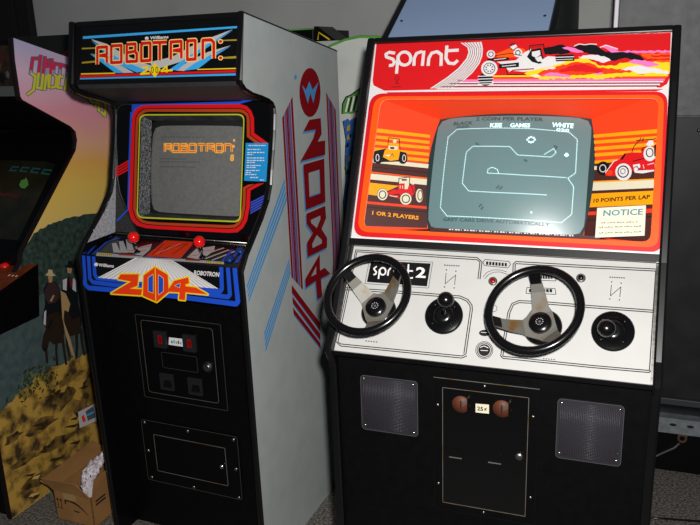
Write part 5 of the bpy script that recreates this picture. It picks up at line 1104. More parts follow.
  ('titleblue',2,'P',[(4752,16449),(4877,16813),(4673,16835),(4548,16473)]),
  ('titleblue',2,'P',[(4841,16709),(4967,17073),(4762,17093),(4637,16731)]),
  ('titleyellow',3,'P',[(4315,15887),(4431,16229),(4300,16245),(4185,15904)]),
  ('titleyellow',3,'P',[(4408,16162),(4524,16504),(4393,16518),(4278,16178)]),
  ('titlemid',3,'P',[(4501,16437),(4617,16779),(4486,16792),(4370,16452)]),
  ('titlered',3,'P',[(4594,16711),(4710,17054),(4579,17066),(4463,16725)]),
  ('titlered',3,'P',[(4571,17060),(4521,16726),(4656,16725),(4705,17061)]),
  ('titlemid',3,'P',[(4531,16793),(4486,16466),(4620,16465),(4666,16793)]),
  ('titleyellow',3,'P',[(4495,16533),(4452,16211),(4587,16210),(4630,16533)]),
  ('titleyellow',3,'P',[(4461,16280),(4417,15961),(4552,15957),(4596,16278)]),
  ('titleyellow',3,'P',[(4543,15951),(4656,16279),(4524,16295),(4412,15968)]),
  ('titleyellow',3,'P',[(4633,16211),(4746,16539),(4613,16554),(4501,16228)]),
  ('titlered',3,'P',[(4722,16471),(4835,16799),(4702,16813),(4590,16487)]),
  ('titlered',3,'P',[(4812,16731),(4925,17059),(4791,17072),(4679,16746)]),
  ('titleblue',2,'P',[(5255,16906),(5063,16941),(4989,16795),(5180,16759)]),
  ('titleblue',2,'P',[(5204,16915),(5013,16950),(4940,16804),(5131,16769)]),
  ('titleblue',2,'P',[(5154,16925),(4963,16958),(4892,16813),(5082,16778)]),
  ('titleblue',2,'P',[(5104,16934),(4913,16967),(4843,16821),(5033,16787)]),
  ('titleblue',2,'P',[(4864,16945),(4794,16749),(5000,16726),(5070,16923)]),
  ('titleblue',2,'P',[(4831,16853),(4762,16658),(4967,16634),(5037,16830)]),
  ('titleblue',2,'P',[(4799,16761),(4729,16566),(4934,16542),(5004,16738)]),
  ('titleblue',2,'P',[(4766,16670),(4696,16475),(4901,16449),(4971,16646)]),
  ('titleblue',2,'P',[(4688,16502),(4818,16389),(4988,16491),(4856,16604)]),
  ('titleblue',2,'P',[(4729,16466),(4861,16354),(5029,16457),(4895,16569)]),
  ('titleblue',2,'P',[(4769,16431),(4903,16320),(5070,16424),(4935,16535)]),
  ('titleblue',2,'P',[(4810,16396),(4946,16287),(5112,16392),(4975,16501)]),
  ('titleblue',2,'P',[(4897,16443),(4825,16247),(5032,16220),(5104,16416)]),
  ('titleblue',2,'P',[(4863,16351),(4792,16156),(4998,16127),(5071,16324)]),
  ('titleblue',2,'P',[(4830,16260),(4758,16064),(4964,16035),(5037,16232)]),
  ('titleblue',2,'P',[(4796,16168),(4725,15972),(4931,15943),(5003,16140)]),
  ('titleblue',2,'P',[(4914,16092),(4711,16072),(4725,15923),(4928,15941)]),
  ('titleblue',2,'P',[(4859,16087),(4656,16067),(4671,15917),(4874,15937)]),
  ('titleblue',2,'P',[(4803,16082),(4602,16061),(4618,15911),(4820,15932)]),
  ('titleblue',2,'P',[(4748,16076),(4547,16054),(4564,15905),(4766,15927)]),
  ('titlered',3,'P',[(5217,16885),(5075,16911),(5027,16816),(5168,16789)]),
  ('titlered',3,'P',[(5167,16894),(5025,16920),(4978,16825),(5119,16799)]),
  ('titlered',3,'P',[(5116,16903),(4975,16929),(4929,16834),(5070,16808)]),
  ('titlered',3,'P',[(5067,16912),(4926,16937),(4880,16842),(5020,16817)]),
  ('titlered',3,'P',[(4893,16923),(4837,16764),(4970,16748),(5027,16908)]),
  ('titlered',3,'P',[(4861,16831),(4804,16672),(4937,16656),(4995,16816)]),
  ('titlered',3,'P',[(4828,16739),(4771,16580),(4905,16564),(4962,16724)]),
  ('titlemid',3,'P',[(4795,16648),(4738,16488),(4872,16472),(4929,16632)]),
  ('titlemid',3,'P',[(4733,16506),(4832,16421),(4942,16486),(4842,16572)]),
  ('titleyellow',3,'P',[(4774,16471),(4874,16386),(4983,16453),(4882,16537)]),
  ('titleyellow',3,'P',[(4814,16435),(4916,16352),(5025,16419),(4922,16503)]),
  ('titleyellow',3,'P',[(4855,16401),(4959,16318),(5066,16387),(4962,16470)]),
  ('titleyellow',3,'P',[(4927,16420),(4868,16261),(5002,16243),(5061,16403)]),
  ('titleyellow',3,'P',[(4893,16328),(4834,16169),(4969,16151),(5027,16311)]),
  ('titleyellow',3,'P',[(4859,16237),(4801,16077),(4935,16058),(4994,16219)]),
  ('titleyellow',3,'P',[(4826,16145),(4767,15985),(4901,15966),(4960,16126)]),
  ('titleyellow',3,'P',[(4890,16063),(4739,16049),(4748,15951),(4900,15965)]),
  ('titleyellow',3,'P',[(4835,16058),(4685,16043),(4694,15946),(4845,15960)]),
  ('titleyellow',3,'P',[(4780,16053),(4630,16037),(4641,15940),(4791,15955)]),
  ('titleyellow',3,'P',[(4725,16047),(4576,16031),(4587,15934),(4737,15950)]),
  ('titleblue',2,'P',[(5604,16836),(5415,16886),(5320,16744),(5507,16692)]),
  ('titleblue',2,'P',[(5554,16849),(5365,16900),(5270,16757),(5457,16706)]),
  ('titleblue',2,'P',[(5503,16863),(5316,16913),(5221,16771),(5407,16720)]),
  ('titleblue',2,'P',[(5453,16876),(5266,16926),(5171,16784),(5358,16733)]),
  ('titleblue',2,'P',[(5201,16901),(5085,16580),(5295,16555),(5412,16878)]),
  ('titleblue',2,'P',[(5123,16685),(5007,16364),(5216,16338),(5333,16660)]),
  ('titleblue',2,'P',[(5045,16469),(4929,16149),(5137,16121),(5254,16443)]),
  ('titleblue',2,'P',[(4967,16253),(4851,15933),(5059,15904),(5175,16226)]),
  ('titleblue',2,'P',[(4870,15909),(5059,15876),(5123,16025),(4933,16057)]),
  ('titleblue',2,'P',[(4915,15901),(5105,15868),(5169,16017),(4979,16050)]),
  ('titleblue',2,'P',[(4961,15893),(5151,15860),(5215,16009),(5024,16042)]),
  ('titleblue',2,'P',[(5006,15885),(5197,15852),(5261,16001),(5070,16034)]),
  ('titlered',3,'P',[(5563,16817),(5423,16855),(5360,16762),(5500,16724)]),
  ('titlered',3,'P',[(5512,16831),(5373,16868),(5311,16776),(5450,16738)]),
  ('titlered',3,'P',[(5462,16844),(5323,16882),(5261,16789),(5400,16751)]),
  ('titlered',3,'P',[(5412,16858),(5274,16895),(5212,16802),(5350,16765)]),
  ('titlered',3,'P',[(5231,16878),(5128,16594),(5265,16578),(5368,16863)]),
  ('titlemid',3,'P',[(5153,16662),(5050,16378),(5186,16361),(5289,16646)]),
  ('titleyellow',3,'P',[(5075,16446),(4972,16162),(5107,16144),(5211,16429)]),
  ('titleyellow',3,'P',[(4996,16230),(4894,15946),(5029,15927),(5132,16212)]),
  ('titleyellow',3,'P',[(4906,15931),(5045,15906),(5087,16003),(4947,16027)]),
  ('titleyellow',3,'P',[(4951,15923),(5091,15898),(5132,15995),(4993,16019)]),
  ('titleyellow',3,'P',[(4997,15915),(5137,15890),(5178,15987),(5038,16011)]),
  ('titleyellow',3,'P',[(5043,15907),(5183,15882),(5225,15979),(5084,16004)]),
  ('titleblue',2,'P',[(5020,16347),(5196,16306),(5278,16452),(5100,16492)]),
  ('titleblue',2,'P',[(5056,16339),(5233,16298),(5314,16444),(5137,16484)]),
  ('titleblue',2,'P',[(5092,16330),(5270,16290),(5351,16436),(5173,16476)]),
  ('titleblue',2,'P',[(5128,16322),(5306,16281),(5388,16428),(5209,16467)]),
  ('titleyellow',3,'P',[(5058,16367),(5186,16338),(5239,16432),(5111,16461)]),
  ('titleyellow',3,'P',[(5095,16358),(5222,16329),(5275,16424),(5147,16453)]),
  ('titleyellow',3,'P',[(5131,16350),(5259,16321),(5312,16416),(5183,16445)]),
  ('titleyellow',3,'P',[(5167,16342),(5296,16313),(5349,16408),(5220,16436)]),
  ('titleblue',2,'P',[(5458,16695),(5655,16642),(5752,16786),(5554,16839)]),
  ('titleblue',2,'P',[(5515,16680),(5713,16626),(5810,16770),(5612,16823)]),
  ('titleblue',2,'P',[(5573,16664),(5771,16610),(5868,16755),(5669,16808)]),
  ('titleblue',2,'P',[(5629,16649),(5827,16593),(5927,16738),(5729,16793)]),
  ('titlered',3,'P',[(5499,16714),(5647,16673),(5710,16767),(5562,16807)]),
  ('titlered',3,'P',[(5557,16698),(5705,16658),(5768,16752),(5619,16792)]),
  ('titlered',3,'P',[(5614,16682),(5763,16642),(5826,16736),(5677,16776)]),
  ('titlered',3,'P',[(5671,16667),(5820,16625),(5885,16719),(5736,16761)]),
  ('titleblue',2,'P',[(5607,16785),(5472,16466),(5685,16433),(5821,16755)]),
  ('titleblue',2,'P',[(5516,16571),(5382,16252),(5594,16218),(5729,16539)]),
  ('titleblue',2,'P',[(5426,16357),(5292,16039),(5503,16004),(5638,16324)]),
  ('titleblue',2,'P',[(5336,16144),(5202,15826),(5412,15789),(5547,16109)]),
  ('titlered',3,'P',[(5636,16761),(5517,16478),(5655,16457),(5775,16741)]),
  ('titlemid',3,'P',[(5546,16547),(5426,16265),(5564,16243),(5684,16526)]),
  ('titleyellow',3,'P',[(5455,16333),(5336,16051),(5473,16028),(5593,16311)]),
  ('titleyellow',3,'P',[(5365,16119),(5246,15838),(5383,15814),(5502,16097)]),
  ('titleblue',2,'P',[(5837,15685),(6011,15992),(5800,16041),(5628,15736)]),
  ('titleblue',2,'P',[(5952,15887),(6126,16196),(5914,16244),(5741,15937)]),
  ('titleblue',2,'P',[(6067,16091),(6242,16400),(6029,16447),(5855,16140)]),
  ('titleblue',2,'P',[(6183,16295),(6358,16605),(6144,16651),(5970,16342)]),
  ('titleblue',2,'P',[(6087,16541),(6251,16461),(6395,16591),(6229,16671)]),
  ('titleblue',2,'P',[(6125,16522),(6290,16442),(6434,16573),(6268,16652)]),
  ('titleblue',2,'P',[(6160,16512),(6316,16420),(6476,16542),(6319,16634)]),
  ('titleblue',2,'P',[(6198,16490),(6352,16396),(6515,16518),(6359,16611)]),
  ('titleblue',2,'P',[(6299,16569),(6190,16386),(6404,16336),(6514,16520)]),
  ('titleblue',2,'P',[(6252,16491),(6144,16308),(6357,16257),(6467,16441)]),
  ('titleblue',2,'P',[(6206,16412),(6097,16230),(6310,16179),(6420,16362)]),
  ('titleblue',2,'P',[(6159,16334),(6051,16152),(6263,16100),(6373,16283)]),
  ('titleblue',2,'P',[(6292,16247),(6089,16269),(6039,16114),(6241,16091)]),
  ('titleblue',2,'P',[(6246,16252),(6044,16274),(5994,16119),(6196,16097)]),
  ('titleblue',2,'P',[(6181,16268),(5979,16264),(5971,16107),(6173,16111)]),
  ('titleblue',2,'P',[(6138,16268),(5937,16262),(5929,16106),(6131,16110)]),
  ('titleblue',2,'P',[(5911,16246),(5866,16021),(6091,16008),(6137,16235)]),
  ('titleblue',2,'P',[(5888,16131),(5840,15906),(6066,15891),(6114,16118)]),
  ('titleblue',2,'P',[(5861,16013),(5821,15782),(6048,15771),(6087,16003)]),
  ('titleblue',2,'P',[(5840,15891),(5800,15661),(6027,15649),(6066,15881)]),
  ('titleyellow',3,'P',[(5810,15712),(5963,15982),(5826,16014),(5674,15745)]),
  ('titleyellow',3,'P',[(5925,15915),(6079,16186),(5941,16217),(5788,15947)]),
  ('titlemid',3,'P',[(6040,16118),(6194,16390),(6056,16420),(5903,16149)]),
  ('titlered',3,'P',[(6155,16322),(6310,16595),(6171,16624),(6017,16352)]),
  ('titlered',3,'P',[(6134,16553),(6254,16494),(6347,16579),(6226,16638)]),
  ('titlered',3,'P',[(6172,16534),(6293,16476),(6386,16561),(6265,16619)]),
  ('titlered',3,'P',[(6208,16521),(6323,16453),(6427,16533),(6312,16600)]),
  ('titlered',3,'P',[(6246,16499),(6360,16430),(6466,16509),(6351,16578)]),
  ('titlered',3,'P',[(6326,16542),(6238,16396),(6377,16363),(6465,16510)]),
  ('titlered',3,'P',[(6279,16464),(6192,16317),(6331,16285),(6418,16431)]),
  ('titlered',3,'P',[(6232,16385),(6145,16239),(6284,16206),(6371,16353)]),
  ('titlemid',3,'P',[(6186,16307),(6099,16161),(6237,16127),(6324,16274)]),
  ('titlemid',3,'P',[(6256,16223),(6108,16239),(6075,16138),(6223,16122)]),
  ('titlemid',3,'P',[(6210,16228),(6062,16244),(6030,16143),(6177,16127)]),
  ('titleyellow',3,'P',[(6152,16240),(6005,16237),(6000,16135),(6146,16138)]),
  ('titleyellow',3,'P',[(6109,16239),(5963,16236),(5958,16134),(6104,16137)]),
  ('titleyellow',3,'P',[(5947,16225),(5909,16038),(6056,16030),(6093,16218)]),
  ('titleyellow',3,'P',[(5924,16109),(5884,15922),(6030,15913),(6070,16101)]),
  ('titleyellow',3,'P',[(5897,15992),(5864,15799),(6011,15792),(6044,15986)]),
  ('titleyellow',3,'P',[(5876,15870),(5843,15678),(5990,15670),(6023,15864)]),
  ('titleblue',2,'P',[(6564,16548),(6373,16232),(6590,16180),(6782,16498)]),
  ('titleblue',2,'P',[(6436,16337),(6247,16021),(6462,15968),(6653,16286)]),
  ('titleblue',2,'P',[(6310,16126),(6121,15812),(6335,15757),(6525,16073)]),
  ('titleblue',2,'P',[(6184,15916),(5995,15603),(6208,15547),(6398,15862)]),
  ('titlered',3,'P',[(6590,16521),(6422,16241),(6563,16208),(6732,16489)]),
  ('titlemid',3,'P',[(6463,16309),(6295,16030),(6435,15996),(6604,16276)]),
  ('titleyellow',3,'P',[(6336,16098),(6169,15821),(6308,15785),(6476,16064)]),
  ('titleyellow',3,'P',[(6210,15888),(6043,15611),(6182,15575),(6349,15853)]),
  ('titleblue',2,'P',[(6767,16447),(6580,16139),(6799,16086),(6987,16396)]),
  ('titleblue',2,'P',[(6644,16244),(6458,15938),(6675,15883),(6863,16192)]),
  ('titleblue',2,'P',[(6521,16043),(6336,15737),(6552,15681),(6740,15989)]),
  ('titleblue',2,'P',[(6399,15842),(6214,15537),(6430,15480),(6616,15787)]),
  ('titleblue',2,'P',[(6237,15502),(6427,15459),(6508,15612),(6317,15654)]),
  ('titleblue',2,'P',[(6255,15519),(6423,15436),(6566,15567),(6396,15650)]),
  ('titleblue',2,'P',[(6293,15501),(6462,15417),(6604,15549),(6434,15632)]),
  ('titleblue',2,'P',[(6331,15482),(6500,15398),(6643,15530),(6472,15613)]),
  ('titleblue',2,'P',[(6566,15409),(6705,15575),(6500,15650),(6362,15484)]),
  ('titleblue',2,'P',[(6623,15476),(6761,15643),(6554,15717),(6417,15551)]),
  ('titleblue',2,'P',[(6679,15543),(6817,15712),(6609,15785),(6473,15618)]),
  ('titleblue',2,'P',[(6735,15612),(6873,15781),(6664,15853),(6528,15685)]),
  ('titleblue',2,'P',[(6811,15689),(6916,15886),(6692,15933),(6587,15738)]),
  ('titleblue',2,'P',[(6858,15778),(6964,15975),(6739,16022),(6634,15826)]),
  ('titleblue',2,'P',[(6906,15867),(7012,16064),(6787,16111),(6682,15915)]),
  ('titleblue',2,'P',[(6954,15956),(7061,16153),(6835,16200),(6729,16004)]),
  ('titleblue',2,'P',[(7053,16088),(7002,16261),(6766,16221),(6817,16048)]),
  ('titleblue',2,'P',[(7034,16152),(6983,16324),(6748,16283),(6798,16112)]),
  ('titleblue',2,'P',[(7015,16215),(6965,16386),(6730,16345),(6780,16175)]),
  ('titleblue',2,'P',[(6998,16279),(6944,16444),(6711,16400),(6764,16236)]),
  ('titlered',3,'P',[(6794,16419),(6629,16148),(6771,16114),(6937,16386)]),
  ('titlemid',3,'P',[(6671,16217),(6507,15946),(6648,15911),(6813,16183)]),
  ('titleyellow',3,'P',[(6548,16015),(6385,15746),(6525,15709),(6690,15980)]),
  ('titleyellow',3,'P',[(6426,15814),(6263,15545),(6403,15508),(6567,15778)]),
  ('titleyellow',3,'P',[(6278,15523),(6414,15492),(6467,15591),(6330,15621)]),
  ('titleyellow',3,'P',[(6302,15531),(6425,15470),(6518,15555),(6394,15616)]),
  ('titleyellow',3,'P',[(6340,15512),(6463,15451),(6556,15537),(6432,15597)]),
  ('titleyellow',3,'P',[(6378,15493),(6502,15433),(6594,15518),(6470,15579)]),
  ('titleyellow',3,'P',[(6545,15439),(6654,15571),(6521,15620),(6412,15489)]),
  ('titleyellow',3,'P',[(6601,15507),(6710,15639),(6576,15687),(6467,15555)]),
  ('titleyellow',3,'P',[(6657,15574),(6766,15707),(6631,15755),(6523,15622)]),
  ('titleyellow',3,'P',[(6713,15642),(6822,15776),(6686,15823),(6578,15690)]),
  ('titleyellow',3,'P',[(6781,15716),(6867,15875),(6721,15906),(6636,15748)]),
  ('titlemid',3,'P',[(6829,15805),(6915,15964),(6768,15995),(6683,15837)]),
  ('titlered',3,'P',[(6877,15894),(6963,16054),(6816,16084),(6731,15925)]),
  ('titlered',3,'P',[(6925,15983),(7011,16143),(6864,16173),(6779,16014)]),
  ('titlered',3,'P',[(7006,16100),(6966,16235),(6813,16209),(6852,16074)]),
  ('titlered',3,'P',[(6987,16164),(6947,16298),(6794,16271),(6833,16138)]),
  ('titlered',3,'P',[(6968,16227),(6929,16360),(6777,16333),(6815,16201)]),
  ('titlered',3,'P',[(6951,16290),(6909,16418),(6757,16389),(6798,16262)]),
  ('titleblue',2,'P',[(7461,16100),(7286,16198),(7122,16072),(7295,15973)]),
  ('titleblue',2,'P',[(7414,16126),(7239,16225),(7075,16099),(7248,16000)]),
  ('titleblue',2,'P',[(7367,16153),(7193,16251),(7029,16125),(7201,16027)]),
  ('titleblue',2,'P',[(7319,16180),(7146,16277),(6983,16152),(7154,16054)]),
  ('titleblue',2,'P',[(7043,16257),(6872,15947),(7098,15897),(7271,16209)]),
  ('titleblue',2,'P',[(6931,16054),(6760,15745),(6985,15694),(7158,16005)]),
  ('titleblue',2,'P',[(6819,15852),(6648,15544),(6872,15492),(7045,15802)]),
  ('titleblue',2,'P',[(6708,15651),(6537,15344),(6760,15290),(6932,15599)]),
  ('titleblue',2,'P',[(6534,15355),(6695,15238),(6872,15350),(6710,15467)]),
  ('titleblue',2,'P',[(6582,15320),(6744,15202),(6922,15314),(6759,15432)]),
  ('titleblue',2,'P',[(6631,15285),(6793,15166),(6971,15279),(6808,15397)]),
  ('titleblue',2,'P',[(6680,15249),(6842,15130),(7021,15243),(6857,15361)]),
  ('titlered',3,'P',[(7410,16090),(7280,16164),(7173,16082),(7302,16008)]),
  ('titlered',3,'P',[(7362,16117),(7233,16190),(7126,16108),(7255,16035)]),
  ('titlered',3,'P',[(7315,16144),(7186,16217),(7079,16135),(7208,16062)]),
  ('titlered',3,'P',[(7268,16170),(7139,16243),(7033,16161),(7161,16088)]),
  ('titlered',3,'P',[(7073,16230),(6921,15957),(7068,15925),(7221,16198)]),
  ('titlemid',3,'P',[(6960,16027),(6809,15755),(6956,15722),(7107,15995)]),
  ('titleyellow',3,'P',[(6848,15825),(6698,15554),(6843,15520),(6995,15792)]),
  ('titleyellow',3,'P',[(6736,15623),(6586,15353),(6731,15318),(6882,15590)]),
  ('titleyellow',3,'P',[(6584,15361),(6706,15272),(6821,15345),(6699,15434)]),
  ('titleyellow',3,'P',[(6633,15325),(6755,15236),(6871,15309),(6748,15398)]),
  ('titleyellow',3,'P',[(6682,15290),(6804,15200),(6920,15273),(6797,15363)]),
  ('titleyellow',3,'P',[(6730,15254),(6853,15165),(6970,15237),(6846,15327)]),
  ('titleblue',2,'P',[(6757,15753),(6912,15652),(7084,15771),(6928,15871)]),
  ('titleblue',2,'P',[(6794,15729),(6949,15628),(7121,15747),(6965,15848)]),
  ('titleblue',2,'P',[(6830,15706),(6985,15604),(7158,15723),(7001,15824)]),
  ('titleblue',2,'P',[(6866,15682),(7022,15580),(7195,15699),(7038,15801)]),
  ('titleyellow',3,'P',[(6808,15760),(6921,15686),(7033,15763),(6919,15837)]),
  ('titleyellow',3,'P',[(6844,15736),(6958,15662),(7070,15740),(6955,15814)]),
  ('titleyellow',3,'P',[(6881,15713),(6995,15639),(7107,15716),(6992,15790)]),
  ('titleyellow',3,'P',[(6917,15689),(7031,15615),(7144,15692),(7029,15766)]),
  ('titleblue',2,'P',[(7054,15011),(7223,15350),(6991,15398),(6824,15062)]),
  ('titleblue',2,'P',[(7168,15240),(7337,15579),(7104,15626),(6937,15289)]),
  ('titleblue',2,'P',[(7282,15469),(7452,15809),(7218,15855),(7050,15517)]),
  ('titleblue',2,'P',[(7397,15699),(7567,16040),(7332,16084),(7164,15745)]),
  ('titleblue',2,'P',[(7274,16021),(7372,15879),(7599,15953),(7499,16095)]),
  ('titleblue',2,'P',[(7301,15981),(7400,15839),(7627,15913),(7527,16056)]),
  ('titleblue',2,'P',[(7329,15941),(7428,15799),(7655,15873),(7555,16016)]),
  ('titleblue',2,'P',[(7357,15901),(7456,15759),(7684,15832),(7583,15976)]),
  ('titleblue',2,'P',[(7438,15922),(7350,15716),(7589,15676),(7678,15884)]),
  ('titleblue',2,'P',[(7398,15828),(7309,15622),(7548,15582),(7637,15789)]),
  ('titleblue',2,'P',[(7357,15733),(7269,15528),(7507,15487),(7596,15694)]),
  ('titleblue',2,'P',[(7317,15639),(7228,15434),(7467,15392),(7556,15599)]),
  ('titleblue',2,'P',[(7519,15493),(7352,15592),(7185,15467),(7351,15369)]),
  ('titleblue',2,'P',[(7480,15516),(7313,15615),(7147,15491),(7312,15392)]),
  ('titleblue',2,'P',[(7441,15539),(7275,15638),(7108,15514),(7273,15415)]),
  ('titleblue',2,'P',[(7402,15562),(7236,15661),(7069,15538),(7233,15439)]),
  ('titleblue',2,'P',[(7101,15624),(7062,15349),(7307,15338),(7345,15614)]),
  ('titleblue',2,'P',[(7077,15462),(7043,15184),(7288,15174),(7322,15454)]),
  ('titleblue',2,'P',[(7056,15298),(7027,15015),(7273,15006),(7301,15290)]),
  ('titleblue',2,'P',[(7038,15129),(7014,14843),(7260,14834),(7283,15122)]),
  ('titleyellow',3,'P',[(7023,15039),(7172,15339),(7022,15371),(6873,15072)]),
  ('titleyellow',3,'P',[(7137,15268),(7287,15568),(7135,15599),(6986,15300)]),
  ('titlemid',3,'P',[(7251,15497),(7401,15798),(7249,15828),(7100,15528)]),
  ('titlered',3,'P',[(7366,15726),(7516,16029),(7364,16057),(7214,15756)]),
  ('titlered',3,'P',[(7326,16016),(7399,15910),(7546,15958),(7472,16064)]),
  ('titlered',3,'P',[(7353,15976),(7427,15870),(7575,15918),(7500,16025)]),
  ('titlered',3,'P',[(7381,15937),(7455,15830),(7603,15878),(7528,15985)]),
  ('titlered',3,'P',[(7409,15897),(7483,15789),(7631,15837),(7556,15945)]),
  ('titlered',3,'P',[(7472,15896),(7400,15729),(7555,15703),(7628,15871)]),
  ('titlered',3,'P',[(7431,15801),(7359,15634),(7515,15608),(7587,15776)]),
  ('titlered',3,'P',[(7390,15707),(7319,15540),(7474,15514),(7546,15681)]),
  ('titlemid',3,'P',[(7350,15613),(7278,15446),(7433,15419),(7505,15586)]),
  ('titlemid',3,'P',[(7467,15485),(7345,15557),(7237,15476),(7358,15404)]),
  ('titlemid',3,'P',[(7428,15508),(7306,15580),(7198,15499),(7319,15427)]),
  ('titleyellow',3,'P',[(7389,15531),(7267,15603),(7159,15523),(7280,15450)]),
  ('titleyellow',3,'P',[(7350,15554),(7228,15626),(7120,15546),(7240,15474)]),
  ('titleyellow',3,'P',[(7141,15602),(7108,15367),(7267,15360),(7300,15596)]),
  ('titleyellow',3,'P',[(7117,15441),(7088,15202),(7248,15196),(7276,15435)]),
  ('titleyellow',3,'P',[(7097,15276),(7072,15034),(7232,15028),(7256,15271)]),
  ('titleyellow',3,'P',[(7079,15108),(7058,14862),(7218,14856),(7238,15103)]),
  ('titleblue',2,'P',[(7925,15609),(7780,15729),(7581,15623),(7724,15504)]),
  ('titleblue',2,'P',[(7889,15639),(7745,15758),(7546,15653),(7688,15533)]),
  ('titleblue',2,'P',[(7853,15669),(7709,15788),(7510,15682),(7653,15563)]),
  ('titleblue',2,'P',[(7817,15698),(7673,15818),(7475,15712),(7617,15593)]),
  ('titleblue',2,'P',[(7528,15794),(7448,15590),(7690,15553),(7771,15759)]),
  ('titleblue',2,'P',[(7492,15702),(7411,15498),(7654,15460),(7735,15666)]),
  ('titleblue',2,'P',[(7456,15610),(7375,15406),(7617,15368),(7698,15573)]),
  ('titleblue',2,'P',[(7420,15518),(7339,15314),(7580,15275),(7662,15481)]),
  ('titleblue',2,'P',[(7338,15382),(7414,15203),(7655,15251),(7578,15431)]),
  ('titleblue',2,'P',[(7367,15314),(7443,15134),(7685,15181),(7607,15362)]),
  ('titleblue',2,'P',[(7396,15245),(7474,15063),(7716,15111),(7637,15293)]),
  ('titleblue',2,'P',[(7426,15175),(7505,14992),(7748,15040),(7667,15223)]),
  ('titleblue',2,'P',[(7498,15146),(7426,14929),(7672,14894),(7744,15112)]),
  ('titleblue',2,'P',[(7464,15043),(7392,14827),(7637,14790),(7710,15009)]),
  ('titleblue',2,'P',[(7430,14941),(7358,14724),(7603,14687),(7675,14905)]),
  ('titleblue',2,'P',[(7396,14838),(7323,14622),(7568,14584),(7641,14802)]),
  ('titleblue',2,'P',[(7618,14664),(7462,14799),(7264,14697),(7419,14563)]),
  ('titleblue',2,'P',[(7570,14706),(7414,14840),(7217,14739),(7371,14605)]),
  ('titleblue',2,'P',[(7521,14748),(7366,14882),(7169,14781),(7323,14646)]),
  ('titleblue',2,'P',[(7473,14790),(7318,14924),(7122,14822),(7275,14688)]),
  ('titlered',3,'P',[(7871,15606),(7764,15694),(7635,15626),(7740,15538)]),
  ('titlered',3,'P',[(7835,15636),(7729,15724),(7599,15655),(7705,15567)]),
  ('titlered',3,'P',[(7799,15666),(7693,15754),(7563,15685),(7669,15597)]),
  ('titlered',3,'P',[(7763,15696),(7657,15783),(7528,15715),(7633,15627)]),
  ('titlered',3,'P',[(7563,15768),(7498,15603),(7655,15579),(7721,15745)]),
  ('titlered',3,'P',[(7526,15676),(7461,15511),(7619,15487),(7684,15653)]),
  ('titlered',3,'P',[(7490,15584),(7425,15419),(7582,15394),(7648,15560)]),
  ('titlemid',3,'P',[(7454,15492),(7389,15327),(7546,15302),(7611,15468)]),
  ('titlemid',3,'P',[(7388,15371),(7447,15231),(7604,15262),(7544,15403)]),
  ('titleyellow',3,'P',[(7417,15303),(7477,15162),(7634,15192),(7573,15334)]),
  ('titleyellow',3,'P',[(7446,15234),(7508,15091),(7665,15122),(7603,15265)]),
  ('titleyellow',3,'P',[(7476,15164),(7539,15020),(7696,15051),(7633,15195)]),
  ('titleyellow',3,'P',[(7534,15120),(7475,14943),(7635,14920),(7694,15098)]),
  ('titleyellow',3,'P',[(7500,15017),(7441,14840),(7601,14817),(7660,14995)]),
  ('titleyellow',3,'P',[(7466,14915),(7407,14738),(7566,14714),(7626,14891)]),
  ('titleyellow',3,'P',[(7432,14812),(7373,14635),(7532,14611),(7591,14788)]),
  ('titleyellow',3,'P',[(7564,14663),(7446,14765),(7318,14699),(7435,14597)]),
  ('titleyellow',3,'P',[(7516,14704),(7398,14806),(7270,14740),(7387,14639)]),
  ('titleyellow',3,'P',[(7468,14746),(7350,14848),(7222,14782),(7339,14680)]),
  ('titleyellow',3,'P',[(7419,14788),(7302,14890),(7174,14824),(7291,14722)]),
  ('horsebay',3,'P',[(2522,7104),(2776,7242),(3274,7186),(3527,6869),(3459,6195),(3273,5855),(2817,5949),(2561,6275)]),
  ('horsebay',3,'P',[(2565,6297),(2668,6235),(2446,5828),(2402,5304),(2296,5348),(2324,5933)]),
  ('horsebay',3,'P',[(2910,6052),(3061,5994),(2950,5571),(2901,5005),(2778,5056),(2830,5561)]),
  ('horsebay',3,'P',[(3244,6018),(3410,6097),(3380,5461),(3382,4830),(3255,4883),(3257,5451)]),
  ('horsebay',5,'P',[(2816,7002),(2567,6750),(2347,6492),(2186,6100),(2254,5869),(2426,5870),(2571,6180),(2870,6527)]),
  ('riderdark',6,'P',[(2229,6027),(2281,5858),(2412,5875),(2393,5997)]),
  ('riderdark',6,'P',[(2879,7025),(2621,6731),(2689,6638),(2975,6923)]),
  ('riderdark',3,'P',[(2753,8365),(2994,8514),(3371,8457),(3556,8120),(3594,7538),(3527,6869),(3137,6545),(2911,6741),(2621,6731),(2463,7237),(2698,7717)]),
  ('riderbrown',4,'P',[(2809,8292),(3048,8497),(3365,8425),(3518,8075),(3485,7744),(3208,7606),(2858,7664),(2722,7987)]),
  ('skin',5,'P',[(3044,8775),(3288,8705),(3214,8470),(3048,8497)]),
  ('hat',6,'P',[(2916,8845),(3070,8911),(3122,9029),(3308,8955),(3324,8817),(3458,8678),(3205,8718)]),
  ('skin',5,'P',[(2950,7769),(3173,7956),(3236,7902),(3037,7696)]),
  ('palegrey',5,'P',[(2583,7419),(2706,7468),(2561,6865),(2465,6956)]),
  ('horsebay',3,'P',[(3609,7303),(3850,7455),(4442,7146),(4526,6404),(4331,5874),(3748,5947),(3529,6404)]),
  ('horsebay',3,'P',[(3557,6393),(3689,6287),(3574,5681),(3617,5093),(3498,5117),(3450,5670)]),
  ('horsebay',3,'P',[(4035,5983),(4212,5918),(4106,5357),(3982,4862),(3849,4916),(3959,5414)]),
  ('horsebay',3,'P',[(4292,6009),(4463,6067),(4426,5355),(4458,4829),(4318,4861),(4281,5350)]),
  ('riderdark',3,'P',[(3710,8300),(3963,8453),(4398,8326),(4528,7940),(4442,7146),(4467,6604),(3993,6590),(3784,7106),(3558,7664)]),
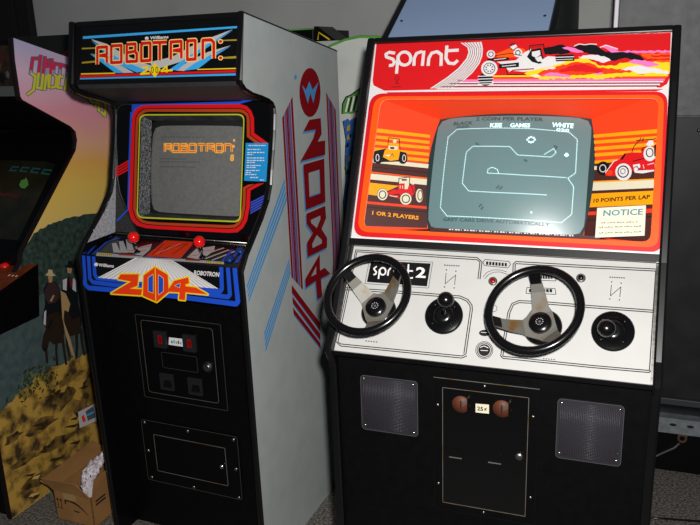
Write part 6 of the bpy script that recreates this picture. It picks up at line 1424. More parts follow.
  ('horsetan',4,'P',[(3592,7995),(3840,7804),(4002,7290),(3839,6995),(3641,7154),(3506,6761),(3731,5859),(3845,4978),(3692,5159),(3523,6054),(3470,6889)]),
  ('palegrey',5,'P',[(3787,8391),(4031,8410),(3904,7899),(3715,8014)]),
  ('palegrey',5,'P',[(4350,8317),(4510,8178),(4417,7682),(4232,7855)]),
  ('maroon',5,'P',[(4146,8377),(4291,8334),(4253,7965),(4130,7967)]),
  ('riderdark',6,'P',[(3974,8903),(4162,8942),(4220,9085),(4448,9001),(4447,8830),(4550,8721),(4278,8751)]),
  ('skin',5,'P',[(4109,8821),(4370,8748),(4297,8528),(4097,8597)]),
  ('palegrey',5,'P',[(3592,2576),(4690,2475),(4546,1687),(3561,1840)]),
  ('ink',6,'P',[(3993,2411),(4476,2434),(4523,1871),(4050,1933)]),
  ('orangered',6,'P',[(3718,2293),(3869,2331),(3949,1983),(3769,1988)]),
  ('skyblue',7,'P',[(4036,2250),(4507,2192),(4492,2114),(4055,2156)]),
  ('crack',1,'P',[(1575,2875),(1662,3002),(1784,2993),(1932,2945),(1774,2836),(1653,2849)]),
  ('crack',1,'P',[(1682,1283),(1794,1327),(1899,1309),(2015,1267),(1895,1198),(1793,1229)]),
  ('crack',1,'P',[(1632,248),(1748,323),(1921,297),(2109,225),(1910,82),(1752,190)]),
  ('crack',1,'P',[(239,842),(386,884),(519,902),(631,864),(502,705),(385,768)]),
  ('crack',1,'P',[(3784,3564),(3995,3562),(4222,3490),(4411,3452),(4244,3388),(4017,3466)]),
  ('crack',1,'P',[(1209,2953),(1392,2915),(1600,2866),(1824,2799),(1612,2739),(1416,2853)]),
  ('crack',1,'P',[(2351,3915),(2541,3977),(2700,4003),(2868,3959),(2676,3741),(2541,3843)]),
  ('crack',1,'P',[(338,2067),(441,2118),(535,2095),(645,2056),(532,1995),(438,2020)]),
  ('rocklight',1,'P',[(410,417),(575,465),(761,373),(964,295),(770,242),(581,321)]),
  ('crack',1,'P',[(3072,2459),(3229,2461),(3421,2419),(3561,2390),(3429,2287),(3247,2380)]),
  ('crack',1,'P',[(2803,1471),(3049,1431),(3295,1358),(3501,1302),(3307,1190),(3074,1335)]),
  ('crack',1,'P',[(1087,3155),(1321,3121),(1570,3073),(1874,2976),(1585,2930),(1346,3033)]),
  ('crack',1,'P',[(3803,194),(3881,216),(3993,188),(4111,146),(3992,79),(3889,152)]),
  ('crack',1,'P',[(2244,4067),(2364,4111),(2484,4130),(2592,4105),(2471,3965),(2366,4022)]),
  ('crack',1,'P',[(2683,2298),(2956,2254),(3232,2158),(3585,2040),(3255,2019),(2986,2151)]),
  ('crack',1,'P',[(1908,4024),(2123,3981),(2336,3937),(2484,3915),(2355,3839),(2148,3919)]),
  ('crack',1,'P',[(1254,1903),(1398,1924),(1558,1858),(1725,1804),(1561,1726),(1408,1826)]),
  ('crack',1,'P',[(3170,937),(3412,910),(3632,882),(3868,801),(3636,698),(3430,807)]),
  ('crack',1,'P',[(309,1386),(515,1334),(727,1260),(941,1186),(741,1138),(538,1259)]),
  ('crack',1,'P',[(545,214),(698,301),(830,263),(992,194),(823,107),(690,139)]),
  ('crack',1,'P',[(1798,1238),(1931,1259),(2159,1208),(2402,1124),(2171,1065),(1951,1162)]),
  ('crack',1,'P',[(1425,1924),(1524,2056),(1621,2026),(1687,2012),(1596,1810),(1509,1891)]),
  ('rocklight',1,'P',[(3509,-1254),(3612,-1184),(3741,-1238),(3845,-1273),(3741,-1363),(3612,-1307)]),
  ('rocklight',1,'P',[(681,1040),(827,1091),(999,1033),(1143,989),(1001,885),(832,961)]),
  ('crack',1,'P',[(1958,3796),(2069,3884),(2256,3899),(2468,3839),(2253,3725),(2075,3756)]),
],
 '_scr1':[
  ('screengold',1,'L',[(1921,1729),(1915,1478),(2182,1475),(2185,1587),(1972,1603)],90,0),
  ('screenred',2,'L',[(1921,1729),(1915,1478),(2182,1475),(2185,1587),(1972,1603)],34,0),
  ('screengold',1,'L',[(2039,1602),(2186,1612),(2188,1712)],90,0),
  ('screenred',2,'L',[(2039,1602),(2186,1612),(2188,1712)],34,0),
  ('screengold',1,'L',[(2268,1474),(2529,1471),(2535,1719),(2274,1723),(2268,1474)],90,0),
  ('screenred',2,'L',[(2268,1474),(2529,1471),(2535,1719),(2274,1723),(2268,1474)],34,0),
  ('screengold',1,'L',[(2610,1470),(2836,1467),(2838,1571),(2613,1589)],90,0),
  ('screenred',2,'L',[(2610,1470),(2836,1467),(2838,1571),(2613,1589)],34,0),
  ('screengold',1,'L',[(2839,1585),(2879,1602),(2882,1713),(2616,1718),(2610,1470)],90,0),
  ('screenred',2,'L',[(2839,1585),(2879,1602),(2882,1713),(2616,1718),(2610,1470)],34,0),
  ('screengold',1,'L',[(2947,1466),(3211,1462),(3217,1708),(2954,1712),(2947,1466)],90,0),
  ('screenred',2,'L',[(2947,1466),(3211,1462),(3217,1708),(2954,1712),(2947,1466)],34,0),
  ('screengold',1,'L',[(3290,1461),(3566,1458)],90,0),
  ('screenred',2,'L',[(3290,1461),(3566,1458)],34,0),
  ('screengold',1,'L',[(3428,1460),(3435,1705)],90,0),
  ('screenred',2,'L',[(3428,1460),(3435,1705)],34,0),
  ('screengold',1,'L',[(3652,1701),(3644,1457),(3902,1454),(3905,1563),(3700,1578)],90,0),
  ('screenred',2,'L',[(3652,1701),(3644,1457),(3902,1454),(3905,1563),(3700,1578)],34,0),
  ('screengold',1,'L',[(3764,1577),(3906,1588),(3909,1685)],90,0),
  ('screenred',2,'L',[(3764,1577),(3906,1588),(3909,1685)],34,0),
  ('screengold',1,'L',[(3980,1453),(4227,1450),(4234,1692),(3987,1696),(3980,1453)],90,0),
  ('screenred',2,'L',[(3980,1453),(4227,1450),(4234,1692),(3987,1696),(3980,1453)],34,0),
  ('screengold',1,'L',[(4311,1690),(4304,1449),(4488,1447),(4550,1482),(4556,1687)],90,0),
  ('screenred',2,'L',[(4311,1690),(4304,1449),(4488,1447),(4550,1482),(4556,1687)],34,0),
],
 'greenside':[
  ('art_green',1,'P',[(5690,14532),(5684,14641),(5723,14812),(5728,14925),(5752,15030),(5821,15087),(5890,15196),(5995,15203),(6062,15219),(6108,15271),(6192,15283),(6258,15372),(6284,15385),(6373,15463),(6494,15510),(6587,15572),(6718,15588),(6864,15662),(7011,15679),(6986,15326),(6998,14962),(6980,14606),(6779,14626),(6578,14618),(6385,14608),(6246,14580),(6131,14544),(6037,14531),(5934,14554),(5815,14542)]),
  ('white',2,'P',[(5823,14610),(5889,14610),(6061,15155),(5983,15156)]),
  ('black',2,'P',[(5937,14622),(6002,14621),(6174,15189),(6097,15190)]),
  ('white',2,'P',[(6050,14633),(6114,14633),(6286,15223),(6209,15224)]),
  ('black',2,'P',[(6162,14644),(6227,14644),(6398,15256),(6322,15257)]),
  ('white',2,'P',[(6275,14655),(6339,14655),(6510,15289),(6434,15290)]),
  ('black',2,'P',[(6387,14667),(6451,14666),(6621,15322),(6545,15323)]),
  ('white',2,'P',[(6498,14678),(6562,14677),(6732,15356),(6656,15357)]),
  ('black',2,'P',[(6609,14689),(6673,14689),(6843,15388),(6767,15390)]),
  ('white',2,'P',[(6720,14700),(6784,14700),(6953,15421),(6878,15422)]),
  ('black',2,'P',[(6831,14711),(6894,14711),(7063,15454),(6988,15455)]),
  ('white',2,'P',[(6941,14722),(7004,14722),(7172,15487),(7097,15488)]),
  ('black',3,'L',[(5690,14532),(5728,14925),(5890,15196),(6108,15271),(6284,15385),(6587,15572),(7011,15679)],50,0),
  ('art_blue',1,'P',[(5722,14255),(5778,14282),(5858,14297),(5900,14354),(5959,14339),(5988,14299),(6027,14255),(6053,14305),(6143,14337),(6206,14413),(6249,14366),(6320,14386),(6375,14334),(6478,14387),(6552,14439),(6636,14451),(6577,12786),(6556,11148),(6562,9386),(6210,9391),(5924,9311),(5567,9323),(5583,9834),(5605,10326),(5582,10819),(5614,11158),(5691,11537),(5759,11869),(5742,12151),(5728,12409),(5747,12689),(5798,12956),(5763,13218),(5823,13498),(5756,13753),(5781,13993)]),
  ('art_green',2,'P',[(6440,10877),(6505,10939),(6513,10784),(6417,10756)]),
  ('black',3,'P',[(5813,12259),(5909,12347),(5919,12125),(5778,12086)]),
  ('gold',4,'P',[(5912,12811),(6012,12902),(6023,12671),(5876,12632)]),
  ('titleyellow',2,'P',[(5968,11574),(6054,11654),(6063,11453),(5937,11417)]),
  ('black',3,'P',[(6566,14180),(6623,14231),(6630,14098),(6546,14078)]),
  ('art_green',4,'P',[(6338,11271),(6391,11321),(6397,11197),(6320,11174)]),
  ('black',2,'P',[(5848,13354),(5933,13430),(5941,13235),(5817,13203)]),
  ('gold',3,'P',[(6516,13336),(6575,13389),(6582,13252),(6495,13230)]),
  ('titleyellow',4,'P',[(6296,12401),(6402,12499),(6414,12250),(6258,12208)]),
  ('black',2,'P',[(6493,10026),(6591,10122),(6602,9886),(6458,9842)]),
  ('art_green',3,'P',[(6188,14026),(6291,14117),(6302,13881),(6152,13844)]),
  ('black',4,'P',[(6036,12209),(6128,12294),(6138,12080),(6004,12043)]),
  ('gold',2,'P',[(6519,11799),(6630,11904),(6644,11642),(6480,11595)]),
  ('titleyellow',3,'P',[(6588,13921),(6657,13983),(6665,13823),(6564,13798)]),
  ('black',4,'P',[(6420,10816),(6537,10928),(6550,10652),(6379,10601)]),
  ('art_green',2,'P',[(5836,11892),(5951,11998),(5963,11732),(5795,11685)]),
  ('black',3,'P',[(6127,11257),(6244,11367),(6257,11091),(6085,11042)]),
  ('gold',4,'P',[(5909,14044),(6015,14138),(6026,13895),(5870,13856)]),
  ('titleyellow',2,'P',[(6240,13405),(6344,13499),(6356,13258),(6203,13218)]),
  ('black',3,'P',[(5992,13719),(6059,13778),(6066,13625),(5968,13600)]),
  ('art_green',4,'P',[(5726,12466),(5829,12560),(5839,12322),(5688,12281)]),
  ('black',2,'P',[(5999,9863),(6049,9911),(6055,9793),(5982,9771)]),
  ('gold',3,'P',[(5893,13655),(5980,13732),(5989,13533),(5862,13501)]),
  ('titleyellow',4,'P',[(5824,11260),(5909,11339),(5918,11141),(5793,11105)]),
  ('black',2,'P',[(6134,10438),(6238,10539),(6250,10291),(6097,10245)]),
  ('art_green',3,'P',[(6542,13624),(6613,13688),(6622,13522),(6517,13496)]),
  ('black',4,'P',[(6539,12526),(6605,12586),(6612,12433),(6517,12407)]),
  ('gold',2,'P',[(6156,13492),(6262,13587),(6274,13342),(6119,13302)]),
  ('titleyellow',3,'P',[(6304,13877),(6417,13978),(6430,13717),(6264,13675)]),
  ('black',4,'P',[(6178,13165),(6267,13246),(6277,13039),(6147,13005)]),
  ('art_green',2,'P',[(6537,12752),(6583,12794),(6588,12687),(6521,12669)]),
  ('black',3,'P',[(5929,14035),(6013,14108),(6021,13918),(5900,13888)]),
  ('gold',4,'P',[(5891,10395),(5953,10454),(5959,10308),(5869,10281)]),
  ('titleyellow',2,'P',[(5696,12195),(5751,12246),(5757,12118),(5676,12096)]),
  ('black',5,'L',[(5722,14255),(5823,13498),(5747,12689),(5759,11869),(5582,10819),(5567,9323)],40,0),
],
}
FRM = {'marquee': ('R',[0.0,0.128,1.809],[1.0,0.0,0.0],[0.0,-0.1991,-0.98]),'bezel': ('R',[0.0,0.275,1.56],[1.0,0.0,0.0],[0.0,-0.1974,-0.9803]),'deck': ('R',[0.0,0.178,1.104],[1.0,0.0,0.0],[0.0,-0.9857,-0.1683]),'apron': ('R',[0.0,0.014,1.076],[1.0,0.0,0.0],[0.0,-0.1146,-0.9934]),'side': ('R',[0.6379,0.0,0.0],[0.0,1.0,0.0],[0.0,0.0,1.0]),'_front': ('R',[0.0,0.1,0.0],[1.0,0.0,0.0],[0.0,0.0,1.0]),'face': ('S',[0.0,0.393,1.722],[1.0,0.0,0.0],[0.0,-0.4436,-0.8962]),'wall_l': ('S',[0.046,0.3198,1.5641],[0.0,-0.4436,-0.8962],[0.9012,0.3884,-0.1923]),'wall_r': ('S',[0.76,0.3198,1.5641],[0.0,-0.4436,-0.8962],[-0.9033,0.3844,-0.1903]),'wall_b': ('S',[0.046,0.1548,1.2307],[1.0,0.0,0.0],[0.0,0.9976,-0.07]),'control': ('S',[0.0,0.147,1.19],[1.0,0.0,0.0],[0.0,-0.5967,-0.8025]),'_low': ('S',[0.0,0.016,0.0],[1.0,0.0,0.0],[0.0,0.0,1.0]),'sunside': ('R',[-0.45,0.0,0.0],[0.0,1.0,0.0],[0.0,0.0,1.0]),'_scr1': ('R',[0.0,0.3044,1.5541],[1.0,0.0,0.0],[0.0,-0.1974,-0.9803]),'_scr3': ('R',[0.0,0.5936,1.353],[1.0,0.0,0.0],[0.0,-0.6888,-0.7249]),'greenside': ('R',[0.0,0.95,0.0],[1.0,0.0,0.0],[0.0,0.0,1.0])}
def F_(n): p, O, a, b = FRM[n]; return Fr(O, a, b, CR_ if p == 'R' else CS_)
def mm(p): return (p[0]*1e-4, p[1]*1e-4)
def bb(pts): a = [mm(p) for p in pts]; return min(p[0] for p in a), min(p[1] for p in a), max(p[0] for p in a), max(p[1] for p in a)
# ---------------------------------------------------------------- setting
WY = 1.95
fl_m = MB(); fl_m.box((-3.2, -3.2, -.05), (3.6, WY+.1, 0), 'concrete'); put('floor', RP, (0, 0, 0), fl_m, kind='structure')
wb = MB(); wb.box((-3.2, WY, 0), (3.6, WY+.1, 2.9), 'wall_paint'); put('wall_back', RP, (0, 0, 0), wb, kind='structure')
d1 = MB(); d1.box((-2.95, WY-.05, 0), (-1.94, WY, 2.32), 'maroon_black')
for k in range(3): d1.box((-2.85, WY-.058, .15+.7*k), (-2.05, WY-.05, .75+.7*k), 'maroon_black')
put('door_1', RP, (0, 0, 0), d1, kind='structure', bevel=.003)

def side_pair(t, prof, W, th, mtl, mtr, mold_from, mold_to, labels=(None, None), edge='black_edge', artname=None):
    """two side panels with a rounded moulding along the front of their outline"""
    res = []
    for k, u in enumerate((0, W-th)):
        b = MB(); b.prism(prof, u, u+th, (mtl, mtr)[k])
        if artname and k == 1: b.art(F_(artname), ART[artname])
        p = t.part('side_panel', b, label=labels[k]); res.append(p)
        e = MB(); e.edge(prof[mold_from:mold_to], u, th, edge); t.part('edge_moulding', e, parent=p)
    return res
# ================================================================ grey-sided machine, left of centre
th = .018
R_ = Thing('arcade_cabinet', RP, (RW/2, .38, 0), 'tall black arcade cabinet with a grey right side, red-ball joysticks and yellow-outlined red title lettering', 'arcade cabinet')
prof = [(.012, 0), (.008, .5), (.006, .978), (.003, 1.066), (.039, 1.111), (.087, 1.152), (.144, 1.202), (.189, 1.25), (.212, 1.294), (.224, 1.34), (.242, 1.4), (.257, 1.461), (.266, 1.51), (.265, 1.529), (.254, 1.545), (.23, 1.557), (.188, 1.569), (.135, 1.581), (.096, 1.596), (.079, 1.611), (.075, 1.622), (.112, 1.809), (.767, 1.696), (.767, 0)]
side_pair(R_, prof, RW, th, 'black_laminate', 'grey_laminate', 0, 23, (None, 'grey side panel with red, blue and mauve stripes and stacked digits'), artname='side')
u0, u1 = th, RW-th
it = [(.045, 1.108), (.093, 1.15), (.15, 1.198), (.195, 1.246), (.218, 1.29), (.229, 1.335), (.234, 1.36), (.236, 1.355), (.186, 1.112)]  # outline of thin plates added to carry the painted glare
for ua_, ub_ in ((th, th+.0008), (RW-th-.0008, RW-th)): b = MB(); b.prism(it, ua_, ub_, 'inner_glare'); R_.part('inner_glare', b, label='grained inner cheek plate with flash glare painted in pale grey')
b = MB(); b.prism([(.70, 0), (.75, 0), (.75, 1.69), (.70, 1.69)], u0, u1, 'black_paint'); R_.part('back_panel', b)
b = MB(); b.prism([(.128, 1.800), (.75, 1.690), (.75, 1.676), (.128, 1.786)], u0, u1, 'black_paint'); R_.part('top_panel', b)
FM = F_('marquee')
b = MB(); b.plate(FM, [(u0, 0), (u1, 0), (u1, .1905), (u0, .1905)], -.012, 0, 'black_gloss' if 0 else 'black_plastic'); b.art(FM, ART['marquee'])
mq = R_.part('marquee', b, label='title panel with red letters and blue streaks')
for s0, s1 in ((-.002, .014), (.178, .194)):
    b = MB(); b.plate(FM, [(u0, s0), (u1, s0), (u1, s1), (u0, s1)], .0, .004, 'black_edge'); R_.part('marquee_retainer', b, parent=mq, bevel=.001)
b = MB(); b.prism([(.09, 1.622), (.10, 1.606), (.275, 1.552), (.285, 1.562), (.11, 1.618)], u0, u1, 'charcoal_underside'); R_.part('speaker_panel', b)
# monitor bezel: a printed plate with an opening
FB = F_('bezel'); op = [mm(p) for p in ART['bezel_open']]
n_ = len(op); H_ = .456; ca, cb = sum(p[0] for p in op)/n_, sum(p[1] for p in op)/n_
def to_rect(p, x0, y0, x1, y1):
    dx, dy = p[0]-ca, p[1]-cb; k = min(((x1-ca) if dx > 0 else (x0-ca))/dx if abs(dx) > 1e-6 else 1e9, ((y1-cb) if dy > 0 else (y0-cb))/dy if abs(dy) > 1e-6 else 1e9)
    return (ca+dx*k, cb+dy*k)
outer = [to_rect(p, u0, 0, u1, H_) for p in op]
for cx, cy in ((u0, 0), (u1, 0), (u1, H_), (u0, H_)):
    i = min(range(n_), key=lambda i: (outer[i][0]-cx)**2+(outer[i][1]-cy)**2); outer[i] = (cx, cy)
b = MB(); b.frame(FB, outer, op, -.004, 0, 'black_gloss'); b.art(FB, [i for i in ART['bezel'] if i[0] != 'cardblue' and not (i[0] == 'white')])
bz = R_.part('bezel', b, label='glossy black monitor surround with red, orange and blue bands')
b = MB(); cd = [i for i in ART['bezel'] if i[0] == 'cardblue'][0]
b.plate(FB, [mm(p) for p in cd[3]], .001, .0016, 'cardblue'); b.art(FB, [i for i in ART['bezel'] if i[0] == 'white'], base=.0014)
R_.part('instruction_card', b, parent=bz, label='blue card with white lines of print')
x0, y0, x1, y1 = min(p[0] for p in op), min(p[1] for p in op), max(p[0] for p in op), max(p[1] for p in op)
b = MB()
xi, yi, xa, ya = .127, y0+.012, x1-.012, y1-.012
A = [(x0-.004, y0-.004), (x1+.004, y0-.004), (x1+.004, y1+.004), (x0-.004, y1+.004)]; B = [(xi, yi), (xa, yi), (xa, ya), (xi, ya)]
for k in range(4):
    j = (k+1) % 4; mt = 'textured_inner' if k in (1, 3) else 'vinyl_black'
    b.add([FB.at(*A[k], -.004), FB.at(*A[j], -.004), FB.at(*B[j], -.05), FB.at(*B[k], -.05)], [(0, 1, 2, 3)], mt)
R_.part('screen_shroud', b)
def dome_screen(F, cx, cy, a, h, depth, B, Rs, mt, p=5., nseg=64, rings=10, border=None, grow=0):
    b = MB()
    def z(x, y): return -depth+B-((x-cx)**2+(y-cy)**2)/(2*Rs)
    vs = [F.at(cx, cy, z(cx, cy))]; f = []; ms = []
    if grow: rings += 3
    for r in range(1, rings+1):
        for k in range(nseg):
            t = 2*math.pi*k/nseg; c, s_ = math.cos(t), math.sin(t); e_ = max(0, r-rings+3)/3*grow if grow else 0; pp = p+(14-p)*(e_/grow) if grow else p; q = (abs(c)**pp+abs(s_)**pp)**(-1/pp)*(min(r/(rings-3), 1) if grow else r/rings)
            x, y = cx+(a+e_)*c*q, cy+(h+e_)*s_*q; vs.append(F.at(x, y, z(x, y)))
    b.add(vs, [(0, 1+k, 1+(k+1) % nseg) for k in range(nseg)], mt, True)
    for r in range(rings-1):
        for k in range(nseg):
            f = (1+r*nseg+k, 1+r*nseg+(k+1) % nseg, 1+(r+1)*nseg+(k+1) % nseg, 1+(r+1)*nseg+k)
            b.f.append(list(f)); b.m.append(border if grow and r >= rings-4 else mt); b.s.append(True)
    return b, z
b, zf = dome_screen(FB, .3185, .232, .192, .149, .064, .03, 1.0, 'screen_grey', 13, border='dark_interior', grow=.02)
S1 = F_('_scr1')
b.art(S1, ART['_scr1'], base=.003, lift=lambda x, y: zf(x, y)+.03)
for t_, c_, q_ in POS['rscr']: b.text(S1, t_, c_, *q_, .004, lift=lambda x, y: zf(x, y)+.03)
for p_, q_ in POS['rlines']:
    p_, q_ = mm(p_), mm(q_)
    for k in range(14):
        x = p_[0]+(q_[0]-p_[0])*k/14; w_ = (q_[0]-p_[0])/14*.7; y = p_[1]+(q_[1]-p_[1])*k/14
        b.add([S1.at(x+dx, y+dy, zf(x+dx, y+dy)+.033) for dx, dy in ((0, 0), (w_, 0), (w_, .003), (0, .003))], [(0, 1, 2, 3)], 'ink')
R_.part('screen', b, label='grey screen with small gold lettering near the top')
# control panel
FD, FA = F_('deck'), F_('apron')
b = MB(); b.prism([(.185, 1.1045), (.014, 1.0755), (.002, .972), (.02, .955), (.06, 1.0), (.185, 1.06)], u0-.001, u1+.001, 'black_plastic'); b.art(FD, ART['deck']); b.art(FA, ART['apron'])
cp = R_.part('control_panel', b, label='control deck with blue border, white sunburst and large orange digits')
for j in POS['joy']:
    b = MB(); p = mm(j); b.lathe(FD.at(*p), FD.n, [(.011, 0), (.011, .003), (.006, .006)], 'black_plastic', 16); b.lathe(FD.at(*p), FD.n, [(.0048, .003), (.0048, .048)], 'chrome', 12)
    s_ = R_.part('joystick', b, parent=cp)
    b = MB(); b.ball(FD.at(*p, .054), .0185, 'red_ball', 24); b.lathe(FD.at(*p), FD.n, [(.007, .024), (.006, .040)], 'black_plastic', 12)
    R_.part('joystick_ball', b, parent=cp, label='shiny red ball')
for j in POS['pbtn']:
    b = MB(); p = mm(j); b.lathe(FD.at(*p), FD.n, [(.016, 0), (.016, .004), (.012, .006), (.0115, .009), (.009, .0105), (.001, .0108)], 'blue_button', 20); R_.part('start_button', b, parent=cp)
b = MB(); b.tube([FD.at(u0, -.004, .003), FD.at(u1, -.004, .003)], .003, 'brushed_steel'); R_.part('hinge', b, parent=cp)
# front
b = MB(); b.box((u0, .10, .015), (u1, .115, .985), 'black_laminate'); b.box((u0, .03, .957), (u1, .11, .968), 'black_laminate'); fp = R_.part('front_panel', b)
F0 = F_('_front')
def rim(b, F, x0, y0, x1, y1, r, h, mt='rusty_steel', w_=.0012):
    o = rrect(x0, y0, x1, y1, r); i = rrect(x0+w_, y0+w_, x1-w_, y1-w_, max(r-w_, .0005)); b.frame(F, o, i, h-.001, h, mt)
def bolt(F, p, r=.005, mt='brushed_steel', h=.003):
    b = MB(); b.lathe(F.at(*p), F.n, [(r, 0), (r, h*.5), (r*.6, h), (.0003, h*1.1)], mt, 12); return b
x0, y0, x1, y1 = .137, .54, .481, .851
b = MB(); b.plate(F0, rrect(x0, y0, x1, y1, .006), 0, .004, 'black_paint'); b.plate(F0, rrect(.163, .566, .452, .835, .012), .004, .010, 'black_paint'); rim(b, F0, .163, .566, .452, .835, .012, .0105); rim(b, F0, x0, y0, x1, y1, .006, .0045, 'edge_line', .0018)
cdr = R_.part('coin_door', b, parent=None)
for p in POS['coin_btns']:
    p = mm(p); b = MB(); b.frame(F0, rrect(p[0]-.025, p[1]-.030, p[0]+.025, p[1]+.030, .003), rrect(p[0]-.009, p[1]-.016, p[0]+.009, p[1]+.016, .002), .010, .020, 'frame_grey'); b.plate(F0, rrect(p[0]-.009, p[1]-.016, p[0]+.009, p[1]+.016, .002), .010, .017, 'red_lens')
    b.plate(F0, rrect(p[0]-.0015, p[1]-.010, p[0]+.0015, p[1]+.009, .0007), .017, .0174, 'black_plastic'); R_.part('coin_button', b, parent=cdr, label='red coin button in a black frame')
q0 = bb(POS['coin_label']); b = MB(); b.plate(F0, [mm(p) for p in POS['coin_label']], .010, .0107, 'white_paper')
for k in range(5): b.plate(F0, rrect(q0[0]+.012+k*.009, q0[1]+.008, q0[0]+.018+k*.009, q0[1]+.016+.004*(k % 2), .0005), .0107, .011, ('ink', 'skyblue', 'gold')[k % 3])
R_.part('coin_label', b, parent=cdr, label='pale peeling label')
b = MB(); b.plate(F0, rrect(.237, .669, .381, .727, .006), .010, .012, 'black_paint'); rim(b, F0, .237, .669, .381, .727, .006, .0124, 'edge_line', .0012); R_.part('coin_plate', b, parent=cdr)
p = mm(POS['coin_lock'][0]); b = MB(); b.lathe(F0.at(*p), F0.n, [(.019, .010), (.019, .015), (.012, .020), (.0115, .022)], 'brushed_steel', 24); b.plate(F0, rrect(p[0]-.0015, p[1]-.006, p[0]+.0015, p[1]+.006, .0005), .021, .0226, 'dark_interior'); R_.part('lock', b, parent=cdr)
for p in POS['coin_cups']:
    p = mm(p); b = MB(); b.frame(F0, rrect(p[0]-.028, p[1]-.031, p[0]+.028, p[1]+.031, .003), rrect(p[0]-.020, p[1]-.022, p[0]+.020, p[1]+.022, .002), .010, .016, 'frame_grey'); b.plate(F0, rrect(p[0]-.02, p[1]-.022, p[0]+.02, p[1]+.022, .002), .009, .0105, 'dark_interior'); b.plate(F0, [(p[0]-.018, p[1]-.02), (p[0]+.018, p[1]-.02), (p[0]+.012, p[1]+.004), (p[0]-.012, p[1]+.004)], .0105, .013, 'black_plastic'); R_.part('coin_return', b, parent=cdr)
for p in POS['coin_bolts']: R_.part('bolt', bolt(F0, mm(p), .006), parent=cdr)
b = MB(); b.frame(F0, rrect(.11, .205, .51, .45, .012), rrect(.158, .25, .457, .398, .003), 0, .006, 'black_paint'); rim(b, F0, .11, .205, .51, .45, .012, .0065, 'edge_line', .0018)
sv = R_.part('service_door', b)
b = MB(); b.plate(F0, rrect(.159, .251, .456, .397, .003), 0, .003, 'black_paint'); rim(b, F0, .158, .25, .457, .398, .003, .0068, 'rusty_steel', .0018); R_.part('door_leaf', b, parent=sv)
p = mm(POS['svc_lock'][0]); b = MB(); b.lathe(F0.at(*p), F0.n, [(.009, .003), (.009, .009), (.006, .012), (.0005, .0125)], 'chrome', 18); R_.part('lock', b, parent=sv)
for p in POS['svc_bolts']: R_.part('bolt', bolt(F0, mm(p), .0065, h=.004).__class__() if 0 else (lambda q: (lambda m: m)(bolt(Fr(F0.at(0, 0, .006), F0.a, F0.b, CR_), q, .0065)))(mm(p)), parent=sv)

# ================================================================ red and orange two-player machine, right
S_ = Thing('arcade_cabinet', SP, (SW/2, .39, 0), 'wide black arcade cabinet with red and orange front, white control panel and two steering wheels', 'arcade cabinet')
prof = [(.006, 0), (.004, .5), (-.004, .905), (-.012, .93), (-.03, .958), (-.029, .972), (.005, 1.002), (.12, 1.199), (.197, 1.359), (.308, 1.593), (.376, 1.713), (.382, 1.721), (.60, 1.721), (.77, 1.45), (.77, 0)]
side_pair(S_, prof, SW, th, 'black_laminate', 'black_laminate', 0, 12, edge='black_edge')
u0, u1 = th, SW-th
b = MB(); b.prism([(.75, 0), (.768, 0), (.768, 1.445), (.60, 1.714), (.584, 1.708), (.75, 1.44)], u0, u1, 'black_paint'); S_.part('back_panel', b)
FF = F_('face'); FC = F_('control'); FL = F_('_low')
b = MB(); b.prism([(.386, 1.719), (.60, 1.719), (.60, 1.708), (.40, 1.708)], u0, u1, 'black_edge'); b.plate(FF, [(u0, .0025), (u1, .0025), (u1, .0175), (u0, .0175)], -.004, .010, 'black_edge'); S_.part('top_rail', b, bevel=.0015)
# printed face with the monitor opening
op = [mm(p) for p in ART['face_open']]; n_ = len(op); ca, cb = sum(p[0] for p in op)/n_, sum(p[1] for p in op)/n_; H_ = .567
outer = [to_rect(p, u0, .012, u1, H_) for p in op]
for cx, cy in ((u0, .012), (u1, .012), (u1, H_), (u0, H_)):
    i = min(range(n_), key=lambda i: (outer[i][0]-cx)**2+(outer[i][1]-cy)**2); outer[i] = (cx, cy)
b = MB(); b.frame(FF, outer, op, -.003, 0, 'white', 'orange'); card = ('cream', 'teal', 'ink')
k0 = [i for i, it in enumerate(ART['face']) if it[0] == 'cream'][0]; k1 = [i for i, it in enumerate(ART['face']) if it[0] == 'brown'][0]
b.art(FF, ART['face'][:k0]+ART['face'][k1:]); fc = S_.part('face_panel', b, label='printed front panel with racing cars, flames and a red and orange frame')
b = MB(); b.frame(FF, [to_rect(p, u0, .012, u1, H_) for p in op], op, .0035, .0036, 'clear_pane') if 0 else b.plate(FF, [(u0+.001, .018), (u1-.001, .018), (u1-.001, H_-.002), (u0+.001, H_-.002)], .0035, .0050, 'clear_pane'); S_.part('glass', b, label='clear pane over the printed front')
b = MB(); b.plate(FF, [mm(p) for p in ART['face'][k0][3]], .0051, .0056, 'cream'); b.art(FF, ART['face'][k0+1:k1], base=.0046); S_.part('notice_card', b, label='cream notice card with blue heading')
# funnel round the screen
OW = [Vector(p) for p in POS['OW']]; IW = [Vector(p) for p in POS['IW']]; fn = Vector(POS['fn'])
b = MB()
for nm, k in (('wall_t', 0), ('wall_r', 1), ('wall_b', 2), ('wall_l', 3)):
    j = (k+1) % 4; o = fn*-.003
    b.add([OW[k], OW[j], IW[j], IW[k], OW[k]+o-fn*.002, OW[j]+o-fn*.002, IW[j]+o, IW[k]+o], [(0, 1, 2, 3), (4, 5, 6, 7), (0, 1, 5, 4), (2, 3, 7, 6)], 'brown' if k == 2 else 'funnel_red')
for nm in ('wall_l', 'wall_r'): b.art(F_(nm), ART[nm], base=.0006)
S_.part('screen_surround', b, label='sloping orange surround printed with racing cars and stripes')
b = MB(); FI = Fr(IW[0], IW[1]-IW[0], IW[3]-IW[0], CS_); wI, hI = (IW[1]-IW[0]).length, (IW[3]-IW[0]).length
b.frame(FI, [to for to in rrect(-.06, -.06, wI+.06, hI+.06, .004)], rrect(-.045, -.045, wI+.045, hI+.045, .002), -.03, -.012, 'dark_interior'); S_.part('screen_mask', b)
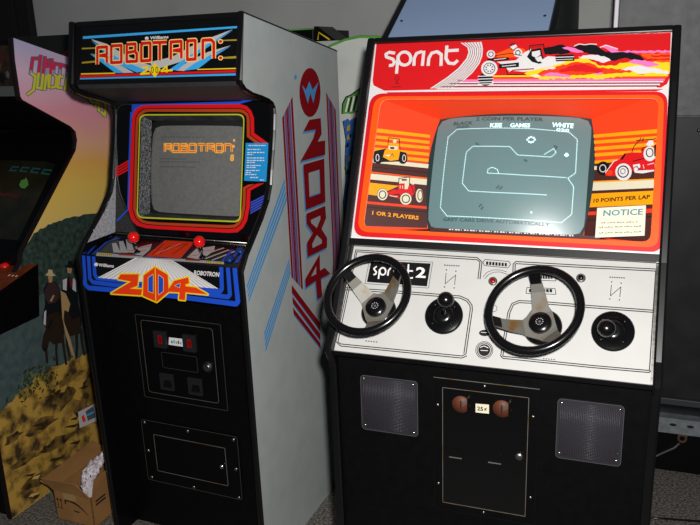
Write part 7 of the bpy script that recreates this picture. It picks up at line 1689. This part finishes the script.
b, zf = dome_screen(FF, .402, .3605, .201, .156, .092, .045, .95, 'screen_teal', 13, 72, 14, 'screen_border', .032)
for pts, closed in POS['scr']:
    P = [Vector(mm(p)) for p in pts]
    if closed: P.append(P[0])
    carry = 0.
    for p, q in zip(P[:-1], P[1:]):
        L = (q-p).length; t = carry
        while t < L:
            c = p+(q-p)*(t/L); r = .00105
            b.add([FF.at(c.x+dx*r, c.y+dy*r, zf(c.x+dx*r, c.y+dy*r)+.0012) for dx, dy in ((-1, -1), (1, -1), (1, 1), (-1, 1))], [(0, 1, 2, 3)], 'screenwhite'); t += .0044
        carry = t-L
for c_, p in POS['scrdot']:
    c = Vector(mm(p)); r = .0022
    b.add([FF.at(c.x+dx*r, c.y+dy*r, zf(c.x, c.y)+.0012) for dx, dy in ((-1, -1), (1, -1), (1, 1), (-1, 1))], [(0, 1, 2, 3)], c_)
for t_, c_, q_ in POS['scrtxt']: b.text(FF, t_, c_, *q_, .0013, lift=zf)
S_.part('screen', b, label='teal screen showing a dotted white race track')
b = MB(); b.plate(FF, [(u0, .568), (u1, .568), (u1, .586), (u0, .586)], -.01, .004, 'black_edge'); S_.part('face_trim', b, bevel=.001)
b = MB(); b.plate(FC, [(u0, -.010), (u1, -.010), (u1, -.002), (u0, -.002)], -.012, .001, 'brushed_steel'); S_.part('panel_hinge', b, bevel=.001)
# control panel
b = MB(); L_ = .2866
b.plate(FC, [(u0-.001, 0), (u1+.001, 0), (u1+.001, L_), (u0-.001, L_)], -.012, 0, 'panel_white'); b.art(FC, ART['control'])
cp = S_.part('control_panel', b, label='silver-white control panel with black outlines')
for x0, x1 in ((u0-.0005, u0+.006), (u1-.006, u1+.0005)):
    b = MB(); b.plate(FC, [(x0, 0), (x1, 0), (x1, L_), (x0, L_)], 0, .0012, 'brushed_steel'); S_.part('edge_strip', b, parent=cp)
def wheel(cu, cs, ru, rs, degs, lab):
    H = .095; R = .1030; c = FC.at(cu, cs); a, d = FC.a, FC.b; n = (FC.at(ru, rs, H)-c)/H; a = (a-n.normalized()*a.dot(n.normalized())).normalized(); d = (d-n.normalized()*d.dot(n.normalized())); d.normalize()
    def pt(r, deg, h): t = math.radians(deg); return c+a*r*math.cos(t)-d*r*math.sin(t)+n*h
    b = MB(); b.tube([pt(R, 7.5*k, H) for k in range(48)], .0098, 'black_plastic', 14, True); rimo = S_.part('steering_wheel', b, label=lab)
    for dg in degs:
        b = MB(); w0, w1 = .026, .0115; prof = ((.02, .020, w0), (.038, .023, .020), (.068, .050, .0160), (.094, .084, w1))
        V = []
        for r, h, w_ in prof:
            m = pt(r, dg, h); t = math.radians(dg); sd = (a*math.sin(t)+d*math.cos(t)); V += [m-sd*w_, m+sd*w_, m+sd*w_-n*.004, m-sd*w_-n*.004]
        f = []
        for i in range(len(prof)-1):
            for k in range(4): f.append((4*i+k, 4*i+(k+1) % 4, 4*i+4+(k+1) % 4, 4*i+4+k))
        b.add(V, f, 'rusty_steel'); S_.part('spoke', b, parent=rimo, label='brushed metal spoke with rusty patches')
        b = MB(); m0, m1 = pt(.080, dg, .068), pt(.098, dg, .0895); b.loft([m0+x for x in (sd*.012, sd*.012+n*.004, -sd*.012+n*.004, -sd*.012)], [m1+x for x in (sd*.013, sd*.013+n*.004, -sd*.013+n*.004, -sd*.013)], 'black_plastic'); S_.part('spoke_end', b, parent=rimo)
    b = MB(); b.lathe(c, n, [(.046, 0), (.046, .006), (.042, .011), (.022, .013), (.02, .019)], 'black_plastic', 32); S_.part('wheel_base', b, parent=rimo)
    b = MB()
    hx = []
    for dg in degs: hx += [(.040, dg-42), (.048, dg-22), (.048, dg+22)]
    hp = sorted(((r, dg % 360) for r, dg in hx), key=lambda x: x[1])
    b.loft([pt(r, dg, .018) for r, dg in hp], [pt(r, dg, .0215) for r, dg in hp], 'rusty_steel'); S_.part('hub_plate', b, parent=rimo)
    b = MB(); b.lathe(c+n*.0215, n, [(.0265, 0), (.0265, .008), (.025, .011), (.012, .0118), (.0005, .012)], 'black_plastic', 32)
    for k in range(10):
        t = k*.628; q = c+n*.0335+a*.008*math.cos(t)+d*.008*math.sin(t); b.ball(q, .0014, 'grey', 6)
    b.lathe(c+n*.0325, n, [(.0035, 0), (.0035, .002), (.0002, .0022)], 'ink', 12); S_.part('hub_cap', b, parent=rimo)
wheel(.124, .175, .1165, .1600, (140, 48, 280), 'black steering wheel at the left')
wheel(.530, .179, .5150, .1645, (97, 197, 312), 'black steering wheel right of the middle')
def shifter(bu, bs, ku, ks, kh, lab):
    c = FC.at(bu, bs); n = FC.n
    b = MB(); b.lathe(c, n, [(.0475, 0), (.0475, .004), (.044, .007), (.026, .008), (.025, .012), (.018, .016), (.0125, .017)], 'black_plastic', 36); sh = S_.part('gear_shifter', b, label=lab)
    for k in range(4): S_.part('screw', bolt(Fr(FC.at(bu, bs, .0068), FC.a, FC.b, CS_), (.034*math.cos(.8+k*math.pi/2), .034*math.sin(.8+k*math.pi/2)), .0035, 'black_edge'), parent=sh)
    k = FC.at(ku, ks, kh); b = MB(); b.tube([c+n*.012, c+(k-c)*.5+n*.004, k], .0055, 'black_plastic', 12); S_.part('lever', b, parent=sh)
    b = MB(); b.ball(k, .0205, 'black_plastic', 24, k-c); S_.part('knob', b, parent=sh)
shifter(.292, .171, .303, .146, .052, 'ball-topped gear lever between the two wheels'); shifter(.686, .173, .673, .182, .05, 'ball-topped gear lever at the right end')
for k, p in enumerate(POS['sbtn']):
    p = mm(p); b = MB(); b.lathe(FC.at(*p), FC.n, [(.011, 0), (.011, .004), (.0085, .006)], 'brushed_steel', 20); b.lathe(FC.at(*p), FC.n, [(.0065, .004), (.0065, .008), (.001, .009)], 'red_lens' if k == 0 else 'black_plastic', 16); S_.part('start_button', b, parent=cp, label=('red start button', 'dark start button')[k])
# lower front
b = MB(); b.box((u0, .016, .012), (u1, .034, .950), 'black_laminate'); b.box((u0, -.018, .944), (u1, .02, .956), 'black_laminate'); S_.part('front_panel', b)
for g_, sc_ in (('grL', 'grLs'), ('grR', 'grRs')):
    x0, y0, x1, y1 = bb(POS[g_]); b = MB(); b.plate(FL, rrect(x0, y0, x1, y1, .010), 0, .003, 'speaker_mesh')
    i = 0; z = y0+.008
    while z < y1-.006:
        b.tube([FL.at(x0+.006, z, .0032), FL.at(x1-.006, z, .0032)], .0007, 'speaker_wire', 4); z += .0040
    x = x0+.008
    while x < x1-.006:
        b.tube([FL.at(x, y0+.006, .0034), FL.at(x, y1-.006, .0034)], .0006, 'speaker_wire', 4); x += .0040
    rim(b, FL, x0, y0, x1, y1, .010, .0036, 'ink', .0008)
    gr = S_.part('speaker_grille', b)
    for p in POS[sc_]: S_.part('screw', bolt(Fr(FL.at(0, 0, .003), FL.a, FL.b, CS_), mm(p), .0042, 'chrome'), parent=gr, label='bright screw')
b = MB(); b.frame(FL, rrect(.273, .528, .531, .902, .002), rrect(.2955, .5495, .5075, .8765, .002), 0, .004, 'black_paint'); rim(b, FL, .273, .528, .531, .902, .002, .0045, 'black_edge', .0012)
b.plate(FL, [(.273, .9005), (.531, .9005), (.531, .902), (.273, .902)], .004, .0046, 'rusty_steel'); cdr = S_.part('coin_door', b)
b = MB(); b.plate(FL, rrect(.2965, .5505, .5065, .8755, .002), 0, .003, 'black_gloss' if 0 else 'black_plastic'); rim(b, FL, .2955, .5495, .5075, .8765, .002, .0046, 'rusty_steel', .0013); S_.part('door_leaf', b, parent=cdr)
for p in POS['sd_slots']:
    p = mm(p); b = MB(); b.lathe(FL.at(*p, .003), FL.n, [(.0225, 0), (.0225, .002), (.001, .0022)], 'rust_dial', 28); b.plate(FL, rrect(p[0]-.002, p[1]-.012, p[0]+.001, p[1]+.01, .0005), .0052, .0058, 'dark_interior'); b.plate(FL, rrect(p[0]+.016, p[1]-.016, p[0]+.022, p[1]+.022, .001), .004, .009, 'black_paint'); b.lathe(FL.at(p[0]+.019, p[1]+.022, .004), FL.n, [(.0035, 0), (.003, .005)], 'brushed_steel', 10)
    for k in range(3): b.plate(FL, rrect(p[0]+.004+k*.004, p[1]-.004+k*.003, p[0]+.006+k*.004, p[1]+.006+k*.003, .0003), .0052, .0057, 'ink')
    S_.part('coin_slot', b, parent=cdr, label='brown round coin entry')
b = MB(); b.plate(FL, [mm(p) for p in POS['sd_label']], .003, .0037, 'cream'); q = POS['sd_label']; x0, y0, x1, y1 = bb(q)
b.text(FL, '25', 'black', (x0*1e4+40, y0*1e4+60), (x0*1e4+190, y0*1e4+62), (x0*1e4+40, y0*1e4+170), .0040); b.text(FL, '¢', 'black', (x0*1e4+215, y0*1e4+70), (x0*1e4+280, y0*1e4+70), (x0*1e4+215, y0*1e4+165), .0040); S_.part('price_label', b, parent=cdr, label='small cream price label')
for p in POS['sd_cups']:
    p = mm(p); b = MB(); b.frame(FL, rrect(p[0]-.016, p[1]-.012, p[0]+.016, p[1]+.013, .001), rrect(p[0]-.0145, p[1]-.0105, p[0]+.0145, p[1]+.0115, .001), .003, .005, 'black_plastic'); b.plate(FL, [(p[0]-.016, p[1]-.0135), (p[0]+.016, p[1]-.0135), (p[0]+.016, p[1]-.0115), (p[0]-.016, p[1]-.0115)], .003, .007, 'rusty_steel'); S_.part('coin_return', b, parent=cdr)
p = mm(POS['sd_lock'][0]); b = MB(); b.lathe(FL.at(*p), FL.n, [(.0105, .003), (.0105, .006), (.007, .009), (.0005, .0092)], 'brushed_steel', 20); S_.part('lock', b, parent=cdr)
for p in POS['sd_bolts'][:6]: S_.part('bolt', bolt(Fr(FL.at(0, 0, .004), FL.a, FL.b, CS_), mm(p), .004, 'brushed_steel'), parent=cdr)

# ================================================================ far left machine with the sunset picture on its side
UA, UB = -1.12, -.45
T3 = Thing('arcade_cabinet', RP, ((UA+UB)/2, .4, 0), 'arcade cabinet with a painted sunset and riders on its side, at the left edge', 'arcade cabinet')
prof = [(-.052, 0), (-.05, .30), (-.05, .74), (.187, .967), (.199, 1.003), (.546, 1.345), (.561, 1.384), (.559, 1.417), (.535, 1.44), (.309, 1.559), (.30, 1.573), (.30, 1.705), (.308, 1.784), (.85, 1.634), (.85, 0)]
FS = F_('sunside')
b = MB(); b.prism(prof, UB-.02, UB, 'sunset_sky')
hill = [mm(p) for p in POS['sunhill']]; rock = [mm(p) for p in POS['sunrock']]
random.seed(3)
def rough(pts, n, amp): # break a line into a ragged one
    out = []
    for p, q in zip(pts[:-1], pts[1:]):
        for k in range(n): t = k/n; out.append((p[0]+(q[0]-p[0])*t, p[1]+(q[1]-p[1])*t+random.uniform(-amp, amp)))
    return out+[pts[-1]]
def onside(poly, h, mt): b.add([FS.at(v, z, h) for v, z in poly], [tuple(range(len(poly)))], mt)
onside([(.2, 1.006)]+rough([(.25, 1.045)]+hill+[(.80, 1.05), (.848, 1.03)], 5, .004)+[(.848, .80), (-.048, .745), (.187, .967)], .0004, 'hill_green')
onside([(-.049, .74)]+rough([(-.049, .75), (.1, .80), (.3, .82), (.848, .86)], 6, .006)+[(.848, .46), (-.05, .40)], .0006, 'slate_scrub')
onside([(-.05, .002), (-.05, .40)]+rough([(-.05, .418)]+rock+[(.65, .53), (.848, .56)], 5, .009)+[(.848, .002)], .0008, 'rock_tan')
for v, z, w_, h_ in ((.16, .30, .10, .03), (.30, .34, .08, .05), (.05, .22, .09, .025), (.22, .18, .12, .03), (.38, .24, .07, .06), (.10, .10, .12, .03), (.33, .40, .1, .02), (.45, .30, .06, .08), (.02, .34, .06, .02)):
    onside([(v+w_*math.cos(t*.5236)*random.uniform(.5, 1.1), z+h_*math.sin(t*.5236)*random.uniform(.4, 1.2)+(v*.15-.03)) for t in range(12)], .0010, 'rock_shade')
for k in range(110):
    c = POS['sunbush'][0]; v, z = c[0]*1e-4+random.gauss(.0, .07), c[1]*1e-4-.06+random.gauss(0, .035); t = random.uniform(0, 3.1); r = random.uniform(.006, .016)
    onside([(v+r*math.cos(t), z+r*math.sin(t)), (v+r*.4*math.cos(t+1.6), z+r*.4*math.sin(t+1.6)), (v-r*math.cos(t), z-r*math.sin(t)), (v-r*.4*math.cos(t+1.6), z-r*.4*math.sin(t+1.6))], .0011+k*2e-6, ('leaf_dark', 'leaf_light')[k % 3 == 0])
b.art(FS, [i for i in ART['sunside'] if i[1] < 5 or i[0] not in ('palegrey', 'ink', 'orangered', 'skyblue') or i[3][0][1] > 3500], base=.0012)
sd = T3.part('side_panel', b, label='side panel printed with an orange sunset, dark hill, two riders and tan rocks')
e = MB(); e.edge(prof[0:13], UB-.02, .02, 'maroon_edge', out=.003); T3.part('edge_moulding', e, parent=sd, label='dark red edging')
b = MB(); b.art(FS, [i for i in ART['sunside'] if i[1] >= 5 and i[0] in ('palegrey', 'ink', 'orangered', 'skyblue') and i[3][0][1] <= 3500], base=.0012); b.plate(FS, [mm(p) for p in POS['sunsticker']], .0008, .0018, 'white_paper'); T3.part('sticker', b, label='white sticker low on the side')
b = MB(); b.prism(prof, UA, UA+.02, 'black_laminate'); sd = T3.part('side_panel', b); 
ua, ub = UA+.02, UB-.02
b = MB(); b.prism([(.80, 0), (.845, 0), (.845, 1.62), (.80, 1.62)], ua, ub, 'black_paint'); T3.part('back_panel', b)
b = MB(); b.prism([(.322, 1.776), (.84, 1.632), (.84, 1.615), (.322, 1.758)], ua, ub, 'black_paint'); T3.part('top_panel', b)
b = MB(); b.box((ua, .322, 1.612), (ub, .335, 1.765), 'dim_picture'); b.box((ua, .318, 1.575), (ub, .335, 1.612), 'dim_grey')
for k in range(26):
    x = ub-.02-random.random()*.3; z = random.uniform(1.63, 1.74); b.add([(x+r_*.02*math.cos(t), .3215, z+r_*.03*math.sin(t)) for r_ in (random.uniform(.4, 1),) for t in (0, 1.2, 2.4, 3.7, 5)], [(0, 1, 2, 3, 4)], ('dim_red', 'dim_gold', 'black', 'dim_grey')[k % 4])
T3.part('marquee', b, label='dim picture panel over a grey strip')
b = MB(); b.prism([(.318, 1.575), (.33, 1.56), (.555, 1.435), (.585, 1.44), (.34, 1.577)], ua, ub, 'black_laminate'); T3.part('speaker_panel', b)
F3 = F_('_scr3')
b = MB(); F3b = Fr(F3.at(0, 0, .022), F3.a, F3.b, CR_)
b.frame(F3b, rrect(ua, -.05, ub, .53, .002), rrect(-1.02, .085, -.525, .472, .02), -.01, 0, 'black_laminate'); T3.part('bezel', b)
b, zf = dome_screen(F3, -.7725, .278, .26, .205, .01, .03, 1.2, 'screen_night', 7)
b.add([F3.at(*mm(p), zf(*mm(p))+.003) for p in POS['sunblob']], [tuple(range(len(POS['sunblob'])))], 'night_green')
b.text(F3, 'TTLE', 'night_teal', *POS['suntext'], .003, lift=zf) if 0 else None
for k in range(5):
    p = mm(POS['suntext'][0]); x = p[0]-.075+.055*k-.06; y = p[1]-.012
    rr_ = [F3.at(x+dx, y+dy, zf(x+dx, y+dy)+.003) for dx, dy in ((0, 0), (.04, 0), (.04, .008), (.008, .008), (.008, .02), (.04, .02), (.04, .028), (0, .028))]; b.add(rr_, [tuple(range(8))], 'night_teal')
for k in range(14):
    p = mm(POS['suntext2'][0]); x = p[0]+.01*k-.02; y = p[1]-.01+random.uniform(-.004, .004); b.add([F3.at(x+dx, y+dy, zf(x, y)+.003) for dx, dy in ((0, 0), (.006, 0), (.006, .014), (0, .014))], [(0, 1, 2, 3)], 'night_red')
T3.part('screen', b, label='dim screen with a small green shape')
b = MB(); ZD = lambda v: .953-(.222-v)*.258
dk = [(.222, .953), (.19, .754), (-.36, .735), (-.39, ZD(-.39)-.03), (-.38, ZD(-.38))]
b.prism(dk, UA-.05, UB+.05, 'black_laminate'); cp = T3.part('control_panel', b, bevel=.004)
FDk = Fr((UB+.05, .222, .953), (1, 0, 0), (0, -.602, -.1553), (CR_[0], CR_[1], 5))
b = MB(); b.plate(FDk, [(-.76, .004), (-.006, .004), (-.006, .61), (-.76, .61)], 0, .0012, 'orange_deck')
b.plate(FDk, [(-.62, -.06), (-.20, -.055), (-.165, -.003), (-.62, .03)], .001, .0018, 'deck_paper') if 0 else b.plate(FDk, [(-.70, .005), (-.17, .005), (-.215, .05), (-.70, .05)], .0012, .0018, 'deck_paper')
for k in range(9): b.plate(FDk, [(-.68, .009+k*.0045), (-.2-k*.004, .009+k*.0045), (-.2-k*.004, .0105+k*.0045), (-.68, .0105+k*.0045)], .0018, .0021, 'ink')
for x, y in ((-.07, .09), (-.10, .15)):
    for k in range(6): b.plate(FDk, rrect(x+k*.009, y, x+.007+k*.009, y+.010, .001), .0012, .0017, ('dim_red', 'cream')[k % 2])
T3.part('deck_overlay', b, parent=cp, label='orange printed deck with a pale strip')
b = MB(); b.lathe(FDk.at(-.137, .036), FDk.n, [(.018, 0), (.018, .006), (.013, .008), (.0125, .013), (.001, .0135)], 'red_ball', 20); T3.part('button', b, parent=cp, label='red push button')
b = MB(); b.prism([(.199, 1.003), (.187, .967), (.21, .90), (.26, .95), (.26, 1.03)], ua, ub, 'black_laminate'); b.box((ua, -.045, .01), (ub, -.03, .745), 'black_laminate'); T3.part('front_panel', b)

# ================================================================ machines and gear behind
T4 = Thing('arcade_cabinet', RP, (.66, 1.15, 0), 'pale cabinet with a rounded green-edged top, in the gap behind the grey-sided machine', 'arcade cabinet')
pr = [(.44, 0), (.44, 1.60), (.47, 1.66), (.499, 1.703), (.534, 1.718), (.594, 1.737), (.656, 1.746), (.725, 1.742), (.77, 1.735), (.80, 1.70), (.80, 1.5), (.80, 0)]
YF = .95
b = MB(); b.loft([(u, YF, z) for u, z in pr], [(u, YF+.02, z) for u, z in pr], 'pale_side')
b.art(F_('greenside'), ART['greenside'])
sd = T4.part('side_panel', b, label='pale side with green and blue painting')
b = MB(); tp = [(u, z) for u, z in pr[2:11]]
b.tube([(u, YF+.004, z) for u, z in tp], .006, 'green_edge', 8); T4.part('edge_moulding', b, parent=sd, label='bright green edging')
b = MB(); q = [(u*.98+.01, z-.012) for u, z in pr]; b.loft([(u, YF+.02, z) for u, z in q], [(u, YF+.40, z) for u, z in q], 'pale_side'); T4.part('body', b)
T5 = Thing('arcade_cabinet', RP, (.2, 1.6, 0), 'low dark cabinet top with a yellow-edged bracket, showing over the grey-sided machine', 'arcade cabinet')
b = MB(); b.box((-.25, 1.42, 0), (.40, 1.85, 1.745), 'pale_side'); T5.part('body', b)
b = MB(); b.prism([(1.42, 1.745), (1.42, 1.80), (1.85, 1.80), (1.85, 1.745)], -.25, .235, 'black_laminate'); T5.part('top_box', b, bevel=.003)
b = MB(); b.loft([(.235, 1.43, 1.745), (.345, 1.43, 1.745), (.255, 1.43, 1.812), (.235, 1.43, 1.812)], [(.235, 1.60, 1.745), (.345, 1.60, 1.745), (.255, 1.60, 1.812), (.235, 1.60, 1.812)], 'black_laminate'); br = T5.part('bracket', b)
b = MB(); b.tube([(.255, 1.426, 1.752), (.262, 1.426, 1.785), (.315, 1.426, 1.750)], .004, 'yellow', 6); T5.part('bracket_edge', b, parent=br, label='yellow edging')
b = MB(); b.tube([(-.25, 1.42, 1.802), (.235, 1.42, 1.802)], .004, 'green_edge', 6); T5.part('edge_moulding', b, label='green edging')
T6 = Thing('arcade_cabinet', RP, (-.9, 1.3, 0), 'dark green-black cabinet back standing behind the sunset-painted machine', 'arcade cabinet')
b = MB(); b.box((-1.27, 1.10, 0), (-.62, 1.60, 1.822), 'dark_green_case'); T6.part('body', b, bevel=.006)
b = MB(); b.loft([(-1.0, 1.085, 1.70), (-.885, 1.085, 1.70), (-.885, 1.085, 1.775)], [(-1.0, 1.10, 1.70), (-.885, 1.10, 1.70), (-.885, 1.10, 1.775)], 'dark_red_part'); T6.part('corner_flash', b, label='dark red triangle')
T7 = Thing('arcade_cabinet', SP, (.18, 1.3, 0), 'dark cabinet with a slanting blue-grey panel on top, behind the red and orange machine', 'arcade cabinet')
b = MB(); sp7 = [(.84, 0), (.84, 1.722), (1.395, 2.03), (1.80, 2.03), (1.885, 1.80), (1.885, 0)]
for u in (-.115, .436): 
    b = MB(); b.prism(sp7, u, u+.02, 'slate_side'); p_ = T7.part('side_panel', b)
    e = MB(); e.edge(sp7[1:4], u, .02, 'black_edge', out=.005); T7.part('edge_moulding', e, parent=p_)
b = MB(); F7 = Fr((-.095, .84, 1.722), (1, 0, 0), (0, .555, .308), (.6, -1.6, 1.7)); b.plate(F7, [(0, .0), (.531, .0), (.531, .634), (0, .634)], -.02, -.002, 'blue_grey_panel'); tp = T7.part('slanted_panel', b, label='smooth blue-grey panel')
for p in ((.022, .135), (.508, .12), (.022, .5), (.508, .5)): T7.part('screw', bolt(F7, p, .005, 'black_edge'), parent=tp)
b = MB(); b.prism([(.845, .01), (.845, 1.715), (.86, 1.715), (.86, .01)], -.095, .436, 'black_paint'); b.prism([(1.40, 2.025), (1.80, 2.025), (1.80, 2.01), (1.40, 2.01)], -.095, .436, 'black_paint'); b.box((-.095, 1.86, .01), (.436, 1.88, 1.8), 'black_paint'); T7.part('body', b)
T8 = Thing('equipment_case', SP, (1.0, 1.5, 0), 'big black textured cabinet standing on a steel rail at the right edge', 'cabinet')
b = MB(); b.box((.632, 1.27, 1.43), (1.75, 1.72, 2.15), 'vinyl_black'); b.box((.632, 1.266, .345), (1.75, 1.72, 1.43), 'case_smooth'); b.box((.632, 1.262, 1.425), (1.75, 1.27, 1.433), 'vinyl_black')
b.box((.716, 1.264, 1.83), (1.6, 1.27, 2.05), 'black_paint'); T8.part('case_body', b, bevel=.004)
b = MB(); b.box((.616, 1.262, .345), (.633, 1.285, 2.15), 'strip_metal'); T8.part('corner_strip', b, label='bright metal corner strip', bevel=.003)
b = MB(); b.box((.632, 1.255, .318), (1.75, 1.30, .345), 'slate_side'); T8.part('bottom_lip', b, bevel=.003)
b = MB(); z0, z1 = .205, .265
b.box((.70, 1.24, z1), (1.75, 1.30, z1+.004), 'galvanized'); b.box((.70, 1.24, z0), (1.75, 1.244, z1), 'galvanized')
for k in range(14):
    x = .735+k*.0625; b.loft([(x+.013*math.cos(t*.5236), 1.2395, .243+.006*math.sin(t*.5236)) for t in range(12)], [(x+.013*math.cos(t*.5236), 1.2385, .243+.006*math.sin(t*.5236)) for t in range(12)], 'dark_interior')
T8.part('steel_rail', b, label='perforated galvanised rail')
b = MB(); b.box((.66, 1.285, .015), (1.75, 1.70, .318), 'black_paint'); T8.part('plinth', b, bevel=.004)
b = MB(); b.lathe((.923, 1.268, 1.381), (0, -1, 0), [(.007, 0), (.007, .004), (.0005, .006)], 'chrome', 14); T8.part('bolt', b)
b = MB(); b.tube([(.962+.014*math.cos(t*.524), 1.262, .178+.016*math.sin(t*.524)) for t in range(12)], .005, 'dull_rust', 8, True); b.box((.945, 1.255, .19), (.98, 1.285, .207), 'dull_rust'); T8.part('cable_clamp', b, label='rusty ring clamp')
cb = MB(); cb.tube([(.953, 1.252, .160), (.935, 1.246, .14), (.905, 1.247, .118), (.87, 1.25, .09), (.83, 1.245, .05), (.79, 1.24, .008), (.70, 1.23, .006)], .004, 'ink', 8)
put('power_cord', SP, (.8, 1.24, 0), cb, 'thin grey cord hanging from the ring clamp under the steel rail', 'cord')
cb = MB(); cb.tube([(.80, .93, .004), (.90, .955, .004), (1.02, .974, .004), (1.25, 1.0, .004)], .004, 'black_plastic', 8)
put('floor_cable', SP, (1.0, .95, 0), cb, 'black cable lying on the concrete floor at the bottom right', 'cable')

# ================================================================ cardboard box and its packing
T9 = Thing('cardboard_box', RP, (-.19, .16, 0), 'open brown cardboard box on the floor between two machines', 'box')
x0, x1, y0, y1, h = -.280, -.100, .014, .33, .128; t = .004
b = MB(); b.box((x0, y0, 0), (x1, y1, t), 'cardboard'); b.box((x0, y0, 0), (x1, y0+t, h), 'cardboard'); b.box((x0, y1-t, 0), (x1, y1, h), 'cardboard'); b.box((x0, y0, 0), (x0+t, y1, h), 'cardboard'); b.box((x1-t, y0, 0), (x1, y1, h), 'cardboard')
FX = Fr((x0, y0, 0), (1, 0, 0), (0, 0, 1), CR_)
def curve_band(pts): 
    for p, q in zip(pts[:-1], pts[1:]): b.add([FX.at(p[0], p[1]-p[2], .0006), FX.at(q[0], q[1]-q[2], .0006), FX.at(q[0], q[1]+q[2], .0006), FX.at(p[0], p[1]+p[2], .0006)], [(0, 1, 2, 3)], 'box_print')
curve_band([(.058+.011*k, .083+.02*math.sin(.35+k*.3)-.004*k, .0012+.0035*math.sin(min(k, 9)*.34)) for k in range(10)])
b.add([FX.at(x, z, .0006) for x, z in ((.048, .094), (.068, .096), (.068, .091), (.056, .0895), (.053, .074), (.048, .074))], [tuple(range(6))], 'box_print')
for x in (.012, .028):
    b.add([FX.at(x+dx, z, .0006) for dx, z in ((0, .055), (.004, .055), (.004, .085), (.009, .085), (.002, .098), (-.005, .085), (0, .085))], [tuple(range(7))], 'box_print')
b.add([FX.at(x, z, .0006) for x, z in ((.008, .051), (.036, .051), (.036, .054), (.008, .054))], [(0, 1, 2, 3)], 'box_print')
b.add([FX.at(x, z, .0006) for x, z in ((.09, .052), (.115, .05), (.115, .056), (.09, .057))], [(0, 1, 2, 3)], 'box_print')
FY = Fr((x1, y0, 0), (0, 1, 0), (0, 0, 1), CR_)
for k in range(3): b.add([FY.at(x, z, .0006) for x, z in ((.02, .105-k*.014), (.075, .105-k*.014), (.075, .097-k*.014), (.02, .097-k*.014))], [(0, 1, 2, 3)], 'box_print') if k < 2 else None
bo = T9.part('box_body', b)
b = MB(); b.plate(FX, [(.045, .098), (.105, .098), (.105, h), (.045, h)], .0003, .0009, 'packing_tape'); T9.part('tape', b, parent=bo, label='strip of tape')
def flap(a, c, d, e):
    b = MB(); n = (Vector(c)-Vector(a)).cross(Vector(e)-Vector(a)).normalized()*.0035; b.loft([Vector(p) for p in (a, c, d, e)], [Vector(p)+n for p in (a, c, d, e)], 'cardboard'); return b
b = flap((x0+.002, y0, h), (x1-.002, y0, h), (x1-.048, y0-.015, h+.058), (x0-.03, y0-.02, h+.055)); F9 = Fr((x0, y0-.018, h), (1, 0, 0), (0, -.25, 1), CR_)
fp = T9.part('flap', b)
T9.part('flap', flap((x0, y0+.004, h), (x0, y1, h), (x0-.075, y1-.01, h+.03), (x0-.075, y0+.01, h+.012)))
T9.part('flap', flap((x1, y1, h), (x1, y0+.01, h), (x1+.002, y0+.03, h+.062), (x1+.002, y1-.02, h+.068)))
T9.part('flap', flap((x0, y1, h), (x1, y1, h), (x1-.005, y1+.06, h+.045), (x0+.005, y1+.06, h+.045)))
bw = MB(); random.seed(11); NU, NV = 9, 22; V = []
path = [(-.146, .062, .100), (-.154, .066, .150), (-.165, .090, .182), (-.162, .11, .205), (-.15, .135, .225), (-.13, .16, .238), (-.105, .185, .236), (-.115, .22, .20)]
for i in range(NV):
    f = i/(NV-1)*(len(path)-1.001); k = int(f); f -= k; p = Vector(path[k])*(1-f)+Vector(path[k+1])*f
    for j in range(NU):
        w_ = (j/(NU-1)-.5)*(.044+.03*min(1, i/8)); V.append(p+Vector((w_*.55+random.gauss(0, .0035), w_*.75+random.gauss(0, .0035), random.gauss(0, .005)-abs(w_)*.35)))
bw.add(V, [(i*NU+j, i*NU+j+1, (i+1)*NU+j+1, (i+1)*NU+j) for i in range(NV-1) for j in range(NU-1)], 'bubble_wrap', True)
bo2 = put('bubble_wrap', RP, (-.16, .1, 0), bw, 'crumpled pale bubble wrap spilling out of the cardboard box', 'packing'); so = bo2.modifiers.new('thickness', 'SOLIDIFY'); so.thickness = .004
bw = MB(); bw.loft([(-.140, .030, .07), (-.110, .030, .07), (-.110, .034, .150), (-.126, .034, .160)], [(-.140, .033, .07), (-.110, .033, .07), (-.110, .037, .150), (-.126, .037, .160)], 'white_paper'); put('paper_sheet', RP, (-.125, .025, 0), bw, 'white folded paper standing in the front corner of the cardboard box', 'paper')
